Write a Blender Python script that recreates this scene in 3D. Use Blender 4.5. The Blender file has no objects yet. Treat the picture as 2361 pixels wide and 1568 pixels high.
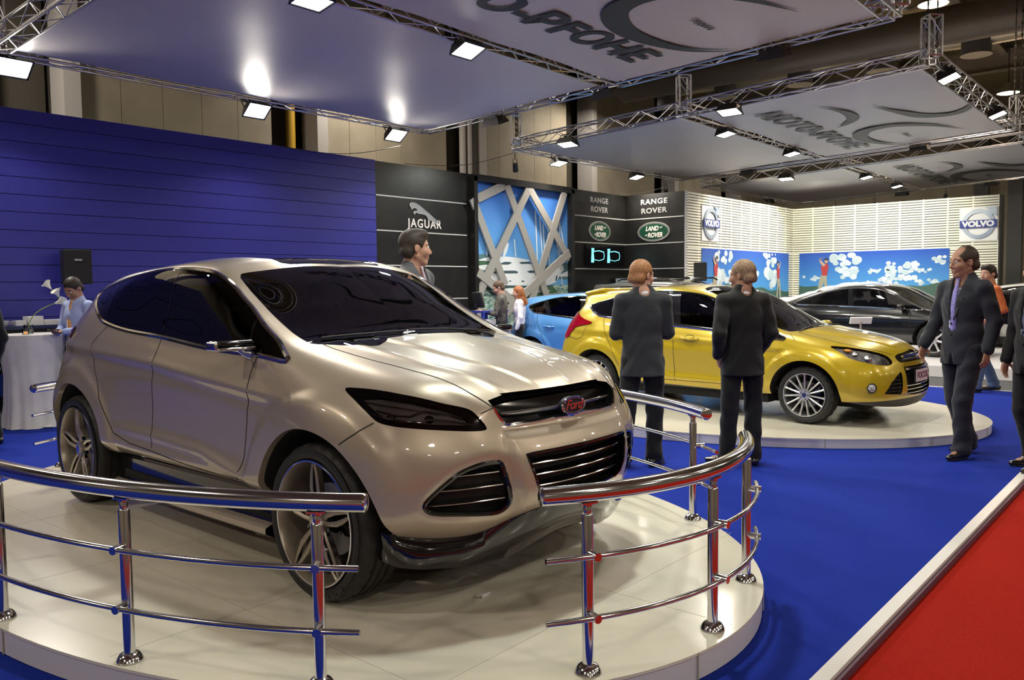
import bpy, bmesh, math, random
import numpy as np
from mathutils import Vector, Matrix
from mathutils.bvhtree import BVHTree

random.seed(7)
S = bpy.context.scene
C = S.collection
PI = math.pi

# ---------------------------------------------------------------- camera
FPX, PITCH, ROLL, YAW = 1905.3, 0.06276, 0.01145, 0.86637
CAMH = 1.6
def cam_axes():
    cy, sy = math.cos(YAW), math.sin(YAW)
    f = np.array([sy * math.cos(PITCH), cy * math.cos(PITCH), -math.sin(PITCH)])
    r = np.array([cy, -sy, 0.0])
    d = np.cross(f, r)
    return r * math.cos(ROLL) + d * math.sin(ROLL), -r * math.sin(ROLL) + d * math.cos(ROLL), f
CR, CD, CF = cam_axes()
cam_data = bpy.data.cameras.new('camera')
cam = bpy.data.objects.new('camera', cam_data)
C.objects.link(cam)
cam.matrix_world = Matrix(((CR[0], -CD[0], -CF[0], 0), (CR[1], -CD[1], -CF[1], 0), (CR[2], -CD[2], -CF[2], CAMH), (0, 0, 0, 1)))
cam_data.sensor_width = 36
cam_data.lens = FPX * 36 / 2361
cam_data.clip_end = 200
S.camera = cam

# ---------------------------------------------------------------- world, exposure
S.view_settings.view_transform = 'Standard'
S.view_settings.look = 'None'
S.view_settings.gamma = 1
S.view_settings.use_curve_mapping = False
S.view_settings.exposure = -0.38
w = bpy.data.worlds.new('world'); S.world = w; w.use_nodes = True
w.node_tree.nodes['Background'].inputs[0].default_value = (0.9, 0.85, 0.8, 1)
w.node_tree.nodes['Background'].inputs[1].default_value = 0.12
S.cycles.use_denoising = True
S.cycles.max_bounces = 8
S.cycles.transparent_max_bounces = 16
S.cycles.sample_clamp_indirect = 6.0
S.cycles.caustics_reflective = False
S.cycles.caustics_refractive = False
# ---------------------------------------------------------------- materials
MATS = {}
def mat(name, col=(0.8, 0.8, 0.8), rough=0.5, metal=0.0, coat=0.0, emit=None, es=1.0, spec=0.5, coat_rough=0.03, aniso=None, sheen=0.0):
    if name in MATS: return MATS[name]
    m = bpy.data.materials.new(name); m.use_nodes = True
    b = m.node_tree.nodes['Principled BSDF']
    b.inputs['Base Color'].default_value = (*col, 1)
    b.inputs['Roughness'].default_value = rough
    b.inputs['Metallic'].default_value = metal
    b.inputs['Coat Weight'].default_value = coat
    b.inputs['Coat Roughness'].default_value = coat_rough
    b.inputs['Specular IOR Level'].default_value = spec
    b.inputs['Sheen Weight'].default_value = sheen
    if emit:
        b.inputs['Emission Color'].default_value = (*emit, 1)
        b.inputs['Emission Strength'].default_value = es
    MATS[name] = m
    return m
def nt(m): return m.node_tree.nodes, m.node_tree.links, m.node_tree.nodes['Principled BSDF']
def add_noise(m, scale, a, b, detail=4, target='Base Color', coord='Object', stretch=(1, 1, 1), bump=0.0, lo=0.35, hi=0.65):
    """vary the base colour (and bump) with a procedural noise"""
    N, L, P = nt(m)
    tc = N.new('ShaderNodeTexCoord'); mp = N.new('ShaderNodeMapping'); mp.inputs['Scale'].default_value = stretch
    L.new(tc.outputs[coord], mp.inputs[0])
    n = N.new('ShaderNodeTexNoise'); n.inputs['Scale'].default_value = scale; n.inputs['Detail'].default_value = detail
    L.new(mp.outputs[0], n.inputs['Vector'])
    r = N.new('ShaderNodeValToRGB'); r.color_ramp.elements[0].position = lo; r.color_ramp.elements[1].position = hi
    r.color_ramp.elements[0].color = (*a, 1); r.color_ramp.elements[1].color = (*b, 1)
    L.new(n.outputs['Fac'], r.inputs[0]); L.new(r.outputs[0], P.inputs[target])
    if bump:
        bp = N.new('ShaderNodeBump'); bp.inputs['Strength'].default_value = bump; bp.inputs['Distance'].default_value = 0.01
        L.new(n.outputs['Fac'], bp.inputs['Height']); L.new(bp.outputs[0], P.inputs['Normal'])
    return m
def glass_mat(name, tint=(0.25, 0.25, 0.3), refl=1.5, rough=0.0):
    """thin window glass: tinted see-through plus mirror reflection by angle"""
    if name in MATS: return MATS[name]
    m = bpy.data.materials.new(name); m.use_nodes = True
    N, L = m.node_tree.nodes, m.node_tree.links
    N.clear()
    o = N.new('ShaderNodeOutputMaterial'); t = N.new('ShaderNodeBsdfTransparent'); g = N.new('ShaderNodeBsdfGlossy')
    f = N.new('ShaderNodeFresnel'); x = N.new('ShaderNodeMixShader')
    t.inputs[0].default_value = (*tint, 1); g.inputs['Roughness'].default_value = rough
    g.inputs['Color'].default_value = (1, 1, 1, 1); f.inputs[0].default_value = refl
    L.new(f.outputs[0], x.inputs[0]); L.new(t.outputs[0], x.inputs[1]); L.new(g.outputs[0], x.inputs[2]); L.new(x.outputs[0], o.inputs[0])
    MATS[name] = m
    return m

# ---------------------------------------------------------------- objects
def props(o, label=None, cat=None, group=None, kind=None):
    if label: o['label'] = label
    if cat: o['category'] = cat
    if group: o['group'] = group
    if kind: o['kind'] = kind
    return o
def thing(name, label, cat, loc=(0, 0, 0), rotz=0.0, group=None, rot=None):
    o = bpy.data.objects.new(name, None); C.objects.link(o)
    o.location = loc; o.rotation_euler = rot if rot else (0, 0, rotz)
    o.empty_display_size = 0.2
    return props(o, label, cat, group)
def mesh(name, V, F, mats, parent=None, smooth=True, fm=None, normals=None, angle=None):
    me = bpy.data.meshes.new(name)
    me.from_pydata([tuple(map(float, v)) for v in V], [], [tuple(map(int, f)) for f in F])
    me.update()
    if not isinstance(mats, (list, tuple)): mats = [mats]
    for m_ in mats: me.materials.append(m_)
    if fm is not None: me.polygons.foreach_set('material_index', np.array(fm, dtype=np.int32))
    if smooth: me.polygons.foreach_set('use_smooth', np.ones(len(F), dtype=bool))
    if normals is not None: me.normals_split_custom_set_from_vertices([tuple(map(float, n)) for n in normals])
    elif smooth and angle: me.set_sharp_from_angle(angle=angle)
    o = bpy.data.objects.new(name, me); C.objects.link(o)
    if parent is not None: o.parent = parent
    return o
class MB:
    """collects simple solids and links them as one mesh"""
    def __init__(s): s.V = []; s.F = []; s.M = []
    def add(s, V, F, mi=0):
        b = len(s.V); s.V.extend([tuple(v) for v in V]); s.F.extend([tuple(i + b for i in f) for f in F]); s.M.extend([mi] * len(F)); return s
    def box(s, c, size, mi=0, rz=0.0, M=None):
        x, y, z = [q / 2 for q in size]
        P = [Vector((a, b, d)) for a in (-x, x) for b in (-y, y) for d in (-z, z)]
        R = M if M else Matrix.Rotation(rz, 3, 'Z')
        P = [R @ p + Vector(c) for p in P]
        return s.add(P, [(0, 1, 3, 2), (4, 6, 7, 5), (0, 4, 5, 1), (2, 3, 7, 6), (0, 2, 6, 4), (1, 5, 7, 3)], mi)
    def bbox(s, lo, hi, mi=0):
        return s.box([(a + b) / 2 for a, b in zip(lo, hi)], [abs(b - a) for a, b in zip(lo, hi)], mi)
    def tube(s, pts, r, n=10, mi=0, caps=True, closed=False):
        pts = [Vector(p) for p in pts]; m = len(pts)
        rs = r if isinstance(r, (list, tuple)) else [r] * m
        b = len(s.V); up = None
        for i, p in enumerate(pts):
            if closed: t = pts[(i + 1) % m] - pts[i - 1]
            else: t = pts[min(i + 1, m - 1)] - pts[max(i - 1, 0)]
            t.normalize()
            if up is None:
                up = Vector((0, 0, 1)) if abs(t.z) < 0.95 else Vector((1, 0, 0))
            sx = t.cross(up); sx.normalize(); up = sx.cross(t); up.normalize()
            for k in range(n):
                a = 2 * PI * k / n
                s.V.append(tuple(p + (sx * math.cos(a) + up * math.sin(a)) * rs[i]))
        for i in range(m if closed else m - 1):
            j = (i + 1) % m
            for k in range(n):
                l = (k + 1) % n
                s.F.append((b + i * n + k, b + i * n + l, b + j * n + l, b + j * n + k)); s.M.append(mi)
        if caps and not closed:
            s.F.append(tuple(b + k for k in range(n))[::-1]); s.M.append(mi)
            s.F.append(tuple(b + (m - 1) * n + k for k in range(n))); s.M.append(mi)
        return s
    def cyl(s, a, b, r, n=16, mi=0, r2=None): return s.tube([a, b], [r, r if r2 is None else r2], n, mi)
    def lathe(s, prof, n=24, mi=0, o=(0, 0, 0), M=None):
        """prof: (r, z) pairs turned about z"""
        b = len(s.V); R = M if M else Matrix.Identity(3)
        for r, z in prof:
            for k in range(n):
                a = 2 * PI * k / n
                s.V.append(tuple(R @ Vector((r * math.cos(a), r * math.sin(a), z)) + Vector(o)))
        for i in range(len(prof) - 1):
            for k in range(n):
                l = (k + 1) % n
                s.F.append((b + i * n + k, b + i * n + l, b + (i + 1) * n + l, b + (i + 1) * n + k)); s.M.append(mi)
        return s
    def prism(s, poly, z0, z1, mi=0, M=None, o=(0, 0, 0)):
        """poly: (x, y) outline pushed from z0 to z1"""
        n = len(poly); R = M if M else Matrix.Identity(3); b = len(s.V)
        for z in (z0, z1):
            for x, y in poly: s.V.append(tuple(R @ Vector((x, y, z)) + Vector(o)))
        s.F.append(tuple(b + i for i in range(n))[::-1]); s.M.append(mi)
        s.F.append(tuple(b + n + i for i in range(n))); s.M.append(mi)
        for i in range(n):
            j = (i + 1) % n
            s.F.append((b + i, b + j, b + n + j, b + n + i)); s.M.append(mi)
        return s
    def ellipsoid(s, c, r, n=16, m=10, mi=0, M=None):
        R = M if M else Matrix.Identity(3); b = len(s.V)
        for i in range(m + 1):
            t = PI * i / m
            for k in range(n):
                a = 2 * PI * k / n
                s.V.append(tuple(R @ Vector((r[0] * math.sin(t) * math.cos(a), r[1] * math.sin(t) * math.sin(a), r[2] * math.cos(t))) + Vector(c)))
        for i in range(m):
            for k in range(n):
                l = (k + 1) % n
                s.F.append((b + i * n + k, b + (i + 1) * n + k, b + (i + 1) * n + l, b + i * n + l)); s.M.append(mi)
        return s
    def obj(s, name, mats, parent=None, smooth=True, angle=math.radians(40), bevel=0.0, sub=0):
        o = mesh(name, s.V, s.F, mats, parent, smooth, s.M, None, angle)
        if bevel:
            m_ = o.modifiers.new('bevel', 'BEVEL'); m_.width = bevel; m_.segments = 2; m_.limit_method = 'ANGLE'; m_.angle_limit = math.radians(40)
        if sub:
            m_ = o.modifiers.new('sub', 'SUBSURF'); m_.levels = sub; m_.render_levels = sub
        return o
    def pieces(s, name, mats, parent=None, **kw):
        """one object for each connected piece"""
        par = list(range(len(s.V)))
        def find(i):
            while par[i] != i: par[i] = par[par[i]]; i = par[i]
            return i
        for f in s.F:
            r = find(f[0])
            for i in f[1:]: par[find(i)] = r
        grp = {}
        for f, m in zip(s.F, s.M): grp.setdefault(find(f[0]), []).append((f, m))
        out = []
        for fs in grp.values():
            b = MB(); mp = {}
            for f, m in fs:
                nf = []
                for i in f:
                    if i not in mp: mp[i] = len(b.V); b.V.append(s.V[i])
                    nf.append(mp[i])
                b.F.append(tuple(nf)); b.M.append(m)
            out.append(b.obj(name, mats, parent, **kw))
        return out
def copy_thing(src, loc=None, rotz=None, label=None, group=None, rot=None):
    """copy a thing with its parts and sub-parts"""
    r = src.copy(); C.objects.link(r)
    if loc is not None: r.location = loc
    if rotz is not None: r.rotation_euler = (0, 0, rotz)
    if rot is not None: r.rotation_euler = rot
    if label: r['label'] = label
    if group: r['group'] = group
    for ch in list(src.children):
        c = ch.copy(); C.objects.link(c); c.parent = r
        for g in list(ch.children):
            d = g.copy(); C.objects.link(d); d.parent = c
    return r
def text_shape(txt, size=1.0, extrude=0.002, bold=0.0, shear=0.0, spacing=1.0, align='CENTER'):
    """letter shapes as plain vertices and faces, in the xy plane"""
    cu = bpy.data.curves.new('letters', 'FONT'); cu.body = txt; cu.size = size; cu.extrude = extrude
    cu.offset = bold; cu.shear = shear; cu.space_character = spacing; cu.align_x = align; cu.align_y = 'CENTER'; cu.resolution_u = 6
    o = bpy.data.objects.new('letters', cu); C.objects.link(o)
    dg = bpy.context.evaluated_depsgraph_get(); dg.update()
    me = o.evaluated_get(dg).to_mesh()
    V = np.array([tuple(v.co) for v in me.vertices]); F = [tuple(p.vertices) for p in me.polygons]
    o.evaluated_get(dg).to_mesh_clear()
    bpy.data.objects.remove(o); bpy.data.curves.remove(cu)
    return V, F
def frame_M(origin, ex, ey):
    ex = Vector(ex).normalized(); ey = Vector(ey).normalized(); ez = ex.cross(ey)
    return Matrix(((ex.x, ey.x, ez.x, origin[0]), (ex.y, ey.y, ez.y, origin[1]), (ex.z, ey.z, ez.z, origin[2]), (0, 0, 0, 1)))

# ---------------------------------------------------------------- smooth surface tools (car bodies)
def akima(t, Y, q):
    """C1 interpolation of rows Y (k, ...) given at t, evaluated at q"""
    t = np.asarray(t, float); Y = np.asarray(Y, float); q = np.asarray(q, float)
    sh = Y.shape[1:]; Y = Y.reshape(len(t), -1)
    d = (Y[1:] - Y[:-1]) / (t[1:] - t[:-1])[:, None]
    D = np.vstack([3 * d[0:1] - 2 * d[1:2] if len(d) > 1 else d[0:1], 2 * d[0:1] - d[1:2] if len(d) > 1 else d[0:1], d,
                   2 * d[-1:] - d[-2:-1] if len(d) > 1 else d[-1:], 3 * d[-1:] - 2 * d[-2:-1] if len(d) > 1 else d[-1:]])
    w1 = np.abs(D[3:] - D[2:-1]) + np.abs(D[3:] + D[2:-1]) * 0.5 + 1e-9
    w0 = np.abs(D[1:-2] - D[:-3]) + np.abs(D[1:-2] + D[:-3]) * 0.5 + 1e-9
    m = (w1 * D[1:-2] + w0 * D[2:-1]) / (w1 + w0)
    i = np.clip(np.searchsorted(t, q, side='right') - 1, 0, len(t) - 2)
    h = (t[i + 1] - t[i])[:, None]; s = ((q - t[i])[:, None]) / h
    a, b, ma, mb = Y[i], Y[i + 1], m[i], m[i + 1]
    r = (2 * s**3 - 3 * s**2 + 1) * a + (s**3 - 2 * s**2 + s) * h * ma + (-2 * s**3 + 3 * s**2) * b + (s**3 - s**2) * h * mb
    return r.reshape((len(q),) + sh)
def resample_axis(G, axis, step, keep=None):
    """G (m, n, 3) control net -> dense along axis; average chord length sets the parameter"""
    A = np.moveaxis(G, axis, 0)
    L = np.linalg.norm(A[1:] - A[:-1], axis=2).mean(axis=1); t = np.concatenate([[0], np.cumsum(np.maximum(L, 1e-4))])
    q = []
    for i in range(len(L)):
        n = max(1, int(round(L[i] / step))); q += list(t[i] + (t[i + 1] - t[i]) * np.arange(n) / n)
    q.append(t[-1])
    marks = [int(np.argmin(np.abs(np.array(q) - v))) for v in t]
    return np.moveaxis(akima(t, A, np.array(q)), 0, axis), marks
def fair(G, it, axis):
    A = np.moveaxis(G, axis, 0).copy()
    for _ in range(it):
        A[1:-1] = 0.25 * A[:-2] + 0.5 * A[1:-1] + 0.25 * A[2:]
    return np.moveaxis(A, 0, axis)
class Surf:
    def __init__(s, V, N, F): s.V, s.N, s.F = np.asarray(V, float), np.asarray(N, float), np.asarray(F, int)
    @staticmethod
    def grid(G, flip=False, att=None):
        m, n = G.shape[:2]
        du = np.gradient(G, axis=1); dv = np.gradient(G, axis=0)
        N = np.cross(du, dv); N /= np.maximum(np.linalg.norm(N, axis=2, keepdims=True), 1e-9)
        if flip: N = -N
        idx = np.arange(m * n).reshape(m, n)
        a, b, c, d = idx[:-1, :-1].ravel(), idx[:-1, 1:].ravel(), idx[1:, 1:].ravel(), idx[1:, :-1].ravel()
        F = np.vstack([np.c_[a, b, c], np.c_[a, c, d]])
        if flip: F = F[:, ::-1]
        V = G.reshape(-1, 3)
        if att is not None: V = np.hstack([V, att.reshape(m * n, -1)])
        return Surf(V, N.reshape(-1, 3), F)
    def join(s, o): return Surf(np.vstack([s.V, o.V]), np.vstack([s.N, o.N]), np.vstack([s.F, o.F + len(s.V)]))
    def compact(s):
        u, inv = np.unique(s.F.ravel(), return_inverse=True)
        return Surf(s.V[u], s.N[u], inv.reshape(-1, 3))
    def cut(s, f):
        """f: signed value per vertex (negative = inside). returns (inside, outside)"""
        V, N, F = s.V, s.N, s.F
        f = np.where(np.abs(f) < 1e-5, 1e-5, f)
        neg = f[F] < 0; k = neg.sum(1)
        IN = [F[k == 3]]; OUT = [F[k == 0]]
        NV = []; NN = []; cache = {}; base = len(V)
        def cross(i, j):
            key = (i, j) if i < j else (j, i)
            if key not in cache:
                a, b = key; t = f[a] / (f[a] - f[b]); cache[key] = base + len(NV)
                NV.append(V[a] * (1 - t) + V[b] * t); n = N[a] * (1 - t) + N[b] * t; NN.append(n / max(np.linalg.norm(n), 1e-9))
            return cache[key]
        ti, to = [], []
        for tri, ng in zip(F[(k == 1) | (k == 2)], neg[(k == 1) | (k == 2)]):
            one = ng if ng.sum() == 1 else ~ng
            j = int(np.argmax(one)); a, b, c = tri[j], tri[(j + 1) % 3], tri[(j + 2) % 3]
            p, q = cross(a, b), cross(a, c)
            A = [(a, p, q)]; B = [(p, b, c), (p, c, q)]
            if ng.sum() == 1: ti += A; to += B
            else: ti += B; to += A
        V2 = np.vstack([V] + ([np.array(NV)] if NV else [])); N2 = np.vstack([N] + ([np.array(NN)] if NN else []))
        if ti: IN.append(np.array(ti))
        if to: OUT.append(np.array(to))
        return Surf(V2, N2, np.vstack(IN)).compact(), Surf(V2, N2, np.vstack(OUT)).compact()
    def mirrored(s):
        m = np.array([1, -1, 1])
        V = s.V.copy(); V[:, :3] *= m
        return Surf(V, s.N * m, s.F[:, ::-1])
    def both(s): return s.join(s.mirrored())
    def moved(s, v): V = s.V.copy(); V[:, :3] += np.array(v); return Surf(V, s.N, s.F)
    def obj(s, name, m_, parent, off=0.0):
        return mesh(name, s.V[:, :3] + s.N * off, s.F, m_, parent, True, None, s.N)
def poly_sd(P, poly):
    """signed distance of points P (n,2) to a closed outline (negative inside)"""
    P = np.asarray(P, float); poly = np.asarray(poly, float)
    a = poly; b = np.roll(poly, -1, axis=0)
    best = np.full(len(P), 1e9); inside = np.zeros(len(P), bool)
    for p, q in zip(a, b):
        e = q - p; L = (e * e).sum() + 1e-12
        t = np.clip(((P - p) @ e) / L, 0, 1); d = np.linalg.norm(P - p - t[:, None] * e, axis=1); best = np.minimum(best, d)
        c = ((p[1] > P[:, 1]) != (q[1] > P[:, 1])); xx = p[0] + (P[:, 1] - p[1]) * (q[0] - p[0]) / (q[1] - p[1] if abs(q[1] - p[1]) > 1e-12 else 1e-12)
        inside ^= c & (P[:, 0] < xx)
    return np.where(inside, -best, best)
def smooth_poly(pts, n=6, closed=True):
    """round an outline by Catmull-Rom"""
    P = [np.array(p, float) for p in pts]; m = len(P); out = []
    for i in range(m if closed else m - 1):
        p0, p1, p2, p3 = (P[(i - 1) % m], P[i], P[(i + 1) % m], P[(i + 2) % m]) if closed else (P[max(i - 1, 0)], P[i], P[i + 1], P[min(i + 2, m - 1)])
        for k in range(n):
            t = k / n
            out.append(0.5 * (2 * p1 + (p2 - p0) * t + (2 * p0 - 5 * p1 + 4 * p2 - p3) * t * t + (3 * p1 - p0 - 3 * p2 + p3) * t**3))
    if not closed: out.append(P[-1])
    return out

def body_grid(rows_main, wrap_f, wrap_r, step=0.02, smooth=6, disp=None):
    """rows_main: list of stations rear -> front, each a list of (x, y, z) bottom -> roof centre.
    wrap_f: extra stations in front (rows 0..n_wrap only), wrap_r: extra stations behind (rows 0..n_wrap_r)."""
    M = np.array(rows_main, float).transpose(1, 0, 2)            # (rows, stations, 3)
    R, K = M.shape[:2]
    Wf = np.array(wrap_f, float).transpose(1, 0, 2); Wr = np.array(wrap_r, float).transpose(1, 0, 2)
    nf, nr = Wf.shape[0], Wr.shape[0]
    nmin = min(nf, nr)
    full = np.concatenate([Wr[:nmin], M[:nmin], Wf[:nmin]], axis=1)
    L = np.linalg.norm(full[:, 1:] - full[:, :-1], axis=2).mean(0); t = np.concatenate([[0], np.cumsum(L)])
    q = []; sidx = []
    for i in range(len(L)):
        n = max(1, int(round(L[i] / step)))
        q += list(t[i] + (t[i + 1] - t[i]) * np.arange(n) / n); sidx += list(i + np.arange(n) / n)
    q.append(t[-1]); sidx.append(len(L)); q = np.array(q); sidx = np.array(sidx) - Wr.shape[1]
    a, b = Wr.shape[1], Wr.shape[1] + K - 1
    mr = (q <= t[a] + 1e-9); mm = (q >= t[a] - 1e-9) & (q <= t[b] + 1e-9); mf = q >= t[b] - 1e-9
    cols_r, cols_m, cols_f = [], [], []
    for r in range(R):
        pts = [M[r]]; lo, hi = a, b + 1
        if r < nr: pts.insert(0, Wr[r]); lo = 0
        if r < nf: pts.append(Wf[r]); hi = len(t)
        P = np.concatenate(pts); tt = t[lo:hi]
        cols_m.append(akima(tt, P, q[mm]))
        if r < nr: cols_r.append(akima(tt, P, q[mr]))
        if r < nf: cols_f.append(akima(tt, P, q[mf]))
    A, Bf, Br = np.array(cols_m), np.array(cols_f), np.array(cols_r)
    Lr = np.linalg.norm(M[1:] - M[:-1], axis=2).mean(1); tr = np.concatenate([[0], np.cumsum(Lr)])
    cnt = [max(1, int(round(l / step))) for l in Lr]
    def vert(X):
        k = X.shape[0]; qq = []; ri = []
        for i in range(k - 1): qq += list(tr[i] + (tr[i + 1] - tr[i]) * np.arange(cnt[i]) / cnt[i]); ri += list(i + np.arange(cnt[i]) / cnt[i])
        qq.append(tr[k - 1]); ri.append(k - 1)
        return akima(tr[:k], X, np.array(qq)), np.array(ri)
    Ad, ra = vert(A); Fd, rf = vert(Bf); Rd, rr = vert(Br)
    # fair the whole lower belt together, then the main grid
    kmin = min(len(rf), len(rr))
    belt = np.concatenate([Rd[:kmin, :-1], Ad[:kmin], Fd[:kmin, 1:]], axis=1)
    for ax in (0, 1): belt = fair(belt, smooth, ax)
    A2 = Ad.copy()
    for ax in (0, 1): A2 = fair(A2, smooth, ax)
    c0 = Rd.shape[1] - 1; c1 = c0 + Ad.shape[1]
    wgt = np.clip((kmin - 1 - np.arange(kmin)) / max(1, kmin // 4), 0, 1)[:, None, None]
    A2[:kmin] = A2[:kmin] * (1 - wgt) + belt[:, c0:c1] * wgt
    F2 = Fd.copy(); F2[:kmin] = belt[:, c1 - 1:]
    if len(rf) > kmin:
        F2[kmin:] = Fd[kmin:]
    R2 = Rd.copy(); R2[:kmin] = belt[:, :c0 + 1]
    F2[:, 0] = A2[:len(rf), -1]; R2[:, -1] = A2[:len(rr), 0]
    if disp: A2, F2, R2 = disp(A2), disp(F2), disp(R2)
    def att(ri, si): return np.dstack(np.meshgrid(ri, si, indexing='ij'))
    sm = Surf.grid(A2, True, att=att(ra, sidx[mm])); sf = Surf.grid(F2, True, att=att(rf, sidx[mf])); sr = Surf.grid(R2, True, att=att(rr, sidx[mr]))
    return sm, sf, sr

class Shell:
    """one half (y > 0) of a car body with tools to lay outlines and lines on it"""
    def __init__(s, surf):
        s.s = surf
        s.T = BVHTree.FromPolygons([tuple(v) for v in surf.V[:, :3]], [tuple(map(int, f)) for f in surf.F])
        s.full = surf
    def side(s, x, z):
        h = s.T.ray_cast(Vector((x, 3, z)), Vector((0, -1, 0)))
        if h[0] is None: h = s.T.find_nearest(Vector((x, 0.9, z)))
        return s.near(h[0])
    def front(s, y, z):
        h = s.T.ray_cast(Vector((3, y, z)), Vector((-1, 0, 0)))
        if h[0] is None: h = s.T.find_nearest(Vector((0.8, y, z)))
        return s.near(h[0])
    def back(s, y, z):
        h = s.T.ray_cast(Vector((-9, y, z)), Vector((1, 0, 0)))
        if h[0] is None: h = s.T.find_nearest(Vector((-3.5, y, z)))
        return s.near(h[0])
    def top(s, x, y):
        h = s.T.ray_cast(Vector((x, y, 4)), Vector((0, 0, -1)))
        if h[0] is None: h = s.T.find_nearest(Vector((x, y, 1.5)))
        return s.near(h[0])
    def near(s, p):
        l, n, i, d = s.T.find_nearest(Vector(p))
        f = s.full.F[i]; V = s.full.V[f][:, :3]; N = s.full.N[f]
        w = 1 / (np.linalg.norm(V - np.array(l), axis=1) + 1e-4); nn = (N * w[:, None]).sum(0); nn /= np.linalg.norm(nn)
        return np.array(l), nn
    def path(s, pts, step=0.02, closed=False):
        """pts: (loc, normal) pairs or points -> dense points on the shell"""
        P = [np.array(p[0] if isinstance(p, tuple) and len(p) == 2 else p, float) for p in pts]
        if closed: P.append(P[0])
        out = []
        for a, b in zip(P[:-1], P[1:]):
            n = max(1, int(np.linalg.norm(b - a) / step))
            for k in range(n): out.append(s.near(a + (b - a) * k / n))
        if not closed: out.append(s.near(P[-1]))
        return out
def strip(path, width, off=0.001, closed=False, mirror=True, h=0.0):
    """flat (or slightly domed, h) band following a path of (loc, normal)"""
    V, F = [], []; n = len(path); L = [p[0] for p in path]
    for sgn in ((1, -1) if mirror else (1,)):
        b = len(V)
        for i in range(n):
            t = (L[(i + 1) % n] - L[i - 1]) if closed else (L[min(i + 1, n - 1)] - L[max(i - 1, 0)])
            t = t / max(np.linalg.norm(t), 1e-9); nn = path[i][1]; sd = np.cross(nn, t); sd /= max(np.linalg.norm(sd), 1e-9)
            for k, hh in ((-1, 0), (0, h), (1, 0)):
                p = L[i] + sd * k * width / 2 + nn * (off + hh)
                V.append((p[0], p[1] * sgn, p[2]))
        for i in range(n if closed else n - 1):
            j = (i + 1) % n
            for k in (0, 1):
                f = (b + i * 3 + k, b + i * 3 + k + 1, b + j * 3 + k + 1, b + j * 3 + k)
                F.append(f if sgn > 0 else f[::-1])
    return V, F
def add_strip(mb, path, width, off=0.001, closed=False, mirror=True, h=0.0, mi=0):
    V, F = strip(path, width, off, closed, mirror, h); mb.add(V, F, mi)
def rim_wall(mb, path, vec, closed=True, mirror=True, mi=0):
    """wall going from an outline inwards along vec (the depth of an opening)"""
    n = len(path)
    for sgn in ((1, -1) if mirror else (1,)):
        V = []
        for l, nn in path:
            v = np.array(vec(l, nn) if callable(vec) else vec, float)
            for q in (l, l + v): V.append((q[0], q[1] * sgn, q[2]))
        F = []
        for i in range(n if closed else n - 1):
            j = (i + 1) % n
            F.append((2 * i, 2 * j, 2 * j + 1, 2 * i + 1))
        mb.add(V, F, mi)
def sgn_where(V, sd, cond):
    return np.where(cond, sd, 1.0)
def wheel_spin(o, side):
    o.rotation_euler = (0, 0, 0 if side > 0 else PI)
# ---------------------------------------------------------------- parts shared by the cars
M_RUB = mat('tyre rubber', (0.018, 0.018, 0.018), 0.55, spec=0.4)
M_BLK = mat('gloss black plastic', (0.006, 0.006, 0.007), 0.12, coat=0.6)
M_MBK = mat('matt black plastic', (0.02, 0.02, 0.02), 0.5)
M_DRK = mat('dark wheel housing', (0.006, 0.006, 0.006), 0.9)
M_CHR = mat('chrome', (0.82, 0.82, 0.84), 0.08, metal=1.0)
M_SIL = mat('silver alloy', (0.62, 0.62, 0.64), 0.28, metal=0.8, coat=0.5)
M_GAP = mat('panel gap shadow rubber', (0.015, 0.012, 0.01), 0.8)
M_GLS = glass_mat('tinted car glass', (0.11, 0.10, 0.115), 1.5)
M_GLK = glass_mat('dark car glass', (0.05, 0.05, 0.06), 1.5)
M_CARG = glass_mat('light tinted windshield', (.22, .22, .20), 1.5)
M_CLR = glass_mat('clear lamp glass', (0.8, 0.8, 0.82), 1.45)
M_RED = mat('red lamp lens', (0.30, 0.002, 0.004), 0.06, coat=1.0)
M_INT = mat('dark grey upholstery', (0.035, 0.034, 0.036), 0.7)
M_IN2 = mat('black cabin trim', (0.012, 0.012, 0.013), 0.6)
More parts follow.
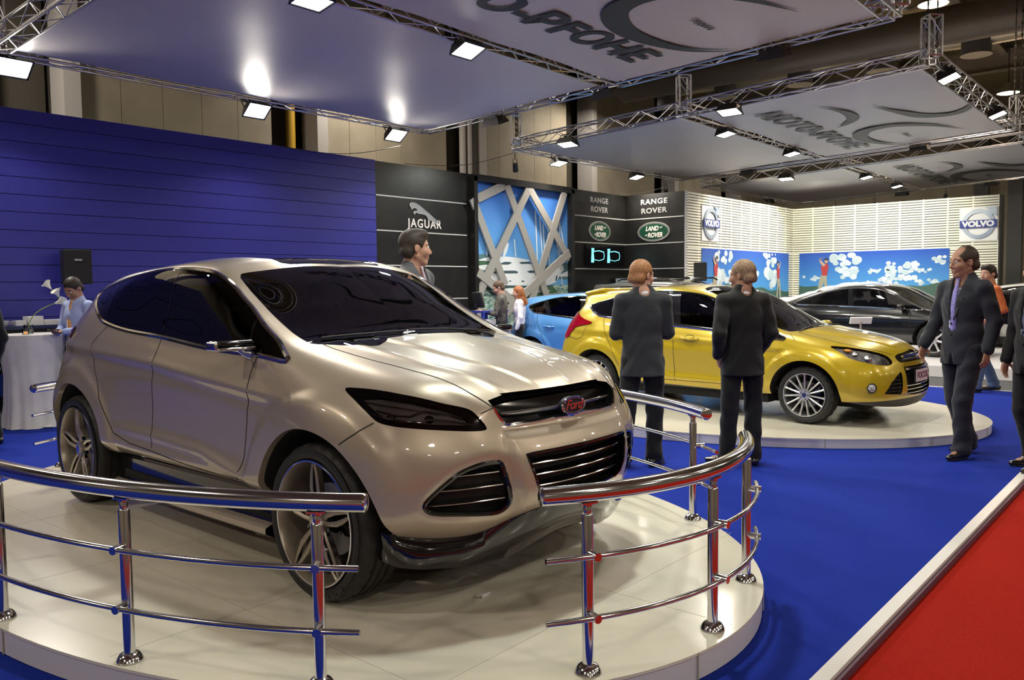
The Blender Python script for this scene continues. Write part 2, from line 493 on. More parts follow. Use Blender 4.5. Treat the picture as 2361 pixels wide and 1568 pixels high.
def build_tyre(R, W, rim, parent, name='tyre', seg=96, text=None):
    """axis along local y, outer face at y = 0, inner at y = +W"""
    h = W / 2; b = MB(); n = seg
    prof = [(rim, 0.014), (rim + .006, 0.004), (rim + (R - rim) * .35, -0.004), (rim + (R - rim) * .65, 0.0), (R - .03, 0.012), (R - .012, 0.022), (R - .004, 0.036), (R, 0.055), (R + .001, h)]
    prof = prof + [(r, W - y) for r, y in prof[:-1][::-1]]
    for i, (r, y) in enumerate(prof):
        for k in range(n):
            a = 2 * PI * k / n; rr = r; yy = y
            sh = i in (5, 6, 7, 9, 10, 11)
            if sh and (k % 4 == 0): rr -= 0.008
            if i == 8: rr -= 0.0
            a += (y - h) * 0.9 if 4 < i < 12 else 0
            b.V.append((rr * math.sin(a), yy, rr * math.cos(a)))
    for i in range(len(prof) - 1):
        for k in range(n):
            l = (k + 1) % n; b.F.append((i * n + k, i * n + l, (i + 1) * n + l, (i + 1) * n + k)); b.M.append(0)
    for gy in (h - .045, h, h + .045):
        ring = []
        base = len(b.V)
        for k in range(n):
            a = 2 * PI * k / n
            for dy in (-.006, .006): b.V.append(((R + .0025) * math.sin(a), gy + dy, (R + .0025) * math.cos(a)))
        for k in range(n):
            l = (k + 1) % n; b.F.append((base + 2 * k, base + 2 * l, base + 2 * l + 1, base + 2 * k + 1)); b.M.append(1)
    o = b.obj(name, [M_RUB, M_DRK], parent)
    if text:
        tb = MB(); V, F = text_shape(text, 0.034, 0.001, bold=0.0006)
        r0 = rim + (R - rim) * .58
        V2 = []
        for x, y, z in V:
            a = x / r0 + PI - 0.5; r = r0 - y
            V2.append((-r * math.sin(a) if False else r * math.sin(a), -0.006 - z, r * math.cos(a)))
        tb.add(V2, F)
        tb.obj('tyre_lettering', mat('raised tyre lettering', (0.05, 0.05, 0.05), 0.5), o, smooth=False)
    return o
def build_barrel(rim, depth, parent, m, lip):
    b = MB()
    prof = [(rim + .002, 0.006), (rim, -0.002), (rim - .008, -0.002), (rim - .014, 0.01), (rim - .02, 0.05), (rim - .03, depth), (0.05, depth)]
    n = 72
    for i, (r, y) in enumerate(prof):
        for k in range(n):
            a = 2 * PI * k / n; b.V.append((r * math.sin(a), y, r * math.cos(a)))
    for i in range(len(prof) - 1):
        for k in range(n):
            l = (k + 1) % n; b.F.append((i * n + k, i * n + l, (i + 1) * n + l, (i + 1) * n + k)); b.M.append(1 if i < 2 else (2 if i == 5 else 0))
    return b.obj('rim', [m, lip, M_DRK], parent)
def build_brake(parent, r=0.17, y=0.09):
    b = MB()
    def ring(r0, r1, y0, y1, mi):
        n = 40; base = len(b.V)
        for rr, yy in ((r0, y0), (r1, y0), (r1, y1), (r0, y1)):
            for k in range(n):
                a = 2 * PI * k / n; b.V.append((rr * math.sin(a), yy, rr * math.cos(a)))
        for i in range(4):
            for k in range(n):
                l = (k + 1) % n; j = (i + 1) % 4
                b.F.append((base + i * n + k, base + i * n + l, base + j * n + l, base + j * n + k)); b.M.append(mi)
    ring(0.07, r, y, y + .02, 0)
    b.box((r * .75, y + .005, 0.03), (0.09, 0.06, 0.17), 1)
    return b.obj('brake_disc', [mat('cast brake steel', (0.22, 0.22, 0.22), 0.35, metal=0.9), M_BLK], parent)
def spoke_bar(b, pts, hgt, mi_top=0, mi_side=1):
    """a spoke blade: pts = (r, angle, half width) along its length, with a raised ridge"""
    V = []
    for r, a, w_, yy in pts:
        cx, cz = r * math.sin(a), r * math.cos(a); tx, tz = math.cos(a), -math.sin(a)
        V += [(cx - tx * w_, yy + hgt, cz - tz * w_), (cx - tx * w_ * .8, yy + .003, cz - tz * w_ * .8), (cx, yy - .004, cz), (cx + tx * w_ * .8, yy + .003, cz + tz * w_ * .8), (cx + tx * w_, yy + hgt, cz + tz * w_)]
    F = []; MI = []
    n = len(pts)
    for i in range(n - 1):
        for k in range(4):
            F.append((i * 5 + k, i * 5 + k + 1, (i + 1) * 5 + k + 1, (i + 1) * 5 + k)); MI.append(mi_side if k in (0, 3) else mi_top)
    F.append((0, 1, 2, 3, 4)); MI.append(mi_top); F.append(tuple((n - 1) * 5 + k for k in range(5))[::-1]); MI.append(mi_top)
    base = len(b.V); b.V.extend(V); b.F.extend([tuple(i + base for i in f) for f in F]); b.M.extend(MI)
def place_wheels(car, wheel, spots, yo):
    """spots: (x, side) ; wheel built for the near (right) side; copies its parts"""
    first = True
    for x, z, side in spots:
        if first: o = wheel; first = False
        else:
            o = wheel.copy(); C.objects.link(o)
            for ch in wheel.children:
                c = ch.copy(); C.objects.link(c); c.parent = o
        o.parent = car
        o.location = (x, -yo if side < 0 else yo, z)
        o.rotation_euler = (0, 0, 0 if side < 0 else PI)
def part_empty(name, parent):
    o = bpy.data.objects.new(name, None); C.objects.link(o); o.parent = parent; o.empty_display_size = 0.1
    return o
def seat_mb(x, y, z, wd=0.5, hb=0.62):
    b = MB()
    b.add(*rounded_box((x + .02, y, z), (0.52, wd, 0.16), .06))
    M = Matrix.Rotation(math.radians(-18), 3, 'Y')
    b.add(*rounded_box((x - .30, y, z + .34), (0.15, wd, hb), .07, M))
    b.add(*rounded_box((x - .41, y, z + .74), (0.10, wd * .52, 0.17), .045, M))
    for s_ in (-1, 1):
        b.add(*rounded_box((x - .27, y + s_ * wd * .46, z + .32), (0.18, 0.09, hb * .85), .04, M))
        b.cyl((x - .37, y + s_ * .06, z + .60), (x - .40, y + s_ * .06, z + .70), .008)
    return b
def rounded_box(c, size, r, M=None, n=3):
    """box with rounded edges, as vertices and faces"""
    hx, hy, hz = [max(s_ / 2 - r, 1e-4) for s_ in size]; R = M if M else Matrix.Identity(3)
    V = []; F = []; nu, nv = 4 * (n + 1), 2 * (n + 1)
    for i in range(nv):
        t = PI * (i - (0 if i <= n else 1)) / (2 * n) if n else 0
        st_, ct = math.sin(t), math.cos(t); zz = hz if i <= n else -hz
        for k in range(nu):
            q = k // (n + 1); a = PI / 2 * q + PI / 2 * (k % (n + 1)) / n
            sx = 1 if q in (0, 3) else -1; sy = 1 if q in (0, 1) else -1
            V.append(tuple(R @ Vector((sx * hx + r * st_ * math.cos(a), sy * hy + r * st_ * math.sin(a), zz + r * ct)) + Vector(c)))
    for i in range(nv - 1):
        for k in range(nu):
            l = (k + 1) % nu; F.append((i * nu + k, (i + 1) * nu + k, (i + 1) * nu + l, i * nu + l))
    F.append(tuple(range(nu))); F.append(tuple((nv - 1) * nu + k for k in range(nu))[::-1])
    return V, F
# ---------------------------------------------------------------- materials of the hall
M_BLUEC = add_noise(mat('royal blue carpet', (.010, .026, .26), .95, spec=.1), 260, (.007, .020, .22), (.013, .034, .32), bump=.25, coord='Object')
M_REDC = add_noise(mat('red carpet', (.33, .012, .005), .95, spec=.1), 260, (.27, .009, .004), (.40, .016, .007), bump=.25)
M_GREYF = mat('dark grey hall floor', (.045, .045, .05), .7)
M_TURN = add_noise(mat('cream laminate turntable', (.78, .73, .60), .22, coat=.25, coat_rough=.12), 1.4, (.74, .69, .565), (.81, .76, .635), detail=3)
M_SIDE = mat('white turntable edge', (.66, .64, .66), .35)
M_PLANK = mat('ultramarine boards', (.028, .030, .27), .42)
M_PLGAP = mat('dark blue joint', (.006, .006, .03), .9)
M_BLKW = add_noise(mat('black laminate wall', (.012, .012, .012), .33), 3, (.010, .010, .010), (.017, .016, .015), detail=2)
M_STRIP = mat('silver inlay strip', (.6, .59, .57), .35, metal=.2)
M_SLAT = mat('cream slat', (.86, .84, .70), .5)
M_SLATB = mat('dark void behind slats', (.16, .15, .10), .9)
M_FAB = mat('off white stretched fabric', (.50, .475, .475), .42, spec=.4)
M_ALU = mat('truss aluminium', (.55, .55, .58), .3, metal=.9)
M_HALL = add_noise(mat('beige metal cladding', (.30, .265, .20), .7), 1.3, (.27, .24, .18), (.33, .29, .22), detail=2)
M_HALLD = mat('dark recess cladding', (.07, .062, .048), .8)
M_COLM = mat('pale concrete column', (.42, .40, .39), .7)
M_ROOF = mat('yellowish roof sheet', (.38, .32, .17), .8)
M_BEAM = mat('grey painted steel', (.20, .185, .155), .6)
M_DUCT = mat('dark galvanised duct', (.12, .11, .10), .5, metal=.4)
M_FLEX = mat('silver flexible duct', (.5, .48, .38), .3, metal=.8)
M_HOUS = mat('black floodlight housing', (.012, .012, .013), .45)
M_LAMP = mat('floodlight lamp glass', (1, 1, 1), .3, emit=(1.0, .96, .86), es=38)
M_LAMPG = mat('greenish floodlight lamp glass', (1, 1, 1), .3, emit=(.86, 1.0, .93), es=38)
M_WARM = mat('warm pendant lamp glow', (1, 1, 1), .3, emit=(1.0, .72, .50), es=16)
M_INK = mat('black print', (.012, .012, .012), .6)
M_INKG = mat('grey print', (.11, .105, .095), .6)
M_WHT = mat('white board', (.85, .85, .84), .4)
M_STEEL = mat('polished stainless steel', (.72, .72, .74), .13, metal=1.0)

def struct(o): o['kind'] = 'structure'; return o
# ---------------------------------------------------------------- floor
b = MB(); b.bbox((-14, -20, -.16), (40, 17.2, -.05)); struct(b.obj('floor', M_GREYF, smooth=False))
b = MB(); b.bbox((-13.9, -3.4, -.05), (15.8, 1.115, -.045)); props(b.obj('carpet', M_REDC, smooth=False), 'red aisle carpet at the lower right corner', 'carpet')
b = MB(); b.bbox((-9, 1.20, -.05), (13.9, 11.95, 0)); props(b.obj('carpet', M_BLUEC, smooth=False), 'royal blue carpet covering the raised stand floor', 'carpet')
b = MB(); b.bbox((-9, 1.135, -.05), (13.94, 1.20, .006)); b.bbox((13.9, 1.135, -.05), (13.96, 11.95, .006)); b.bbox((-9, 1.115, -.05), (13.96, 1.135, -.012), 1)
struct(b.obj('trim_1', [mat('pale aluminium edging', (.72, .69, .66), .35), mat('violet grey edging face', (.10, .05, .08), .5)], smooth=False))
b = MB(); b.bbox((13.96, -4, -.05), (25.85, 11.95, -.04)); props(b.obj('grey_walkway', M_GREYF, smooth=False), 'dark grey walkway between the blue carpet and the far white stage', 'floor covering')
# ---------------------------------------------------------------- elliptical stages
def ellipse_stage(name, label, cx, cy, ax, ay, rot, h):
    n = 160; b = MB(); R = Matrix.Rotation(rot, 2)
    P = [R @ Vector((ax * math.cos(2 * PI * k / n), ay * math.sin(2 * PI * k / n))) for k in range(n)]
    root = thing(name, label, 'stage', (cx, cy, 0))
    s_ = MB(); s_.prism([(p.x * .998, p.y * .998) for p in P], 0.004, h - .012); s_.obj('stage_side', M_SIDE, root, angle=.5)
    t = MB(); t.prism([(p.x, p.y) for p in P], h - .012, h)
    o = t.obj('stage_top', M_TURN, root, angle=.5)
    g = MB()
    for x in (-1.25, 0, 1.25):
        yy = ay * math.sqrt(max(0, 1 - (x / ax) ** 2)) * .985
        g.bbox((x - .0012, -yy, h), (x + .0012, yy, h + .0006))
    for y in (-2.44, -1.22, 0, 1.22, 2.44):
        xx = ax * math.sqrt(max(0, 1 - (y / ay) ** 2)) * .985
        g.bbox((-xx, y - .0012, h), (xx, y + .0012, h + .0006))
    for a in range(0, 360, 24):
        p = R @ Vector((ax * math.cos(math.radians(a)), ay * math.sin(math.radians(a))))
        g.box((p.x, p.y, h * .5), (.004, .006, h * .96), rz=math.radians(a))
    g.obj('board_joint', mat('fine joint line', (.42, .38, .30), .8), root, smooth=False)
    return root
PLH = .12
ellipse_stage('oval_stage', 'cream oval turntable stage with the steel railing around the champagne car', 3.304, 4.605, 2.072, 3.089, math.radians(-2.4), PLH)
PLH2 = .10
ellipse_stage('oval_stage', 'cream oval stage without railing under the yellow hatchback', 9.639, 4.756, 2.162, 3.014, math.radians(4.7), PLH2)
b = MB(); b.bbox((15.85, -3, -.04), (25.8, 10.1, .15)); props(b.obj('long_stage', M_SIDE, smooth=False), 'long low white stage carrying the black saloon', 'stage')
# ---------------------------------------------------------------- stand walls
WY, WT = 12.0, 4.0
b = MB(); zs = [0, .135, .365, .595, .825, 1.055, 1.285, 1.515, 1.751, 1.98, 2.207, 2.434, 2.674, 2.9, 3.13, 3.361, 3.59, 3.824, 4.017]
for a, c in zip(zs[:-1], zs[1:]): b.bbox((-8.5, WY, a + .004), (10.235, WY + .05, c - .004))
b.bbox((-8.5, WY + .012, 0), (10.235, WY + .12, 4.01), 1)
struct(b.obj('wall_left', [M_PLANK, M_PLGAP], smooth=False))
WX = 18.84
b = MB(); b.bbox((10.235, WY, 0), (WX + .1, WY + .12, WT))
struct(b.obj('wall_back', M_BLKW, smooth=False))
b = MB(); b.bbox((WX, 10.27, 0), (WX + .1, WY, WT)); struct(b.obj('wall_corner', M_BLKW, smooth=False))
VY, VX = 10.26, 25.9
def strip_line(a, c, n):
    b = MB(); b.bbox(a, c); props(b.obj('inlay_strip', M_STRIP, smooth=False), n, 'trim strip', 'silver strips across the black walls')
for i, z in enumerate((3.37, 2.715, 2.06, 1.40, .745)):
    w_ = ('topmost', 'second', 'third', 'fourth', 'lowest')[i]
    strip_line((10.24, WY - .008, z - .012), (12.69, WY, z + .012), w_ + ' silver strip on the black wall with the leaping cat')
    strip_line((16.39, WY - .008, z - .012), (WX - .0, WY, z + .012), w_ + ' silver strip on the black wall left of the inner corner')
    strip_line((WX - .008, 10.27, z - .012), (WX, WY - .01, z + .012), w_ + ' silver strip on the black wall right of the inner corner')
# slatted walls
def slats(b, along, fixed, a0, a1, z0, z1, gap_from=None):
    z = z1 - .012
    while z > z0 + .01:
        lo, hi = z - .050, z
        if along == 'x': b.bbox((a0, fixed - .022, lo), (a1, fixed, hi))
        else: b.bbox((fixed - .022, a0, lo), (fixed, a1, hi))
        z -= .0712
def slat_wall(name, along, fixed, a0, a1, m0, m1):
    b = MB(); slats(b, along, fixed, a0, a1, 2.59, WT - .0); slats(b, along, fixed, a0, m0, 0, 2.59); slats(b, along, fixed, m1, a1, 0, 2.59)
    n = max(2, int(round((a1 - a0) / .62)))
    for k in range(n + 1):
        p = a0 + (a1 - a0) * k / n
        if along == 'x': b.bbox((p - .022, fixed - .012, 2.59 if m0 < p < m1 else 0), (p + .022, fixed + .02, WT))
        else: b.bbox((fixed - .012, p - .022, 2.59 if m0 < p < m1 else 0), (fixed + .02, p + .022, WT))
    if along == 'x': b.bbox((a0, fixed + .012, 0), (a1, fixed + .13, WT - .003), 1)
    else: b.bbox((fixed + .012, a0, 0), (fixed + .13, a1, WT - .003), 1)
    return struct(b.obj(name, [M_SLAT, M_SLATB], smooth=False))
slat_wall('wall_far', 'x', VY, 18.97, VX, 19.72, 25.49)
slat_wall('wall_end', 'y', VX, 4.54, VY, 5.74, 10.03)
b = MB(); b.bbox((18.86, VY - .03, 0), (18.965, VY + .12, WT)); 
for k in range(60): b.bbox((18.875, VY - .034, .05 + k * .066), (18.95, VY - .03, .085 + k * .066), 1)
struct(b.obj('trim_2', [M_WHT, mat('grey perforation', (.32, .30, .28), .7)], smooth=False))
b = MB(); b.bbox((VX - .02, 4.50, 0), (VX + .5, 4.54, WT)); struct(b.obj('trim_3', M_MBK, smooth=False))
# ---------------------------------------------------------------- writing and emblems on the walls
def to_wall(V, kind, at):
    """letters in the xy plane -> wall. kind 'A': wall facing -Y at (x, y, z); 'B': wall facing -X"""
    if kind == 'A': return [(at[0] + x, at[1] - z, at[2] + y) for x, y, z in V]
    return [(at[0] - z, at[1] - x, at[2] + y) for x, y, z in V]
def wtext(b, txt, size, kind, at, ex=.008, bold=0, shear=0, sp=1.0, sx=1.0, mi=0):
    V, F = text_shape(txt, size, ex, bold, shear, sp); V = V * np.array([sx, 1, 1]); b.add(to_wall(V, kind, at), F, mi)
def wprism(b, poly, kind, at, t0, t1, mi=0):
    n = len(poly); V = [(x, y, t) for t in (t0, t1) for x, y in poly]; F = [tuple(range(n)), tuple(range(2 * n - 1, n - 1, -1))] + [(i, (i + 1) % n, n + (i + 1) % n, n + i) for i in range(n)]
    b.add(to_wall(V, kind, at), F, mi)
def ell(rx, ry, n=48): return [(rx * math.cos(2 * PI * k / n), ry * math.sin(2 * PI * k / n)) for k in range(n)]
def wring(b, rx, ry, w_, kind, at, t0, t1, mi=0, n=56):
    A_ = ell(rx, ry, n); B_ = ell(rx - w_, ry - w_, n)
    V = [(x, y, t1) for x, y in A_] + [(x, y, t1) for x, y in B_] + [(x, y, t0) for x, y in A_]
    F = []
    for i in range(n):
        j = (i + 1) % n; F += [(i, j, n + j, n + i), (2 * n + i, 2 * n + j, j, i)]
    b.add(to_wall(V, kind, at), F, mi)
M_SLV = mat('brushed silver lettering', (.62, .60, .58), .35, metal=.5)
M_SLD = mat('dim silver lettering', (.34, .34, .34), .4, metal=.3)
M_IVO = mat('ivory lettering', (.80, .74, .68), .5)
b = MB(); wtext(b, 'JAGUAR', .235, 'A', (11.485, WY - .001, 2.885), bold=.004, sp=1.22, sx=.92)
props(b.obj('wall_lettering', M_IVO, smooth=False), 'ivory lettering under the leaping cat on the black wall', 'lettering')
cat = [(0,.22),(.02,.265),(.06,.285),(.12,.283),(.19,.268),(.27,.235),(.36,.185),(.44,.14),(.52,.095),(.60,.045),(.68,-.005),(.76,-.05),(.80,-.055),(.825,-.045),(.815,-.028),(.79,-.035),(.775,-.062),(.745,-.072),(.755,-.10),(.74,-.125),(.72,-.12),(.69,-.085),(.65,-.055),(.60,-.045),(.55,-.045),(.51,-.03),(.48,.005),(.455,.04),(.42,.06),(.36,.065),(.31,.072),(.27,.075),(.235,.07),(.22,.085),(.185,.09),(.15,.09),(.13,.07),(.135,.045),(.12,.05),(.105,.075),(.115,.105),(.15,.12),(.20,.13),(.19,.16),(.165,.175),(.13,.18),(.09,.175),(.07,.16),(.055,.145),(.04,.15),(.045,.17),(.02,.19)]
b = MB(); wprism(b, [(x * .98, y * .98) for x, y in cat], 'A', (11.08, WY - .001, 3.01), 0, .012)
b.tube([(11.08 + x * .98, WY - .013, 3.01 + y * .98) for x, y in cat], .006, 6, 1, closed=True)
props(b.obj('leaping_cat_emblem', [M_SLD, M_SLV]), 'silver leaping cat emblem on the black wall', 'emblem')
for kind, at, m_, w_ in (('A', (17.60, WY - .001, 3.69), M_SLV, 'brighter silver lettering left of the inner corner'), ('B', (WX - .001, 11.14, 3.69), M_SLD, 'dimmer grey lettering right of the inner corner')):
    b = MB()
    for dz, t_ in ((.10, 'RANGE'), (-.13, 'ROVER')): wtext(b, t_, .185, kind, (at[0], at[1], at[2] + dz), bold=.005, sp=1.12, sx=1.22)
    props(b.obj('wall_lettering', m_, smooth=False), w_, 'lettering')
M_GRN = mat('dark green enamel', (.006, .055, .028), .35)
for kind, at, w_ in (('A', (17.61, WY - .001, 3.02), 'green oval emblem left of the inner corner of the black wall'), ('B', (WX - .001, 11.14, 3.02), 'green oval emblem right of the inner corner of the black wall')):
    r = thing('oval_emblem', w_ + '', 'emblem'); 
    q = MB(); wprism(q, ell(.47, .245), kind, at, 0, .012); q.obj('green_oval', M_GRN, r, False)
    q = MB(); wring(q, .475, .25, .02, kind, at, 0, .02); wring(q, .435, .215, .010, kind, at, 0, .016); q.obj('silver_ring', M_SLV, r)
    q = MB(); wtext(q, 'LAND', .165, kind, (at[0] - (.05 if kind == 'A' else 0), at[1] + (.05 if kind == 'B' else 0), at[2] + .075), .02, .006, .25, 1.0, .85); wtext(q, 'ROVER', .165, kind, (at[0] + (.04 if kind == 'A' else 0), at[1] - (.04 if kind == 'B' else 0), at[2] - .095), .02, .006, .25, 1.0, .85)
    for sx_, sy_ in ((.17, .10), (-.27, -.085)):
        wprism(q, [(sx_, sy_), (sx_ + .10, sy_ + .02), (sx_ + .05, sy_ - .03), (sx_ + .03, sy_ - .01)], kind, at, .012, .022)
    q.obj('emblem_lettering', M_IVO, r, False)
M_VBL = mat('blue name bar', (.035, .05, .25), .4); M_VRG = add_noise(mat('silver blue ring', (.34, .40, .50), .35, metal=.4), 1.5, (.28, .34, .44), (.52, .58, .66), detail=1)
for kind, at, w_ in (('A', (20.17, VY - .024, 3.24), 'square board with silver ring, arrow and blue name bar on the left slatted wall'), ('B', (VX - .024, 5.03, 3.22), 'square board with silver ring, arrow and blue name bar on the end slatted wall')):
    r = thing('ring_emblem', w_, 'emblem')
    q = MB(); wprism(q, [(-.47, -.46), (.47, -.46), (.47, .46), (-.47, .46)], kind, at, 0, .02); q.obj('white_board', M_WHT, r, False)
    q = MB(); wring(q, .405, .405, .10, kind, at, .02, .05); wprism(q, [(.20, .30), (.30, .20), (.36, .26), (.45, .17), (.45, .45), (.17, .45), (.26, .36)], kind, at, .02, .055); q.obj('ring_and_arrow', M_VRG, r)
    q = MB(); wprism(q, [(-.455, -.105), (.455, -.105), (.455, .105), (-.455, .105)], kind, at, .05, .07); q.obj('name_bar', M_VBL, r, False)
    q = MB(); wtext(q, 'VOLVO', .205, kind, (at[0] - (.07 if kind == 'B' else 0), at[1] - (.07 if kind == 'A' else 0), at[2] - .005), .004, .012, 0, 1.02, 1.12); q.obj('bar_lettering', M_WHT, r, False)
# ---------------------------------------------------------------- marina picture with lattice
def grad_mat(name, c0, c1, z0, z1, rough=.4, emit=0):
    m = mat(name, c0, rough); N, L, P = nt(m)
    tc = N.new('ShaderNodeTexCoord'); sx = N.new('ShaderNodeSeparateXYZ'); mr = N.new('ShaderNodeMapRange'); r = N.new('ShaderNodeValToRGB')
    L.new(tc.outputs['Object'], sx.inputs[0]); L.new(sx.outputs[2], mr.inputs[0]); mr.inputs[1].default_value = z0; mr.inputs[2].default_value = z1
    r.color_ramp.elements[0].color = (*c0, 1); r.color_ramp.elements[1].color = (*c1, 1)
    L.new(mr.outputs[0], r.inputs[0]); L.new(r.outputs[0], P.inputs['Base Color'])
    return m
pic = thing('marina_picture', 'large printed picture of a white yacht in a marina between the black walls', 'picture')
q = MB(); q.bbox((12.87, WY - .03, 0), (16.20, WY, 3.85)); q.obj('picture_sky', grad_mat('printed blue sky', (.16, .44, .78), (.045, .17, .60), 1.9, 3.8), pic, False)
def flat(b, poly, y, mi=0): n = len(poly); b.V.extend([(x, y, z) for x, z in poly]); k = len(b.V) - n; b.F.append(tuple(range(k, k + n))); b.M.append(mi)
q = MB(); hill = [(12.87,2.36),(12.98,2.31),(13.15,2.34),(13.41,2.33),(13.55,2.28),(13.9,2.2),(14.6,2.14),(15.6,2.12),(16.2,2.2),(16.2,1.8),(12.87,1.8)]
flat(q, hill, WY - .033); q.obj('picture_hills', mat('printed hazy hills', (.10, .20, .22), .5), pic, False)
q = MB(); q.bbox((12.87, WY - .036, 0), (16.20, WY - .034, 1.66)); q.obj('picture_water', add_noise(mat('printed green water', (.28, .40, .34), .4), 7, (.05, .16, .14), (.50, .62, .52), detail=5, stretch=(1, 1, 4), lo=.36, hi=.60), pic, False)
q = MB(); flat(q, [(12.98,2.19),(13.06,2.24),(13.15,2.22),(13.29,2.18),(13.31,2.1),(12.98,2.1)], WY - .0345); flat(q, [(13.2, 1.62), (15.6, 1.62), (15.8, 1.5), (14.8, 1.36), (13.4, 1.46)], WY - .0375); q.obj('picture_foliage', mat('printed dark green', (.06, .13, .07), .5), pic, False)
q = MB()
for P_ in ([(12.99,2.21),(13.19,2.25),(13.41,2.29),(13.63,2.28),(13.82,2.3),(14.31,2.28),(14.73,2.23),(14.73,2.21),(14.57,2.19),(14.83,2.12),(14.91,2.05),(14.94,2.0),(14.97,2.0),(15.38,1.97),(15.5,2.09),(15.64,2.09),(15.99,2.14),(16.04,2.03),(15.93,1.95),(15.72,1.73),(15.41,1.66),(14.99,1.65),(13.99,1.66),(13.42,1.69),(13.3,1.78),(13.46,1.94),(13.2,1.985),(12.93,2.03),(12.98,2.08),(13.14,2.1),(13.43,2.12),(13.43,2.19),(13.05,2.19)], [(13.79,2.3),(13.83,2.43),(13.93,2.6),(14.01,2.6),(13.98,2.5),(13.93,2.4),(13.87,2.31)], [(15.87,1.91),(16.19,2.0),(16.19,1.86),(15.84,1.86)], [(12.87, 1.95), (13.2, 1.85), (13.25, 1.72), (12.87, 1.75)], [(13.3, 1.55), (14.0, 1.6), (15.2, 1.6), (15.5, 1.52), (14.5, 1.45), (13.8, 1.47)]):
    flat(q, P_, WY - .039)
q.obj('picture_yacht', mat('printed white yacht', (.78, .80, .82), .4), pic, False)
q = MB()
for a, c in (((14.96,3.39),(15.02,2.14)),((15.12,3.24),(15.21,2.24)),((15.24,3.1),(15.3,2.24)),((15.42,3.04),(15.48,2.09)),((15.86,3.23),(15.89,2.25)),((13.27,2.5),(13.28,2.3)),((14.2,2.69),(14.24,2.3)),((12.94,2.38),(12.95,1.92)),((15.86,3.2),(16.15,2.3)),((15.72,2.75),(15.95,2.1)),((15.95,1.85),(15.97,1.2)),((15.0,1.4),(15.05,.9))):
    dx = .018; flat(q, [(a[0] - dx, a[1]), (a[0] + dx, a[1]), (c[0] + dx, c[1]), (c[0] - dx, c[1])], WY - .0355)
q.obj('picture_masts', mat('printed white masts', (.75, .80, .85), .4), pic, False)
q = MB()
for P_ in ([(13.69,2.14),(13.85,2.18),(14.02,2.18),(14.11,2.16),(13.97,2.12),(13.75,2.12)],[(14.34,2.17),(14.46,2.19),(14.73,2.19),(14.79,2.15),(14.43,2.14)],[(13.47,1.94),(13.57,1.98),(14.2,1.99),(14.3,1.97),(14.3,1.93),(13.52,1.92)],[(14.62,1.97),(14.75,2.0),(14.91,1.99),(14.93,1.95),(14.72,1.94)],[(14.41,1.75),(14.47,1.77),(14.53,1.76),(14.53,1.74),(14.45,1.73)],[(13.98,1.75),(14.03,1.77),(14.08,1.76),(14.04,1.74)],[(15.72,1.88),(15.78,1.88),(15.74,1.76),(15.68,1.76)],[(13.71,1.66),(14.96,1.64),(15.41,1.65),(15.59,1.66),(15.59,1.63),(14.96,1.6),(13.71,1.62)]):
    flat(q, P_, WY - .041)
q.obj('picture_windows', mat('printed dark windows', (.05, .09, .11), .4), pic, False)
lat_ = thing('lattice', 'grey crossing lattice boards mounted in front of the marina picture', 'lattice')
for k, (a, c) in enumerate([((12.92,3.50),(13.75,3.83)),((12.75,3.45),(13.74,1.69)),((13.85,3.82),(15.30,1.28)),((14.60,3.84),(12.90,1.50)),((14.62,3.83),(16.08,2.30)),((15.92,3.83),(14.60,1.20)),((16.08,2.42),(14.0,1.24)),((12.87,1.93),(14.3,1.12)),((12.90,1.50),(12.87,.2)),((14.3,1.12),(15.4,.3)),((14.0,1.24),(12.9,.5))]):
    d = Vector((c[0] - a[0], 0, c[1] - a[1])); L_ = d.length; ang = -math.atan2(d.z, d.x)
    q = MB(); q.box(((a[0] + c[0]) / 2, WY - .13 - .0035 * k, (a[1] + c[1]) / 2), (L_ + .06, .04, .19), M=Matrix.Rotation(ang, 3, 'Y')); q.obj('lattice_board', mat('warm grey board', (.32, .30, .275), .5), lat_, False)
b = MB()
for lo, hi in (((12.76, WY - .17, 0), (12.87, WY, 3.95)), ((16.20, WY - .17, 0), (16.31, WY, 3.95)), ((12.76, WY - .17, 3.85), (16.31, WY, 3.99))): b.bbox(lo, hi)
struct(b.obj('trim_4', M_BLKW, smooth=False))
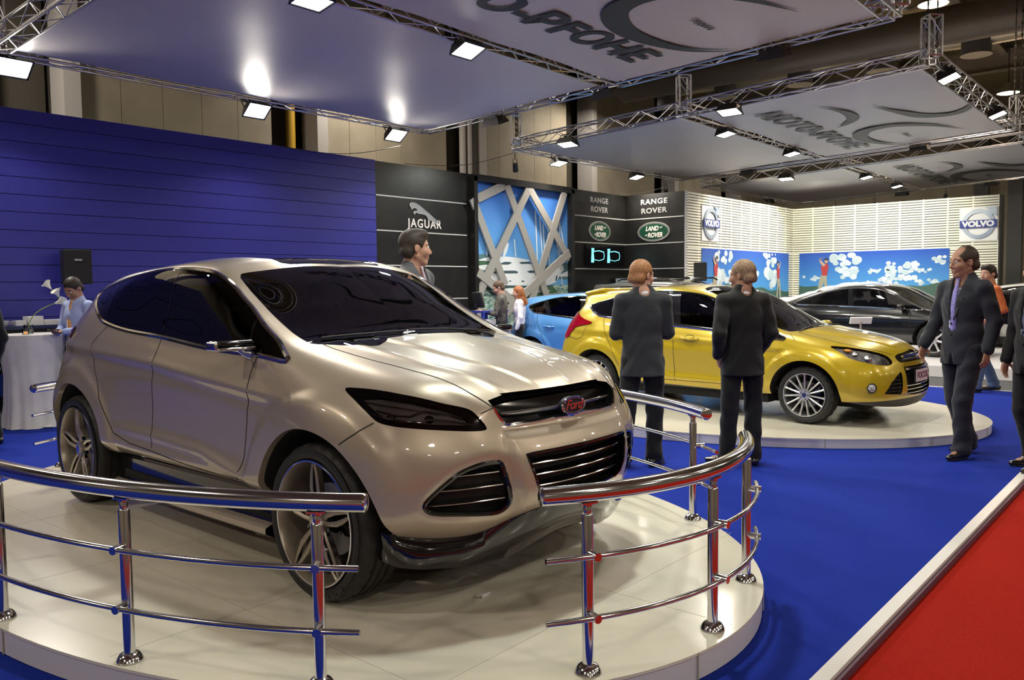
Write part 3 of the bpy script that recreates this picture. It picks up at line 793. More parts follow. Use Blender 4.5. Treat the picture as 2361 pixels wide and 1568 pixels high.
# ---------------------------------------------------------------- golf murals
def mural(kind, fixed, a0, a1, label, golfers, clouds):
    r = thing('golf_mural', label, 'picture')
    sky = grad_mat('printed summer sky', (.10, .42, .72), (.015, .07, .42), .9, 2.6)
    def q4(b, lo, hi, z0, z1, off, mi=0):
        if kind == 'A': b.bbox((lo, fixed - off - .004, z0), (hi, fixed - off, z1), mi)
        else: b.bbox((fixed - off - .004, lo, z0), (fixed - off, hi, z1), mi)
    b = MB(); q4(b, a0, a1, 0, 2.585, 0); b.obj('mural_sky', sky, r, False)
    def P3(a, z, off): return (a, fixed - off, z) if kind == 'A' else (fixed - off, a, z)
    b = MB(); rnd = random.Random(5)
    for i, (c, z, w_, h_) in enumerate(clouds):
        for j in range(16):
            aa = c + rnd.uniform(-.5, .5) * w_; zz = z + rnd.uniform(-.5, .4) * h_; rr = h_ * rnd.uniform(.16, .34); rr = min(rr, 2.56 - zz) if zz + rr > 2.56 else rr
            if rr < .02: continue
            rx = min(rr * 1.25, abs(aa - a0) - .01, abs(a1 - aa) - .01)
            if rx < .03: continue
            k0 = len(b.V); n = 12
            for k in range(n): t = 2 * PI * k / n; b.V.append(P3(aa + rx * math.cos(t), zz + rr * math.sin(t), .006 + .0003 * j))
            b.F.append(tuple(range(k0, k0 + n)) if kind == 'A' else tuple(range(k0, k0 + n))[::-1]); b.M.append(j % 2)
    b.obj('mural_clouds', [mat('printed bright cloud', (.62, .70, .74), .5), mat('printed soft cloud', (.48, .58, .62), .5)], r, False)
    b = MB(); pts = [(a0, 1.0)]; n = 40
    for k in range(n + 1): t = k / n; pts.append((a0 + (a1 - a0) * t, 1.52 + .10 * math.sin(t * 5 + (0 if kind == 'A' else 2)) + .03 * math.sin(t * 31)))
    pts.append((a1, 1.0)); k0 = len(b.V); b.V.extend([P3(x, z, .012) for x, z in pts]); b.F.append(tuple(range(k0, k0 + len(pts)))); b.M.append(0)
    b.obj('mural_hills', mat('printed green hills', (.05, .11, .08), .6), r, False)
    b = MB()
    for g0, s_, mir in golfers:
        body = [(-.02,0),(.14,-.01),(.17,.16),(.19,.30),(.14,.36),(.06,.36),(.0,.30),(-.06,.26),(-.02,.12)]
        legs = [(-.05,0),(-.10,-.16),(-.16,-.62),(-.04,-.62),(.02,-.25),(.06,-.25),(.10,-.62),(.22,-.62),(.14,-.2),(.14,0)]
        arm = [(.10,.34),(.02,.40),(-.07,.50),(-.10,.48),(-.06,.36),(.04,.27)]
        head = [(.12 + .055 * math.cos(t), .44 + .065 * math.sin(t)) for t in np.linspace(0, 2 * PI, 13)[:-1]]
        cap = [(.06,.47),(.18,.46),(.17,.52),(.12,.54),(.07,.52)]; club = [(-.09,.51),(.02,.53),(.02,.545),(-.09,.53)]
        for P_, mi, o_ in ((legs, 1, .018), (body, 0, .02), (arm, 2, .022), (head, 2, .022), (cap, 3, .024), (club, 2, .022)):
            k0 = len(b.V); b.V.extend([P3(g0[0] + x * s_ * mir * (1 if kind == 'A' else -1), g0[1] + y * s_, o_) for x, y in P_]); b.F.append(tuple(range(k0, k0 + len(P_)))); b.M.append(mi)
    b.obj('mural_golfer', [mat('printed red shirt', (.42, .04, .04), .5), mat('printed khaki trousers', (.36, .34, .24), .5), mat('printed skin', (.50, .32, .22), .5), mat('printed black cap', (.03, .03, .03), .5)], r, False)
mural('A', VY - .03, 19.72, 25.49, 'golf picture with two golfers on the left slatted wall', [((20.42, 1.86), 1.0, 1), ((24.72, 1.80), 1.0, -1)],
      [(21.0, 2.42, .9, .36), (21.1, 1.85, 1.0, .45), (24.0, 2.38, .9, .40), (24.1, 1.85, .9, .5), (22.4, 2.12, .8, .3), (22.7, 1.75, .8, .3), (20.2, 1.62, .8, .2), (23.1, 1.95, .3, .15)])
mural('B', VX - .03, 5.74, 10.03, 'golf picture with one golfer on the end slatted wall', [((9.30, 1.88), 1.0, 1)],
      [(8.62, 2.36, .75, .36), (7.0, 2.12, .85, .26), (7.05, 1.88, .7, .24), (7.05, 1.72, 1.2, .22), (8.55, 1.98, .6, .34), (9.65, 1.80, .5, .14), (7.75, 2.0, .4, .14), (6.4, 1.98, .35, .12), (6.3, 1.66, .6, .16), (6.0, 2.28, .3, .2), (8.0, 1.64, .6, .12)])
# wall screen
r = thing('wall_screen', 'black flat screen with two glowing cyan vehicle plans on the black wall', 'screen')
q = MB(); q.bbox((16.95, WY - .05, 2.13), (18.70, WY, 2.66)); q.obj('screen_panel', mat('dark screen glass', (.004, .004, .006), .12), r, False)
q = MB(); M_CY = mat('glowing cyan screen image', (.1, .5, .6), .4, emit=(.25, .85, 1.0), es=1.6)
for x0 in (17.16, 17.88):
    q.prism([(x0, 2.22), (x0 + .12, 2.22), (x0 + .13, 2.32), (x0 + .11, 2.46), (x0 + .14, 2.58), (x0 + .02, 2.58), (x0 + .02, 2.46)], -.004, 0, M=Matrix(((1, 0, 0), (0, 0, 1), (0, 1, 0))), o=(0, WY - .051, 0))
    q.tube([(x0 + .14, WY - .054, 2.50), (x0 + .35, WY - .054, 2.52), (x0 + .56, WY - .054, 2.49)], .012, 6); q.tube([(x0 + .14, WY - .054, 2.29), (x0 + .35, WY - .054, 2.27), (x0 + .56, WY - .054, 2.31)], .008, 6); q.tube([(x0 + .56, WY - .054, 2.49), (x0 + .585, WY - .054, 2.40), (x0 + .56, WY - .054, 2.31)], .008, 6)
q.obj('screen_image', M_CY, r)
# ---------------------------------------------------------------- hall shell
HY, HX, HZ = 16.0, 37.5, 9.2
b = MB()
for k in range(-4, 6):
    x = 6.38 + 5.56 * k
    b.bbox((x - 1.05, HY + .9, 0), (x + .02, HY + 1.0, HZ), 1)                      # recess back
    b.bbox((x, HY + .0, 0), (x + .30, HY + .6, HZ), 2)                                # pale column face
    for j in range(5):
        x0 = x + .32 + j * .84; b.bbox((x0, HY + .28, 0), (x0 + .83, HY + .34, HZ), 0)
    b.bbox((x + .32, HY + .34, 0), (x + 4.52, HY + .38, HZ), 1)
struct(b.obj('wall_hall', [M_HALL, M_HALLD, M_COLM], smooth=False))
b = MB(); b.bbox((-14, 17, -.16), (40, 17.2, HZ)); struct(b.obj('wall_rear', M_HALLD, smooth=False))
b = MB(); b.bbox((HX, -20, -.16), (HX + .2, 17.2, HZ)); struct(b.obj('wall_right', M_HALL, smooth=False))
b = MB(); b.bbox((-14.2, -20, -.16), (-14, 17.2, HZ)); struct(b.obj('wall_west', M_HALL, smooth=False))
b = MB(); b.bbox((-14, -20.2, -.16), (40, -20, HZ)); struct(b.obj('wall_front', M_HALL, smooth=False))
b = MB(); b.bbox((-14, -20.2, HZ), (40, 17.2, HZ + .15)); struct(b.obj('ceiling', M_ROOF, smooth=False))
for i, (x, z0) in enumerate(((11.55, 0), (16.75, 0), (17.0, 0))):
    b = MB(); b.cyl((x, HY - .05 if i else HY + .5, 0), (x, HY - .05 if i else HY + .5, HZ), .09 if i else .11, 14)
    props(b.obj('riser_pipe', [mat('yellow gas pipe', (.55, .33, .02), .5), M_COLM][min(i, 1)]), ('yellow riser pipe in the dark recess behind the blue wall', 'left of the two grey riser pipes behind the black wall', 'right of the two grey riser pipes behind the black wall')[i], 'pipe')
# hall roof steel
def hbeam(name, a, c, w_, h_, label, group):
    a = Vector(a); c = Vector(c); d = (c - a); L_ = d.length; d.normalize(); s_ = d.cross(Vector((0, 0, 1))).normalized(); u = s_.cross(d)
    R3 = Matrix((s_, d, u)).transposed(); q = MB(); m_ = (a + c) / 2
    for dz in (-h_ / 2, h_ / 2): q.box(m_ + u * dz, (w_, L_, .03), M=R3)
    q.box(m_, (.03, L_, h_), M=R3)
    return props(q.obj(name, M_BEAM, smooth=False), label, 'roof beam', group)
for k in range(8):
    y = 14.6 - k * 3.1
    hbeam('roof_beam', (6, y, 8.95), (37, y, 8.95), .22, .34, 'grey steel beam crossing under the yellowish hall roof', 'steel beams under the hall roof')
for k, x in enumerate((13.5, 19.2, 24.8, 30.4)):
    hbeam('main_rafter', (x, -12, 8.6), (x, 15.9, 8.6), .3, .6, 'deep grey rafter running lengthwise under the hall roof', 'deep rafters under the hall roof')
for k in range(6):
    y0 = 15.5 - k * 4.3
    q = MB(); q.tube([(18.6, y0, 8.9), (20.8, y0 - 1.3, 7.9), (23.4, y0 - 2.6, 8.9)], .05, 6)
    props(q.obj('brace', M_BEAM), 'thin grey brace under the hall roof', 'brace', 'thin braces under the hall roof')
q = MB(); q.tube([(22.2, y, 7.75) for y in np.linspace(14.2, -3, 60)], [.44 + (.012 if i % 4 == 0 else 0) for i in range(60)], 24); props(q.obj('air_duct', M_DUCT), 'big dark round air duct under the hall roof', 'air duct')
q = MB(); yy = np.linspace(13.8, -3, 340); q.tube([(23.7, y, 7.75 + .05 * math.sin(y * 1.1)) for y in yy], [.20 + (.014 if i % 2 else 0) for i in range(340)], 16); props(q.obj('flexible_duct', M_FLEX), 'silver corrugated flexible duct beside the big dark duct', 'air duct')
for i, y in enumerate((13.44, 11.47, 9.19, 6.99, 4.73)):
    r = thing('air_diffuser', ('farthest', 'second farthest', 'middle', 'second nearest', 'nearest')[i] + ' round drum diffuser hanging from the flexible duct', 'air diffuser', (23.6, y, 7.28))
    q = MB(); q.lathe([(.0, .42), (.33, .42), (.34, .38), (.34, .04), (.37, .0), (.36, -.01)], 28); q.obj('drum', mat('grey drum metal', (.17, .18, .20), .5, metal=.4), r)
    q = MB(); q.lathe([(.36, -.01), (.30, .02), (.0, .02)], 28); q.obj('diffuser_face', mat('cream diffuser face', (.55, .52, .40), .6), r)
# right hand end of the hall: door, frame, number
b = MB()
for z in (.0, 1.15, 2.3, 3.45, 4.6): b.bbox((HX - .12, -3, z + .02), (HX - .05, 5.6, z + 1.13))
struct(b.obj('door_1', mat('greenish grey sectional door', (.36, .35, .27), .6), smooth=False))
b = MB(); b.bbox((HX - .3, 5.75, 0), (HX - .1, 6.25, 7.5)); b.bbox((HX - .4, 6.9, 0), (HX - .1, 7.4, 7.5)); b.bbox((HX - .28, -3, 5.8), (HX - .12, 7.4, 6.05)); struct(b.obj('trim_5', mat('dark steel door frame', (.07, .075, .08), .5), smooth=False))
b = MB(); wtext(b, '22', .34, 'B', (HX - .13, 5.40, 3.72), .004, .012); props(b.obj('door_number', mat('blue number paint', (.02, .06, .22), .6), smooth=False), 'blue number 22 painted on the hall door at the right edge', 'lettering')

# hall lamp light: two seen pendants, the rest unseen and added as fill
def hallamp(x, y, z=7.6, e=210, col=(1, .90, .76)):
    l = bpy.data.lights.new('hall_lamp_light', 'AREA'); l.shape = 'DISK'; l.size = .55; l.energy = e; l.color = col
    lo = bpy.data.objects.new('hall_lamp_light', l); C.objects.link(lo); lo.location = (x, y, z - .06)
# ---------------------------------------------------------------- canopies: tilted fabric sails in truss frames
SL = .04
def cz(y): return 4.502 + (11.2 - y) * SL
def truss(a, c, s_=.22, pitch=.34, name='truss', parent=None, up=1):
    """square lattice truss: a, c = lower centre line ends"""
    a = Vector(a); c = Vector(c); d = c - a; L_ = d.length; d.normalize(); sd = d.cross(Vector((0, 0, 1))).normalized(); u = sd.cross(d)
    q = MB(); off = [sd * (s_ / 2), sd * (-s_ / 2), sd * (s_ / 2) + u * s_ * up, sd * (-s_ / 2) + u * s_ * up]
    for o in off: q.cyl(a + o, c + o, .016, 8)
    n = max(2, int(L_ / pitch))
    for i in range(n):
        t0, t1 = L_ * i / n, L_ * (i + 1) / n; f = i % 2
        for p, r_ in ((0, 1), (2, 3), (0, 2), (1, 3)):
            A_, B_ = (off[p], off[r_]) if f else (off[r_], off[p])
            q.tube([a + d * t0 + A_, a + d * t1 + B_], .0075, 5, caps=False)
    for t0 in [0, L_]:
        for p, r_ in ((0, 1), (1, 3), (3, 2), (2, 0)): q.tube([a + d * t0 + off[p], a + d * t0 + off[r_]], .012, 5, caps=False)
    return q.obj(name, M_ALU, parent)
def logo(parent, ox, oy, m_, s_=1.0):
    """print on the underside: u runs along +X, v towards -Y"""
    def P(u, v, t=.004): y = oy - v * s_; return (ox + u * s_, y, cz(y) - t)
    q = MB()
    V, F = text_shape('МОТО-РFОНЕ', .62, 0, bold=.022, shear=.12, spacing=1.04); V = V * np.array([1.22, 1, 1])
    q.add([P(x, y) for x, y, z in V], F)
    V, F = text_shape('години', .15, 0, bold=.004, shear=.35, spacing=1.0)
    q.add([P(x + 1.85, y + 1.25) for x, y, z in V], F)
    def swoosh(pts, wmax):
        P_ = smooth_poly(pts, 8, False); n = len(P_); L2, R2 = [], []
        for i, p in enumerate(P_):
            t = P_[min(i + 1, n - 1)] - P_[max(i - 1, 0)]; t = t / (np.linalg.norm(t) + 1e-9); nn = np.array([-t[1], t[0]]); w_ = wmax * math.sin(PI * i / (n - 1)) ** 1.5 + .004
            L2.append(P(*(p + nn * w_))); R2.append(P(*(p - nn * w_)))
        for i in range(n - 1): q.add([L2[i], L2[i + 1], R2[i + 1], R2[i]], [(0, 1, 2, 3)])
    swoosh([(-2.35, .85), (-1.5, 1.05), (-.8, 1.0), (-.35, .72), (-.15, .45)], .11)
    swoosh([(-1.5, 1.55), (-.7, 1.75), (.1, 2.0), (.4, 2.4), (.1, 2.75), (-.5, 2.95)], .16)
    swoosh([(3.2, 1.1), (2.6, .62), (1.5, .45), (.7, .75), (.62, 1.35), (1.3, 1.9), (2.3, 2.25)], .16)
    return q.obj('canopy_print', m_, parent, False)
def canopy(x0, x1, y0, y1, yd, label, ink):
    r = thing('canopy', label, 'canopy')
    for a, c in ((y0 + .14, yd - .16), (yd + .16, y1 - .14)):
        q = MB(); n = 10; m_ = 6
        for j in range(m_ + 1):
            for i in range(n + 1):
                x = x0 + .14 + (x1 - x0 - .28) * i / n; y = a + (c - a) * j / m_; q.V.append((x, y, cz(y) + .02 + .012 * math.sin(i * 1.9 + j)))
        for j in range(m_):
            for i in range(n): k = j * (n + 1) + i; q.F.append((k, k + n + 1, k + n + 2, k + 1)); q.M.append(0)
        o = q.obj('fabric_panel', M_FAB, r); 
    truss((x0, y1, cz(y1)), (x1, y1, cz(y1)), parent=r); truss((x0, y0, cz(y0)), (x1, y0, cz(y0)), parent=r)
    truss((x0, y0, cz(y0)), (x0, y1, cz(y1)), parent=r); truss((x1, y0, cz(y0)), (x1, y1, cz(y1)), parent=r)
    truss((x0, yd, cz(yd)), (x1, yd, cz(yd)), parent=r)
    for x in (x0, x1):
        for y in (y0, y1, yd):
            truss((x, y, cz(y) + .1), (x + .001, y + .001, cz(y) + .68), .2, .2, 'truss_post', r)
    logo(r, (x0 + x1) / 2 + .15, yd - 1.08, ink)
    return r
canopy(3.75, 10.85, 3.10, 11.28, 7.15, 'nearest white sail canopy with black print above the railed turntable', M_INK)
canopy(13.50, 20.40, 3.35, 11.30, 7.40, 'middle white sail canopy with grey print above the black wall corner', M_INKG)
canopy(22.30, 29.40, 3.45, 11.50, 7.50, 'farthest white sail canopy with grey print above the slatted walls', M_INKG)
# ---------------------------------------------------------------- floodlights
FW = 95.0
def floodlight_proto():
    r = thing('floodlight', 'x', 'floodlight')
    q = MB()
    # housing, opening down (-z), seen from the side as a wedge
    top = [(-.15, -.10), (.15, -.10), (.15, .10), (-.15, .10)]; bot = [(-.20, -.15), (.20, -.15), (.20, .15), (-.20, .15)]
    V = [(x, y, .13) for x, y in top] + [(x, y, .0) for x, y in bot] + [(x * .9, y * .88, .0) for x, y in bot] + [(x * .8, y * .7, .045) for x, y in bot]
    F = [(0, 1, 2, 3)] + [(i, i + 4, (i + 1) % 4 + 4, (i + 1) % 4) for i in range(4)] + [(i + 4, i + 8, (i + 1) % 4 + 8, (i + 1) % 4 + 4) for i in range(4)] + [(i + 8, i + 12, (i + 1) % 4 + 12, (i + 1) % 4 + 8) for i in range(4)]
    q.add(V, F); q.box((0, 0, .155), (.16, .1, .06)); q.obj('housing', M_HOUS, r, False)
    q = MB(); q.bbox((-.172, -.125, .008), (.172, .125, .014)); q.obj('lamp_glass', M_LAMP, r, False)
    q = MB(); q.tube([(-.205, 0, .06), (-.205, 0, .22), (0, 0, .235), (.205, 0, .22), (.205, 0, .06)], .011, 6); q.cyl((0, 0, .2), (0, 0, .235), .02, 6); q.obj('yoke', M_HOUS, r)
    return r
# (x, y, drop below the truss, tilt towards -Y, turn, label, extra strength)
FL = [
 (7.64, 7.15, .15, 22, 0, 'floodlight on the middle truss of the nearest canopy', 1.0),
 (7.35, 11.35, .15, 38, 0, 'brightest floodlight on the nearest canopy back truss above the blue wall', 1.0),
 (3.95, 11.35, .15, 38, 0, 'floodlight at the left edge of the frame above the blue wall', 1.0),
 (10.20, 11.35, .15, 36, 0, 'floodlight near the back corner of the nearest canopy above the black wall', 1.0),
 (10.92, 9.6, .15, 20, 90, 'floodlight on the right truss of the nearest canopy, nearest its back corner', 1.0),
 (10.92, 7.3, .15, 16, 90, 'floodlight below the middle of the right truss of the nearest canopy', 1.0),
 (10.92, 4.6, .15, 16, 90, 'floodlight on the right truss of the nearest canopy, toward the camera side', 1.0),
 (13.42, 6.45, .15, 14, -90, 'floodlight on the left truss of the middle canopy, in front', 1.0),
 (15.15, 7.35, .15, 12, 0, 'left floodlight on the middle truss of the middle canopy', 1.0),
 (18.45, 7.35, .15, 12, 0, 'right floodlight on the middle truss of the middle canopy', 1.0),
 (13.42, 9.9, .15, 12, -90, 'floodlight on the left truss of the middle canopy, at its back end', 1.0),
 (15.1, 11.38, .13, 16, 0, 'left floodlight on the back truss of the middle canopy', .8),
 (18.4, 11.38, .13, 16, 0, 'right floodlight on the back truss of the middle canopy', .8),
 (20.47, 9.3, .14, 10, 90, 'floodlight on the right truss of the middle canopy, at its back end', .8),
 (20.47, 5.2, .14, 10, 90, 'floodlight on the right truss of the middle canopy, in front', .8),
 (24.0, 7.45, .14, 12, 0, 'left floodlight on the middle truss of the farthest canopy', .8),
 (26.9, 7.45, .14, 12, 0, 'right floodlight on the middle truss of the farthest canopy', .8),
 (14.2, 3.2, .12, 20, 0, 'floodlight on the camera side truss of the middle canopy, left', 1.0),
 (17.9, 3.2, .12, 20, 0, 'floodlight on the camera side truss of the middle canopy, right', 1.0),
 (27.0, 11.55, .13, -14, 0, 'floodlight on the back truss of the farthest canopy above the left slatted wall', 1.2),
 (29.45, 8.0, .14, 10, 90, 'floodlight on the right truss of the farthest canopy, back', 1.0),
 (29.45, 5.4, .14, 10, 90, 'floodlight on the right truss of the farthest canopy, front', 1.0),
 (5.35, 7.2, .12, 10, 0, 'floodlight cut by the frame top on the middle truss of the nearest canopy', .8),
 (22.2, 9.0, .14, -10, 90, 'floodlight at the left truss of the farthest canopy', 1.0),
 (7.2, 3.0, .13, -5, 0, 'floodlight on the camera side truss of the nearest canopy, beyond the top of the frame', 1.0),
 (4.2, 3.0, .13, -5, 0, 'leftmost floodlight on the camera side truss of the nearest canopy', 1.0),
]
fp = floodlight_proto()
for i, (x, y, dr, tilt, turn, lb, k) in enumerate(FL):
    o = fp if i == 0 else copy_thing(fp)
    z = cz(y) - dr
    E_ = Matrix.Rotation(math.radians(turn), 4, 'Z') @ Matrix.Rotation(math.radians(-tilt), 4, 'X')
    o.matrix_world = Matrix.Translation((x, y, z + .02)) @ E_
    o['label'] = lb; o['group'] = 'floodlights on the canopy trusses'
    l = bpy.data.lights.new('flood_beam', 'AREA'); l.shape = 'RECTANGLE'; l.size = .33; l.size_y = .24; l.energy = FW * k; l.color = (1.0, .93, .80) if i % 5 else (.93, 1.0, .92); l.spread = math.radians(150)
    lo = bpy.data.objects.new('flood_beam', l); C.objects.link(lo); lo.matrix_world = Matrix.Translation((x, y, z + .02)) @ E_ @ Matrix.Translation((0, 0, -.004))
# small spots and pendants
def small_spot(x, y, z, lb, aim=(0, 0, -1)):
    r = thing('spotlight', lb, 'spotlight', (x, y, z)); q = MB(); q.cyl((0, 0, 0), (.08, .05, -.14), .055, 14, r2=.065); q.obj('spot_can', M_HOUS, r)
    q = MB(); q.tube([(-.07, 0, -.05), (-.07, 0, .1), (.07, 0, .1), (.07, 0, -.05)], .008, 5); q.cyl((0, 0, .1), (0, 0, .22), .01, 6); q.obj('yoke', M_HOUS, r)
for x, y, z, lb in ((13.7, 11.5, 4.25, 'small black spotlight at the back left corner of the middle canopy'), (20.0, 11.45, 4.22, 'small black spotlight at the back right corner of the middle canopy'),
                    (24.0, 11.65, 4.2, 'first small spotlight above the left slatted wall'), (28.5, 11.65, 4.2, 'last small spotlight above the left slatted wall'),
                    (29.55, 10.2, 4.3, 'left small spotlight above the end slatted wall'), (29.55, 8.9, 4.35, 'middle small spotlight above the end slatted wall'), (29.55, 6.7, 4.45, 'right small spotlight above the end slatted wall')):
    small_spot(x, y, z, lb)
for i, (x, y) in enumerate(((23.2, 11.2), (25.0, 11.2))):
    l = bpy.data.lights.new('wall_washer', 'SPOT'); l.energy = 260; l.spot_size = math.radians(95); l.spot_blend = .6; l.shadow_soft_size = .08; l.color = (1, .95, .78)
    lo = bpy.data.objects.new('wall_washer', l); C.objects.link(lo); lo.location = (x - 1.2 * i, 8.9, 4.35); lo.rotation_euler = (math.radians(52), 0, 0)
for i, y in enumerate((9.0, 6.6)):
    l = bpy.data.lights.new('wall_washer', 'SPOT'); l.energy = 300; l.spot_size = math.radians(100); l.spot_blend = .6; l.shadow_soft_size = .08; l.color = (1, .97, .82)
    lo = bpy.data.objects.new('wall_washer', l); C.objects.link(lo); lo.location = (23.6, y, 4.4); lo.rotation_euler = (math.radians(58), 0, math.radians(-90))
def pendant(x, y, z, lb):
    r = thing('pendant_lamp', lb, 'pendant lamp', (x, y, z), group='added high bay fill lamps' if 'high bay' in lb else None); q = MB(); q.lathe([(.0, .30), (.09, .29), (.13, .22), (.30, .02), (.31, 0), (.29, 0)], 28); q.obj('lamp_shade', M_BEAM, r)
    q = MB(); q.lathe([(.29, .004), (.15, -.03), (0, -.04)], 28); q.obj('lamp_glow', M_WARM, r)
    q = MB(); q.cyl((0, 0, .3), (0, 0, 9.2 - z), .012, 6); q.obj('cable', M_HOUS, r)
pendant(19.0, 4.62, 7.35, 'warm pendant lamp at the top edge of the frame'); pendant(27.8, 4.72, 7.05, 'warm pendant lamp at the right edge hanging on dark cables')
hallamp(19.0, 4.62, 7.35, 260, (1, .74, .52)); hallamp(27.8, 4.72, 7.05, 260, (1, .74, .52))
k = 0
for x in (-9, -3, 3, 9, 15, 21):  # unseen pendants added to lift the dark side of the car
    for y in (-13, -6):
        pendant(x, y, 7.6, 'high bay pendant lamp added unseen to the hall behind the camera'); hallamp(x, y)
for x, y in ((-9, 1), (-4, 7), (-9, 13), (4.0, 14.2), (13.0, 14.6), (22.0, 14.6), (31, 12), (33, -2), (1.0, 14.6)):  # more pendants added so the hall walls come out brighter
    pendant(x, y, 7.6, 'high bay pendant lamp added to brighten the hall above the stand walls'); hallamp(x, y, 7.6, 260)
# chains holding the canopies
def chain(x, y, z0, z1, lb, grp):
    q = MB(); n = int((z1 - z0) / .12)
    q.cyl((x, y, z0), (x, y, z1), .010, 5)
    for k in range(n): q.box((x, y, z0 + .12 * k), (.04, .014, .07) if k % 2 else (.014, .04, .07))
    props(q.obj('chain', M_HOUS, smooth=False), lb, 'chain', grp)
for x, y in ((13.5, 3.35), (13.62, 3.25), (20.4, 3.35), (20.5, 3.25), (13.5, 11.3), (13.62, 11.35), (10.85, 7.15), (20.4, 11.3), (22.3, 3.45), (22.4, 3.35), (29.4, 3.45)):
    chain(x, y, cz(y) + .3, 9.2, 'dark chain hoisting a canopy corner from the hall roof', 'hoisting chains of the canopies')
def cable(pts, lb, m_=None, r=.006):
    P_ = smooth_poly([np.array(p, float) for p in pts], 8, False); q = MB(); q.tube([tuple(p) for p in P_], r, 5); props(q.obj('cable', m_ or M_HOUS), lb, 'cable')
cable([(10.3, 11.35, 4.2), (9.6, 11.7, 4.03), (8.9, 11.95, 3.99), (8.0, 12.0, 4.03)], 'dark lamp cable sagging onto the top of the blue wall')
cable([(13.5, 11.3, 4.45), (12.6, 11.8, 4.16), (11.6, 12.02, 4.06), (11.0, 12.03, 4.03)], 'dark cable from the middle canopy corner to the black wall top')
cable([(20.2, 11.4, 4.35), (19.4, 11.8, 4.12), (18.6, 12.03, 4.03)], 'pale cable sagging from the middle canopy corner', M_IVO)
# ---------------------------------------------------------------- the champagne concept car
def st(x, *yz): return [(x, y, z) for y, z in yz]
CON_MAIN = [
 [(-3.42,.80,.42),(-3.46,.86,.50),(-3.48,.875,.64),(-3.48,.86,.80),(-3.46,.825,.96),(-3.44,.785,1.10),(-3.42,.72,1.24),(-3.38,.65,1.36),(-3.36,.57,1.46),(-3.38,.50,1.53),(-3.40,.30,1.57),(-3.41,0,1.58)],
 st(-3.2,(.88,.42),(.94,.50),(.962,.64),(.952,.80),(.92,.96),(.885,1.10),(.81,1.25),(.725,1.37),(.65,1.47),(.56,1.55),(.33,1.60),(0,1.61)),
 st(-2.9,(.90,.42),(.965,.50),(.985,.64),(.985,.82),(.955,1.02),(.915,1.16),(.85,1.30),(.77,1.41),(.69,1.51),(.59,1.595),(.34,1.64),(0,1.65)),
 st(-2.45,(.90,.42),(.958,.50),(.955,.62),(.96,.82),(.968,1.07),(.94,1.17),(.89,1.265),(.82,1.41),(.725,1.555),(.62,1.63),(.35,1.675),(0,1.685)),
 st(-1.9,(.895,.43),(.96,.49),(.94,.60),(.945,.80),(.975,1.045),(.95,1.13),(.90,1.22),(.83,1.41),(.745,1.605),(.635,1.66),(.36,1.70),(0,1.71)),
 st(-1.3,(.90,.44),(.965,.50),(.942,.62),(.948,.80),(.98,1.00),(.955,1.08),(.905,1.17),(.845,1.38),(.765,1.585),(.67,1.635),(.37,1.68),(0,1.69)),
 st(-1.0,(.90,.445),(.965,.505),(.945,.62),(.95,.80),(.98,.98),(.955,1.065),(.905,1.155),(.85,1.33),(.775,1.485),(.695,1.50),(.37,1.59),(0,1.61)),
 st(-.7,(.90,.45),(.965,.51),(.95,.63),(.955,.80),(.975,.965),(.95,1.055),(.905,1.145),(.865,1.23),(.80,1.325),(.71,1.335),(.37,1.415),(0,1.435)),
 st(-.37,(.90,.44),(.965,.52),(.97,.64),(.968,.80),(.972,.94),(.94,1.045),(.90,1.125),(.86,1.165),(.80,1.19),(.72,1.20),(.38,1.225),(0,1.235)),
 st(0,(.90,.44),(.965,.52),(.987,.64),(.992,.80),(.975,.92),(.94,1.005),(.885,1.062),(.82,1.10),(.74,1.125),(.66,1.135),(.36,1.165),(0,1.175)),
 st(.25,(.90,.42),(.955,.50),(.975,.64),(.972,.79),(.948,.89),(.91,.965),(.855,1.018),(.79,1.058),(.71,1.085),(.635,1.095),(.35,1.12),(0,1.13)),
 [(.44,.885,.40),(.45,.925,.49),(.45,.93,.63),(.45,.918,.76),(.45,.885,.855),(.45,.84,.925),(.45,.79,.975),(.45,.725,1.02),(.45,.655,1.045),(.45,.595,1.057),(.45,.33,1.08),(.45,0,1.085)],
 [(.51,.79,.37),(.58,.815,.48),(.605,.81,.62),(.60,.80,.74),(.585,.77,.825),(.575,.735,.885),(.57,.695,.93),(.57,.65,.965),(.57,.60,.99),(.58,.545,1.01),(.58,.32,1.035),(.58,0,1.04)],
 [(.64,.57,.355),(.74,.57,.48),(.765,.56,.62),(.755,.55,.72),(.735,.545,.79),(.715,.54,.84),(.705,.53,.875),(.70,.515,.90),(.70,.495,.92),(.705,.465,.935),(.735,.25,.955),(.755,0,.962)],
]
CON_F = [
 [(.79,.28,.455),(.835,.28,.51),(.852,.28,.60),(.835,.28,.72),(.80,.26,.79),(.78,.25,.83),(.77,.25,.86),(.76,.25,.89),(.748,.25,.92),(.735,.25,.945)],
 [(.82,0,.475),(.86,0,.52),(.875,0,.60),(.86,0,.72),(.83,0,.79),(.81,0,.83),(.80,0,.86),(.79,0,.89),(.775,0,.92),(.757,0,.95)],
]
CON_R = [
 [(-3.58,0,.42),(-3.63,0,.50),(-3.66,0,.64),(-3.66,0,.80),(-3.64,0,.96),(-3.62,0,1.10),(-3.56,0,1.24),(-3.48,0,1.36),(-3.42,0,1.46),(-3.41,0,1.535)],
 [(-3.54,.5,.42),(-3.59,.5,.50),(-3.62,.5,.64),(-3.62,.5,.80),(-3.60,.5,.96),(-3.58,.48,1.10),(-3.53,.45,1.24),(-3.46,.4,1.36),(-3.41,.36,1.46),(-3.40,.32,1.535)],
]

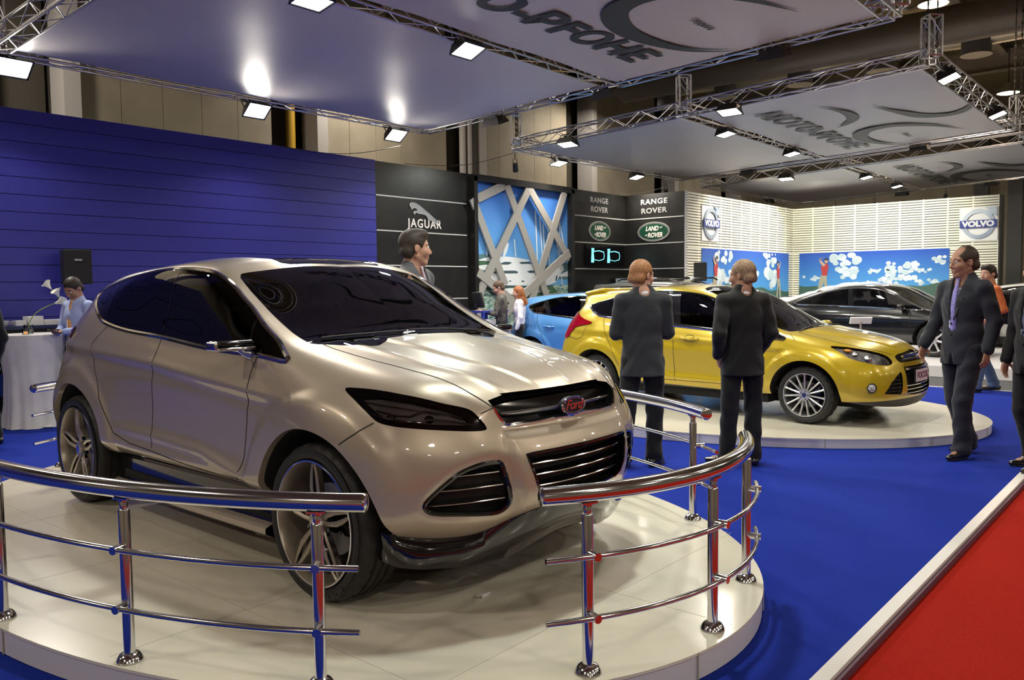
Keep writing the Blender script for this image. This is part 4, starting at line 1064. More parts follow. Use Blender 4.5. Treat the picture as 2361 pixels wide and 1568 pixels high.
def smooth01(t): t = np.clip(t, 0, 1); return t * t * (3 - 2 * t)
def seg_dist(P, pts):
    best = np.full(P.shape[:-1], 9.0); side = np.zeros(P.shape[:-1])
    for p, q in zip(pts[:-1], pts[1:]):
        p = np.array(p); q = np.array(q); e = q - p; t = np.clip(((P - p) @ e) / (e @ e), 0, 1)
        v = P - p - t[..., None] * e; d = np.linalg.norm(v, axis=-1); s = np.sign(e[0] * v[..., 1] - e[1] * v[..., 0])
        side = np.where(d < best, s, side); best = np.minimum(best, d)
    return best, side
def con_disp(G):
    G = G.copy(); x, y, z = G[..., 0], G[..., 1], G[..., 2]
    sidew = smooth01((y - .75) / .12) * smooth01((.62 - x) / .2)
    # raised lips around the wheel arches
    for cx, cz, R0 in ((0, .352, .62), (-2.88, .42, .56)):
        r = np.hypot(x - cx, z - cz)
        G[..., 1] += sidew * .022 * (1 - smooth01((r - R0 + .02) / .07)) * smooth01((z - .35) / .1)
    # shoulder crease
    d, s = seg_dist(G[..., [0, 2]], [(-3.4, 1.11), (-2.57, 1.09), (-1.62, 1.052), (-.56, .967), (-.2, .945)])
    fade = smooth01((-.1 - x) / .4)
    G[..., 1] += sidew * fade * .010 * np.exp(-(d / .03) ** 2)
    G[..., 1] -= sidew * fade * .010 * np.exp(-((d - .05) / .04) ** 2) * (s < 0)
    # lower door crease with a facet growing forward
    d, s = seg_dist(G[..., [0, 2]], [(-2.3, .60), (-1.7, .60), (-1.1, .585), (-.62, .50)])
    f2 = smooth01((x + 2.4) / .5) * smooth01((-.55 - x) / .12)
    G[..., 1] += sidew * f2 * .014 * np.exp(-(d / .028) ** 2)
    # hood: raised centre panel edged by creases
    yc = np.interp(x, [-.3, .03, .3, .65, .75], [.31, .28, .25, .13, .10])
    hood = smooth01((x + .40) / .12) * smooth01((.72 - x) / .1) * smooth01((z - .96) / .03)
    G[..., 2] += hood * .010 * (1 - smooth01((np.abs(y) - yc + .012) / .03))
    yc2 = np.interp(x, [-.3, .3, .7], [.52, .47, .34])
    G[..., 2] += hood * .007 * np.exp(-((np.abs(y) - yc2) / .03) ** 2)
    # nose: centre block of the bumper stands forward of the corners
    fr = smooth01((x - .55) / .1) * smooth01((.84 - z) / .05) * smooth01((z - .40) / .06)
    G[..., 0] += fr * .022 * (1 - smooth01((np.abs(y) - .40 - (z - .6) * .12) / .05))
    d = poly_sd(G[..., 1:3].reshape(-1, 2), CON_FOG).reshape(x.shape)
    G[..., 0] -= fr * .018 * np.exp(-(np.maximum(d, 0) / .03) ** 2) * (y > .3)
    return G
CON_FOG = [(.515,.70),(.486,.69),(.466,.616),(.444,.535),(.45,.486),(.487,.462),(.56,.466),(.639,.475),(.739,.487),(.785,.505),(.795,.542),(.736,.611),(.667,.667),(.585,.695)]
CON_DLO = [(-3.16,1.475),(-3.02,1.42),(-2.705,1.325),(-2.525,1.279),(-2.145,1.235),(-1.632,1.207),(-1.092,1.165),(-.557,1.146),(-.31,1.127),(-.426,1.19),(-.663,1.303),(-.883,1.426),(-1.053,1.514),(-1.233,1.585),(-1.465,1.615),(-1.778,1.627),(-2.121,1.62),(-2.498,1.59),(-2.821,1.545),(-3.08,1.498)]
CON_LAMP = [(.154,1.023),(.19,1.030),(.327,1.022),(.474,.997),(.575,.963),(.633,.943),(.664,.924),(.694,.89),(.715,.852),(.708,.842),(.646,.85),(.54,.866),(.452,.880),(.394,.896),(.331,.934),(.247,.979)]
CON_WS = [(-.39,.705),(-.52,.712),(-.638,.71),(-.784,.704),(-.947,.699),(-1.10,.680),(-1.135,.655),(-1.125,.6),(-1.105,.524),(-1.072,.38),(-1.045,.12),(-1.04,-.1),(-.27,-.1),(-.27,.07),(-.258,.28),(-.165,.42),(-.175,.47),(-.32,.634),(-.36,.69)]
CON_ROOF = [(-1.085,-.1),(-1.088,.10),(-1.112,.34),(-1.16,.375),(-1.3,.37),(-2.0,.34),(-2.2,.33),(-2.25,.28),(-2.27,-.1)]
CON_GR = [(.466,.9365),(.464,.99),(-.1,.99),(-.1,.857),(.084,.857),(.25,.85),(.37,.848),(.425,.86),(.447,.89)]
CON_LG = [(.385,.724),(.2,.727),(-.1,.728),(-.1,.508),(.15,.508),(.27,.513),(.315,.535),(.34,.58)]
def build_concept(loc, rz):
    car = thing('concept_car', 'champagne coloured concept crossover car with dark glass roof on the railed turntable', 'car', loc, rz)
    P = mat('champagne pearl paint', (.50, .425, .33), .36, metal=.42, coat=1.0)
    sm, sf, sr = body_grid(CON_MAIN, CON_F, CON_R, step=.017, smooth=5, disp=con_disp)
    full = sm.join(sf).join(sr); sh = Shell(full); V = full.V
    s = full
    def cutoff(s, fn): a, b = s.cut(fn(s.V)); return a, b
    arch = lambda cx, cz, R_: (lambda V: np.where(V[:, 1] > .3, np.hypot(V[:, 0] - cx, np.maximum(V[:, 2] - cz, (V[:, 2] - cz) * .0)) - R_, 1.0))
    _, s = cutoff(s, arch(-.005, .352, .482)); _, s = cutoff(s, arch(-2.875, .41, .44))
    pr = lambda poly, ax, cond: (lambda V: np.where(cond(V), poly_sd(V[:, ax], poly), 1.0))
    dlo, s = cutoff(s, pr(smooth_poly(CON_DLO, 4), [0, 2], lambda V: V[:, 1] > .45))
    wsh, s = cutoff(s, pr(CON_WS, [0, 1], lambda V: V[:, 2] > 1.12))
    rgl, s = cutoff(s, pr(CON_ROOF, [0, 1], lambda V: V[:, 2] > 1.5))
    lmp, s = cutoff(s, pr(smooth_poly(CON_LAMP, 4), [0, 2], lambda V: (V[:, 1] > .3) & (V[:, 0] > 0)))
    ggr, s = cutoff(s, pr(CON_GR, [1, 2], lambda V: V[:, 0] > .66))
    glg, s = cutoff(s, pr(CON_LG, [1, 2], lambda V: V[:, 0] > .66))
    gfg, s = cutoff(s, pr(smooth_poly(CON_FOG, 4), [1, 2], lambda V: V[:, 0] > .4))
    # rear window
    RW = [(.5, 1.22), (.52, 1.26), (.45, 1.42), (.40, 1.47), (-.1, 1.48), (-.1, 1.2), (.4, 1.2)]
    rwn, s = cutoff(s, pr(RW, [1, 2], lambda V: V[:, 0] < -3.25))
    body = s.both().obj('body', P, car)
    # arch lips and wheel housings
    lip = MB(); hs = MB()
    for cx, cz, R_ in ((-.005, .352, .482), (-2.875, .41, .44)):
        pts = [sh.side(cx + R_ * math.cos(a), cz + max(0, R_ * math.sin(a)) - (0 if 0 <= a <= PI else .0)) for a in np.linspace(0, PI, 60)]
        pts = [sh.side(cx + R_, cz - .07 * k / 3) for k in (2, 1)] + pts + [sh.side(cx - R_, cz - .07 * k / 3) for k in (1, 2)] if False else pts
        rim_wall(lip, pts, (0, -.035, 0), closed=False)
        base = [(np.array([l[0], l[1] - .035, l[2]]), n) for l, n in pts]
        rim_wall(hs, base, (0, -.30, 0), closed=False)
        for sg in (1, -1):
            n = 40; b0 = len(hs.V)
            hs.V.append((cx, sg * .60, cz)); 
            for k in range(n + 1): a = PI * k / n; hs.V.append((cx + (R_ + .03) * math.cos(a), sg * .60, cz + (R_ + .03) * math.sin(a)))
            for k in range(n): hs.F.append((b0, b0 + 1 + k, b0 + 2 + k)); hs.M.append(0)
    lip.pieces('wheel_arch_lip', P, car); hs.pieces('wheel_housing', M_DRK, car)
    # glass
    wsh.both().obj('windshield', M_GLS, car)
    rgl.both().obj('glass_roof', glass_mat('dark roof glass', (.03, .027, .03), 1.6), car, -.002)
    dlo.obj('side_window', M_GLK, car); dlo.mirrored().obj('side_window', M_GLK, car)
    rwn.both().obj('rear_window', M_GLK, car)
    # chrome frame round the side windows
    ch = MB(); P3 = sh.path([sh.side(x, z) for x, z in smooth_poly(CON_DLO, 4)], .03, True)
    add_strip(ch, P3, .026, .002, True, h=.007)
    ch.pieces('window_chrome_frame', M_CHR, car)
    pil = MB()
    add_strip(pil, sh.path([sh.side(-1.70, 1.61), sh.side(-1.66, 1.43), sh.side(-1.645, 1.21)], .03), .012, .002)
    add_strip(pil, sh.path([sh.side(-2.70, 1.565), sh.side(-2.50, 1.29)], .03), .012, .002)
    add_strip(pil, sh.path([sh.side(-.72, 1.32), sh.side(-.66, 1.15)], .03), .02, .002)
    pil.pieces('window_divider', M_BLK, car)
    # windshield frit band and cowl
    cw = MB()
    for k in range(5):
        add_strip(cw, [sh.top(x - .02 - k * .026, y) for x, y in [(-.40, .69), (-.35, .62), (-.27, .5), (-.27, .42), (-.285, .28), (-.29, .14), (-.29, .0)]], .03, -.004)
    cw.obj('cowl', M_MBK, car)
    wp = MB()
    for a, b_ in (((-.33, .60), (-.36, -.05)), ((-.34, -.08), (-.40, -.62))):
        pts = []
        for t in np.linspace(0, 1, 12):
            x = a[0] + (b_[0] - a[0]) * t; y = a[1] + (b_[1] - a[1]) * t; l, n = sh.top(x, abs(y)); pts.append((l[0], y, l[2] + .012))
        wp.tube(pts, .006, 6)
    wp.pieces('wiper', M_MBK, car)
    # headlamps: recessed dark bowl, reflector shapes and clear cover
    for sd in (1, -1):
        q = lmp if sd > 0 else lmp.mirrored()
        l_ = part_empty('headlamp', car)
        q.obj('lamp_lens', glass_mat('smoked lamp cover', (.62, .60, .62), 1.5), l_, 0)
        cut1, bz = q.cut(poly_sd(q.V[:, [0, 2]], [(.25, 1.0), (.33, 1.006), (.47, .985), (.6, .94), (.66, .90), (.68, .872), (.55, .889), (.46, .903), (.40, .922), (.33, .96)]))
        bz.obj('lamp_bezel', M_BLK, l_, -.012)
        cut1.obj('lamp_reflector', mat('smoky lamp reflector', (.42, .40, .40), .25, metal=.4), l_, -.035)
        tb = MB(); sg = -1 if sd < 0 else 1
        def lp(pts, off): 
            o = []
            for x, z in pts:
                l, n = sh.side(x, z); p = l + n * off; o.append((p[0], p[1] * sg, p[2]))
            return o
        tb.tube(lp([(.24, .985), (.30, .952), (.36, .928), (.42, .912), (.50, .900), (.545, .893), (.56, .905), (.62, .893), (.685, .872)], -.008), .005, 6)
        tb.tube(lp([(.36, .95), (.45, .93), (.50, .925), (.53, .945), (.60, .93), (.65, .905)], -.02), .004, 6)
        tb.tube(lp([(.28, .985), (.36, .975), (.47, .958), (.58, .93)], -.02), .003, 6)
        tb.pieces('lamp_trim', M_CHR, l_)
        pj = MB(); 
        for x, z in ((.43, .925), (.56, .915)):
            c = lp([(x, z)], -.045)[0]; pj.ellipsoid(c, (.025, .025, .022))
        pj.pieces('projector_lens', M_BLK, l_)
    # upper grille
    g = part_empty('upper_grille', car)
    bk = MB(); fr = MB(); path = [sh.front(y, z) for y, z in [(0, .857), (.1, .857), (.25, .85), (.37, .848), (.425, .86), (.447, .89), (.464, .935)]]
    rim_wall(bk, path, (-.07, 0, 0), closed=False)
    bk.obj('grille_recess', M_BLK, g); ggr.both().moved((-.065, 0, 0)).obj('grille_back', M_BLK, g)
    add_strip(fr, path, .012, .002, h=.005)
    fr.obj('grille_chrome_edge', M_CHR, g)
    bars = MB()
    for z, xo in ((.905, .0),):
        bars.tube([(.755 + .02 - .085 * (y / .45) ** 2, y, z - .004 * (y / .45) ** 2) for y in np.linspace(-.42, .42, 30)], .008, 8)
    bars.obj('grille_bar', mat('dark chrome', (.35, .34, .34), .15, metal=1), g)
    # oval badge
    bd = part_empty('badge', car); b1 = MB(); b2 = MB(); b3 = MB()
    MB_ = Matrix(((0, 0, 1), (1, 0, 0), (0, 1, 0)))
    ring = [(.088 * math.cos(2 * PI * k / 40), .041 * math.sin(2 * PI * k / 40)) for k in range(40)]
    b1.tube([(.802, a, .906 + b_) for a, b_ in ring], .005, 8, closed=True); b1.tube([(.804, a * .88, .906 + b_ * .84) for a, b_ in ring], .0018, 6, closed=True)
    b2.prism([(a, b_) for a, b_ in ring], .775, .798, M=MB_, o=(0, 0, .906))
    V_, F_ = text_shape('Ford', .066, .003, bold=.0006, shear=.35, spacing=.86)
    b3.add([(.801 + z, x, .906 + y) for x, y, z in V_ * np.array([1.15, 1, 1])], F_)
    b1.obj('badge_ring', M_CHR, bd); b2.obj('badge_oval', mat('badge navy enamel', (.012, .014, .03), .5), bd); b3.obj('badge_lettering', M_CHR, bd, False)
    # lower grille with slats
    g = part_empty('lower_grille', car); bk = MB(); fr = MB(); sl = MB()
    path = [sh.front(y, z) for y, z in [(0, .728), (.2, .727), (.385, .724), (.34, .58), (.315, .535), (.27, .513), (.15, .508), (0, .508)]]; path = sh.path(path, .03)
    rim_wall(bk, path, (-.09, 0, 0), closed=False)
    bk.obj('grille_recess', M_BLK, g); glg.both().moved((-.085, 0, 0)).obj('grille_back', M_MBK, g); add_strip(fr, path, .014, .001, h=.003); fr.obj('grille_frame', M_BLK, g)
    for k, z in enumerate((.675, .622, .568)):
        wv = .352 - k * .022
        b = MB(); pts = [(.872 - .055 * (y / .4) ** 2, y, z) for y in np.linspace(-wv, wv, 24)]
        for p in pts: b.V += [(p[0] - .05, p[1], p[2] + .012), (p[0], p[1], p[2] + .004), (p[0], p[1], p[2] - .006), (p[0] - .05, p[1], p[2] - .018)]
        for i in range(23):
            for k2 in range(4): b.F.append((4 * i + k2, 4 * i + (k2 + 1) % 4, 4 * i + 4 + (k2 + 1) % 4, 4 * i + 4 + k2)); b.M.append(0)
        b.tube([(p[0] + .001, p[1], p[2] + .001) for p in pts], .003, 6, 1)
        b.obj('slat', [M_BLK, M_CHR], g)
    # corner intakes
    for sd in (1, -1):
        g = part_empty('corner_intake', car); bk = MB(); path = sh.path([sh.front(y, z) for y, z in smooth_poly(CON_FOG, 4)], .03, True)
        rim_wall(bk, path, (-.06, -.03, 0), mirror=False); add_strip(bk, path, .02, .001, True, mirror=False, h=.004)
        fb = gfg.moved((-.058, -.029, 0)); fb = fb if sd > 0 else fb.mirrored(); fb.obj('intake_back', M_MBK, g)
        if sd < 0: bk.V = [(x, -y, z) for x, y, z in bk.V]; bk.F = [f[::-1] for f in bk.F]
        bk.obj('intake_recess', M_BLK, g)
        for z, y0, y1 in ((.655, .49, .665), (.595, .475, .735), (.53, .46, .775)):
            b = MB(); pts = []
            for y in np.linspace(y0, y1, 12):
                l, n = sh.front(y, z); pts.append((l[0] - .014, y * sd, z + (y - y0) * -.02))
            for p in pts: b.V += [(p[0] - .05, p[1], p[2] + .008), (p[0], p[1], p[2] + .003), (p[0], p[1], p[2] - .004), (p[0] - .05, p[1], p[2] - .010)]
            for i in range(11):
                for k2 in range(4): b.F.append((4 * i + k2, 4 * i + (k2 + 1) % 4, 4 * i + 4 + (k2 + 1) % 4, 4 * i + 4 + k2)); b.M.append(0)
            b.tube(pts, .0028, 6, 1)
            b.obj('slat', [M_BLK, M_CHR], g)
    # front skirt
    r0 = full.V[(full.V[:, 3] < .001) & (full.V[:, 4] > 10.75)]; r0 = r0[np.argsort(r0[:, 4])][:, :3]
    sk = MB(); tq0 = np.concatenate([[0], np.cumsum(np.linalg.norm(r0[1:] - r0[:-1], axis=1))]); tq0 /= tq0[-1]
    bot = [(.37, .875, .262), (.45, .855, .245), (.52, .80, .232), (.58, .69, .22), (.63, .56, .21), (.655, .44, .205), (.685, .34, .215), (.715, .26, .245), (.735, .18, .27), (.74, .09, .285), (.742, 0, .288)]
    tq = np.linspace(0, 10, 41); uq = np.linspace(0, 1, 41); T_ = np.stack([np.interp(uq, tq0, r0[:, i]) for i in range(3)], 1); B_ = akima(range(11), bot, tq)
    for sg in (1, -1):
        base = len(sk.V)
        for t_, b_ in zip(T_, B_):
            m1 = t_ * .55 + b_ * .45 + np.array([.035, .01 if t_[1] > .3 else 0, 0])
            for p in (t_ + [-.02, -.01, .01], t_ + [.004, .003, 0], m1, b_, b_ + [-.09, -.05 if b_[1] > .2 else 0, .01]): sk.V.append((p[0], p[1] * sg, p[2]))
        for i in range(40):
            for k in range(4):
                f = (base + 5 * i + k, base + 5 * i + k + 1, base + 5 * i + k + 6, base + 5 * i + k + 5); sk.F.append(f if sg > 0 else f[::-1]); sk.M.append(0)
    sk.obj('front_skirt', M_BLK, car, angle=math.radians(60))
    # sills
    si = MB(); sj = MB()
    for sg in (1, -1):
        q = [(-2.43, .40), (-1.5, .415), (-.50, .435)]
        for mb_, prof in ((si, [(.905, .02), (.86, -.02), (.845, -.13), (.87, -.17)]), (sj, [(.875, -.165), (.925, -.185), (.925, -.215), (.86, -.255), (.5, -.26)])):
            b0 = len(mb_.V); m_ = len(prof)
            for x, z in q:
                for y, dz in prof: mb_.V.append((x, y * sg, z + dz))
            for i in range(2):
                for k in range(m_ - 1):
                    f = (b0 + i * m_ + k, b0 + i * m_ + k + 1, b0 + (i + 1) * m_ + k + 1, b0 + (i + 1) * m_ + k); mb_.F.append(f if sg > 0 else f[::-1]); mb_.M.append(0)
    si.pieces('sill', M_BLK, car); sj.pieces('running_board', P, car)
    # underbody
    ub = MB(); ub.bbox((-3.3, -.58, .24), (.45, .58, .36)); ub.bbox((-2.35, -.86, .22), (-.55, .86, .30)); ub.obj('underbody', M_DRK, car, False)
    # panel gaps
    gp = MB()
    for pts in ([(-.565, 1.137), (-.565, 1.046), (-.55, .963), (-.595, .785), (-.64, .606), (-.70, .49), (-.74, .475), (-1.248, .485), (-1.73, .51), (-2.04, .52), (-2.29, .56), (-2.441, .773), (-2.562, 1.09), (-2.576, 1.145), (-2.445, 1.258)],
                [(-1.646, 1.205), (-1.63, 1.12), (-1.618, 1.061), (-1.686, .875), (-1.735, .664), (-1.731, .523)],
                [(.385, .89), (.328, .842), (.25, .79)]):
        add_strip(gp, sh.path([sh.side(x, z) for x, z in pts], .02), .006, .0012)
    add_strip(gp, sh.path([sh.top(x, y) for x, y in [(-.33, .655), (-.23, .655), (.027, .63), (.301, .588), (.493, .55), (.602, .517), (.667, .485), (.70, .468)]], .02), .006, .0012)
    add_strip(gp, sh.path([sh.front(.468, .935), sh.front(.50, .925), sh.front(.53, .915)], .02), .005, .001)
    gp.pieces('panel_gap', M_GAP, car)
    # tail lamps
    tl = MB(); V_ = sh
    for sg in (1, -1):
        pts = [sh.side(-3.25, 1.18), sh.side(-3.36, 1.17)]
    add_strip(tl, sh.path([sh.near((-3.20, .84, 1.19)), sh.near((-3.42, .74, 1.18)), sh.near((-3.55, .5, 1.17))], .03), .09, .004, h=.01)
    tl.pieces('tail_lamp', M_RED, car)
    # slim mirrors
    for sg in (-1, 1):
        mr = part_empty('door_mirror', car)
        b = MB(); b.add(*rounded_box((-.645, 1.0 * sg, 1.212), (.10, .21, .030), .012)); b.obj('mirror_housing', M_BLK, mr)
        b = MB(); b.add(*rounded_box((-.640, 1.0 * sg, 1.186), (.11, .215, .018), .008)); b.add(*rounded_box((-.65, 1.105 * sg, 1.20), (.10, .022, .045), .01)); b.tube([(-.66, .95 * sg, 1.18), (-.64, .93 * sg, 1.155), (-.60, .905 * sg, 1.145)], [.016, .018, .03], 10); b.obj('mirror_arm', M_CHR, mr)
    # cabin
    cb = part_empty('cabin', car)
    for x, ys in ((-1.35, (-.38, .38)), (-2.25, (-.40, .40))):
        for y in ys: seat_mb(x, y, .72, .52, .60).obj('seat', M_INT, cb)
    fl = MB(); fl.bbox((-3.1, -.80, .48), (-.35, .80, .52)); fl.bbox((-1.9, -.12, .5), (-.8, .12, .80)); fl.obj('cabin_floor', M_IN2, cb, False)
    ds = MB(); ds.add(*rounded_box((-.62, 0, 1.02), (.36, 1.46, .20), .07)); ds.add(*rounded_box((-.80, 0, .95), (.16, .34, .34), .04)); ds.obj('dashboard', M_IN2, cb)
    sw = MB(); MM = Matrix.Rotation(math.radians(65), 3, 'Y')
    ringp = [MM @ Vector((.185 * math.cos(a), .185 * math.sin(a), 0)) + Vector((-.92, .38, 1.06)) for a in np.linspace(0, 2 * PI, 33)[:-1]]
    sw.tube(ringp, .015, 8, closed=True); sw.tube([ringp[0], (-.90, .38, 1.05), ringp[16]], .012, 6); sw.cyl((-.91, .38, 1.06), (-.72, .38, .98), .03); sw.obj('steering_wheel', mat('dark satin steering wheel', (.10, .10, .10), .35), cb)
    # wheels
    rimm = mat('champagne rim paint', (.40, .35, .28), .32, metal=.6, coat=.6)
    wh = part_empty('wheel', car)
    build_tyre(.38, .27, .305, wh, text='MICHELIN'); build_barrel(.302, .19, wh, rimm, M_CHR); build_brake(wh, .175, .12)
    for k in range(5):
        a0 = 2 * PI * k / 5 + .0
        b = MB()
        for sgn in (-1, 1):
            spoke_bar(b, [(.045, a0 + sgn * .30, .016, .035), (.10, a0 + sgn * .21, .014, .022), (.17, a0 + sgn * .16, .017, .014), (.235, a0 + sgn * .085, .014, .012), (.288, a0 + sgn * .028, .007, .012)], .030)
        b.prism([(.010 * math.cos(t) + .085 * math.sin(a0 + .55), .010 * math.sin(t) + .085 * math.cos(a0 + .55)) for t in np.linspace(0, 2 * PI, 9)[:-1]], .03, .05, 2, Matrix(((1, 0, 0), (0, 0, 1), (0, 1, 0))))
        b.obj('spoke', [rimm, M_CHR, M_BLK], wh, angle=math.radians(25))
    hb = MB(); hb.prism([(.058 * math.sin(t), .058 * math.cos(t)) for t in np.linspace(0, 2 * PI, 11)[:-1]], .02, .06, 0, Matrix(((1, 0, 0), (0, 0, 1), (0, 1, 0)))); hb.prism([(.026 * math.sin(t), .026 * math.cos(t)) for t in np.linspace(0, 2 * PI, 21)[:-1]], .012, .03, 1, Matrix(((1, 0, 0), (0, 0, 1), (0, 1, 0)))); hb.obj('hub_cap', [rimm, M_CHR], wh, angle=.5)
    place_wheels(car, wh, [(0, .38, -1), (0, .38, 1), (-2.88, .38, -1), (-2.88, .38, 1)], .975)
    return car
# ---------------------------------------------------------------- yellow hatchback
HAT_MAIN = [
 [(-3.40,.76,.30),(-3.44,.80,.40),(-3.46,.82,.52),(-3.45,.81,.68),(-3.42,.78,.84),(-3.38,.735,.98),(-3.33,.68,1.10),(-3.28,.62,1.20),(-3.25,.56,1.28),(-3.28,.50,1.37),(-3.34,.30,1.41),(-3.36,0,1.42)],
 st(-3.15,(.83,.30),(.87,.40),(.89,.52),(.89,.70),(.865,.86),(.825,1.0),(.765,1.13),(.70,1.225),(.62,1.31),(.545,1.39),(.32,1.435),(0,1.445)),
 st(-2.8,(.85,.30),(.89,.38),(.915,.50),(.93,.68),(.92,.84),(.885,1.0),(.835,1.14),(.765,1.25),(.675,1.345),(.58,1.425),(.33,1.465),(0,1.475)),
 st(-2.4,(.86,.29),(.895,.35),(.91,.50),(.925,.68),(.925,.84),(.90,.98),(.855,1.10),(.79,1.25),(.70,1.395),(.59,1.46),(.34,1.49),(0,1.50)),
 st(-1.9,(.86,.29),(.90,.35),(.905,.50),(.92,.68),(.925,.83),(.90,.95),(.86,1.045),(.80,1.24),(.72,1.43),(.60,1.485),(.35,1.51),(0,1.52)),
 st(-1.4,(.86,.29),(.90,.35),(.905,.50),(.92,.68),(.925,.81),(.90,.92),(.865,1.01),(.805,1.21),(.725,1.39),(.605,1.44),(.35,1.485),(0,1.50)),
 st(-1.0,(.86,.29),(.90,.35),(.905,.50),(.92,.68),(.925,.80),(.90,.90),(.865,.975),(.815,1.13),(.745,1.26),(.63,1.30),(.36,1.385),(0,1.41)),
 st(-.65,(.86,.29),(.90,.35),(.91,.50),(.92,.67),(.92,.78),(.90,.87),(.865,.94),(.82,1.01),(.755,1.09),(.655,1.115),(.37,1.205),(0,1.235)),
 st(-.30,(.86,.30),(.895,.36),(.915,.50),(.925,.66),(.92,.77),(.90,.85),(.86,.91),(.81,.945),(.745,.972),(.67,.985),(.38,1.04),(0,1.06)),
 st(0,(.85,.30),(.89,.36),(.915,.50),(.925,.66),(.91,.76),(.88,.825),(.83,.87),(.77,.90),(.70,.925),(.62,.94),(.36,.985),(0,1.0)),
 st(.28,(.85,.28),(.885,.35),(.905,.48),(.905,.62),(.885,.71),(.845,.775),(.795,.82),(.735,.85),(.665,.875),(.58,.895),(.34,.94),(0,.955)),
 st(.50,(.82,.26),(.855,.33),(.865,.46),(.855,.58),(.83,.66),(.79,.72),(.74,.765),(.68,.80),(.61,.825),(.53,.845),(.32,.89),(0,.905)),
 [(.65,.745,.24),(.69,.76,.31),(.705,.765,.44),(.70,.75,.56),(.685,.72,.63),(.67,.685,.68),(.66,.64,.715),(.66,.59,.745),(.655,.53,.77),(.655,.46,.795),(.67,.28,.83),(.68,0,.845)],
 [(.745,.58,.22),(.80,.59,.30),(.815,.58,.43),(.805,.56,.55),(.79,.53,.61),(.78,.50,.645),(.775,.47,.67),(.77,.43,.695),(.765,.39,.72),(.76,.34,.745),(.785,.2,.765),(.795,0,.775)],
]
HAT_F = [
 [(.81,.28,.20),(.87,.28,.28),(.89,.28,.42),(.87,.28,.54),(.85,.27,.60),(.84,.26,.64),(.835,.25,.665),(.825,.23,.69),(.815,.21,.715),(.80,.18,.755)],
 [(.83,0,.20),(.89,0,.28),(.91,0,.42),(.89,0,.54),(.87,0,.60),(.86,0,.64),(.85,0,.665),(.84,0,.69),(.83,0,.715),(.805,0,.765)],
]
HAT_R = [
 [(-3.60,0,.30),(-3.66,0,.40),(-3.68,0,.52),(-3.66,0,.68),(-3.62,0,.84),(-3.58,0,.98),(-3.50,0,1.10),(-3.42,0,1.20),(-3.36,0,1.28),(-3.37,0,1.385)],
 [(-3.55,.45,.30),(-3.61,.45,.40),(-3.63,.46,.52),(-3.61,.46,.68),(-3.57,.45,.84),(-3.53,.43,.98),(-3.46,.40,1.10),(-3.39,.36,1.20),(-3.34,.33,1.28),(-3.34,.3,1.385)],
]
HAT_DLO = [(-3.02,1.25),(-2.92,1.19),(-2.8,1.14),(-2.6,1.118),(-1.87,1.05),(-1.02,.99),(-.43,.925),(-.24,.908),(-.34,.96),(-.47,1.02),(-.76,1.165),(-1.06,1.30),(-1.18,1.345),(-1.36,1.395),(-1.6,1.425),(-1.91,1.436),(-2.17,1.428),(-2.5,1.385),(-2.81,1.315),(-2.97,1.275)]
HAT_TAIL = [(-3.27,1.17),(-3.17,1.115),(-3.05,1.075),(-2.9,1.045),(-2.90,1.02),(-3.10,.99),(-3.21,.965),(-3.28,.90),(-3.33,.82),(-3.47,.83),(-3.47,1.0),(-3.36,1.13)]
HAT_LAMP = [(.23,.843),(.32,.842),(.49,.82),(.64,.778),(.72,.735),(.765,.68),(.757,.652),(.69,.662),(.58,.69),(.45,.728),(.34,.79)]
HAT_WS = [(-.27,.665),(-.62,.655),(-.9,.64),(-1.13,.62),(-1.36,.575),(-1.44,.50),(-1.455,.3),(-1.46,-.1),(-.10,-.1),(-.10,.15),(-.14,.40),(-.20,.56)]
def hat_disp(G):
    G = G.copy(); x, y, z = G[..., 0], G[..., 1], G[..., 2]
    sidew = smooth01((y - .72) / .12) * smooth01((.55 - x) / .2)
    for cx, cz_, R0 in ((0, .30, .49), (-2.82, .30, .50)):
        r = np.hypot(x - cx, z - cz_); G[..., 1] += sidew * .022 * (1 - smooth01((r - R0 + .02) / .06)) * smooth01((z - .28) / .1)
    d, s = seg_dist(G[..., [0, 2]], [(-3.2, .93), (-2.4, .905), (-1.4, .865), (-.3, .80)])
    G[..., 1] += sidew * .008 * np.exp(-(d / .02) ** 2); G[..., 1] -= sidew * .008 * np.exp(-((d - .045) / .035) ** 2) * (s < 0)
    d, s = seg_dist(G[..., [0, 2]], [(-2.3, .42), (-1.2, .40), (-.5, .38)])
    G[..., 1] += sidew * .012 * np.exp(-(d / .03) ** 2)
    yc = np.interp(x, [-.1, .4, .75], [.48, .40, .24]); hood = smooth01((x + .2) / .1) * smooth01((.74 - x) / .08) * smooth01((z - .70) / .05)
    G[..., 2] += hood * .010 * (1 - smooth01((np.abs(y) - yc + .012) / .035))
    return G
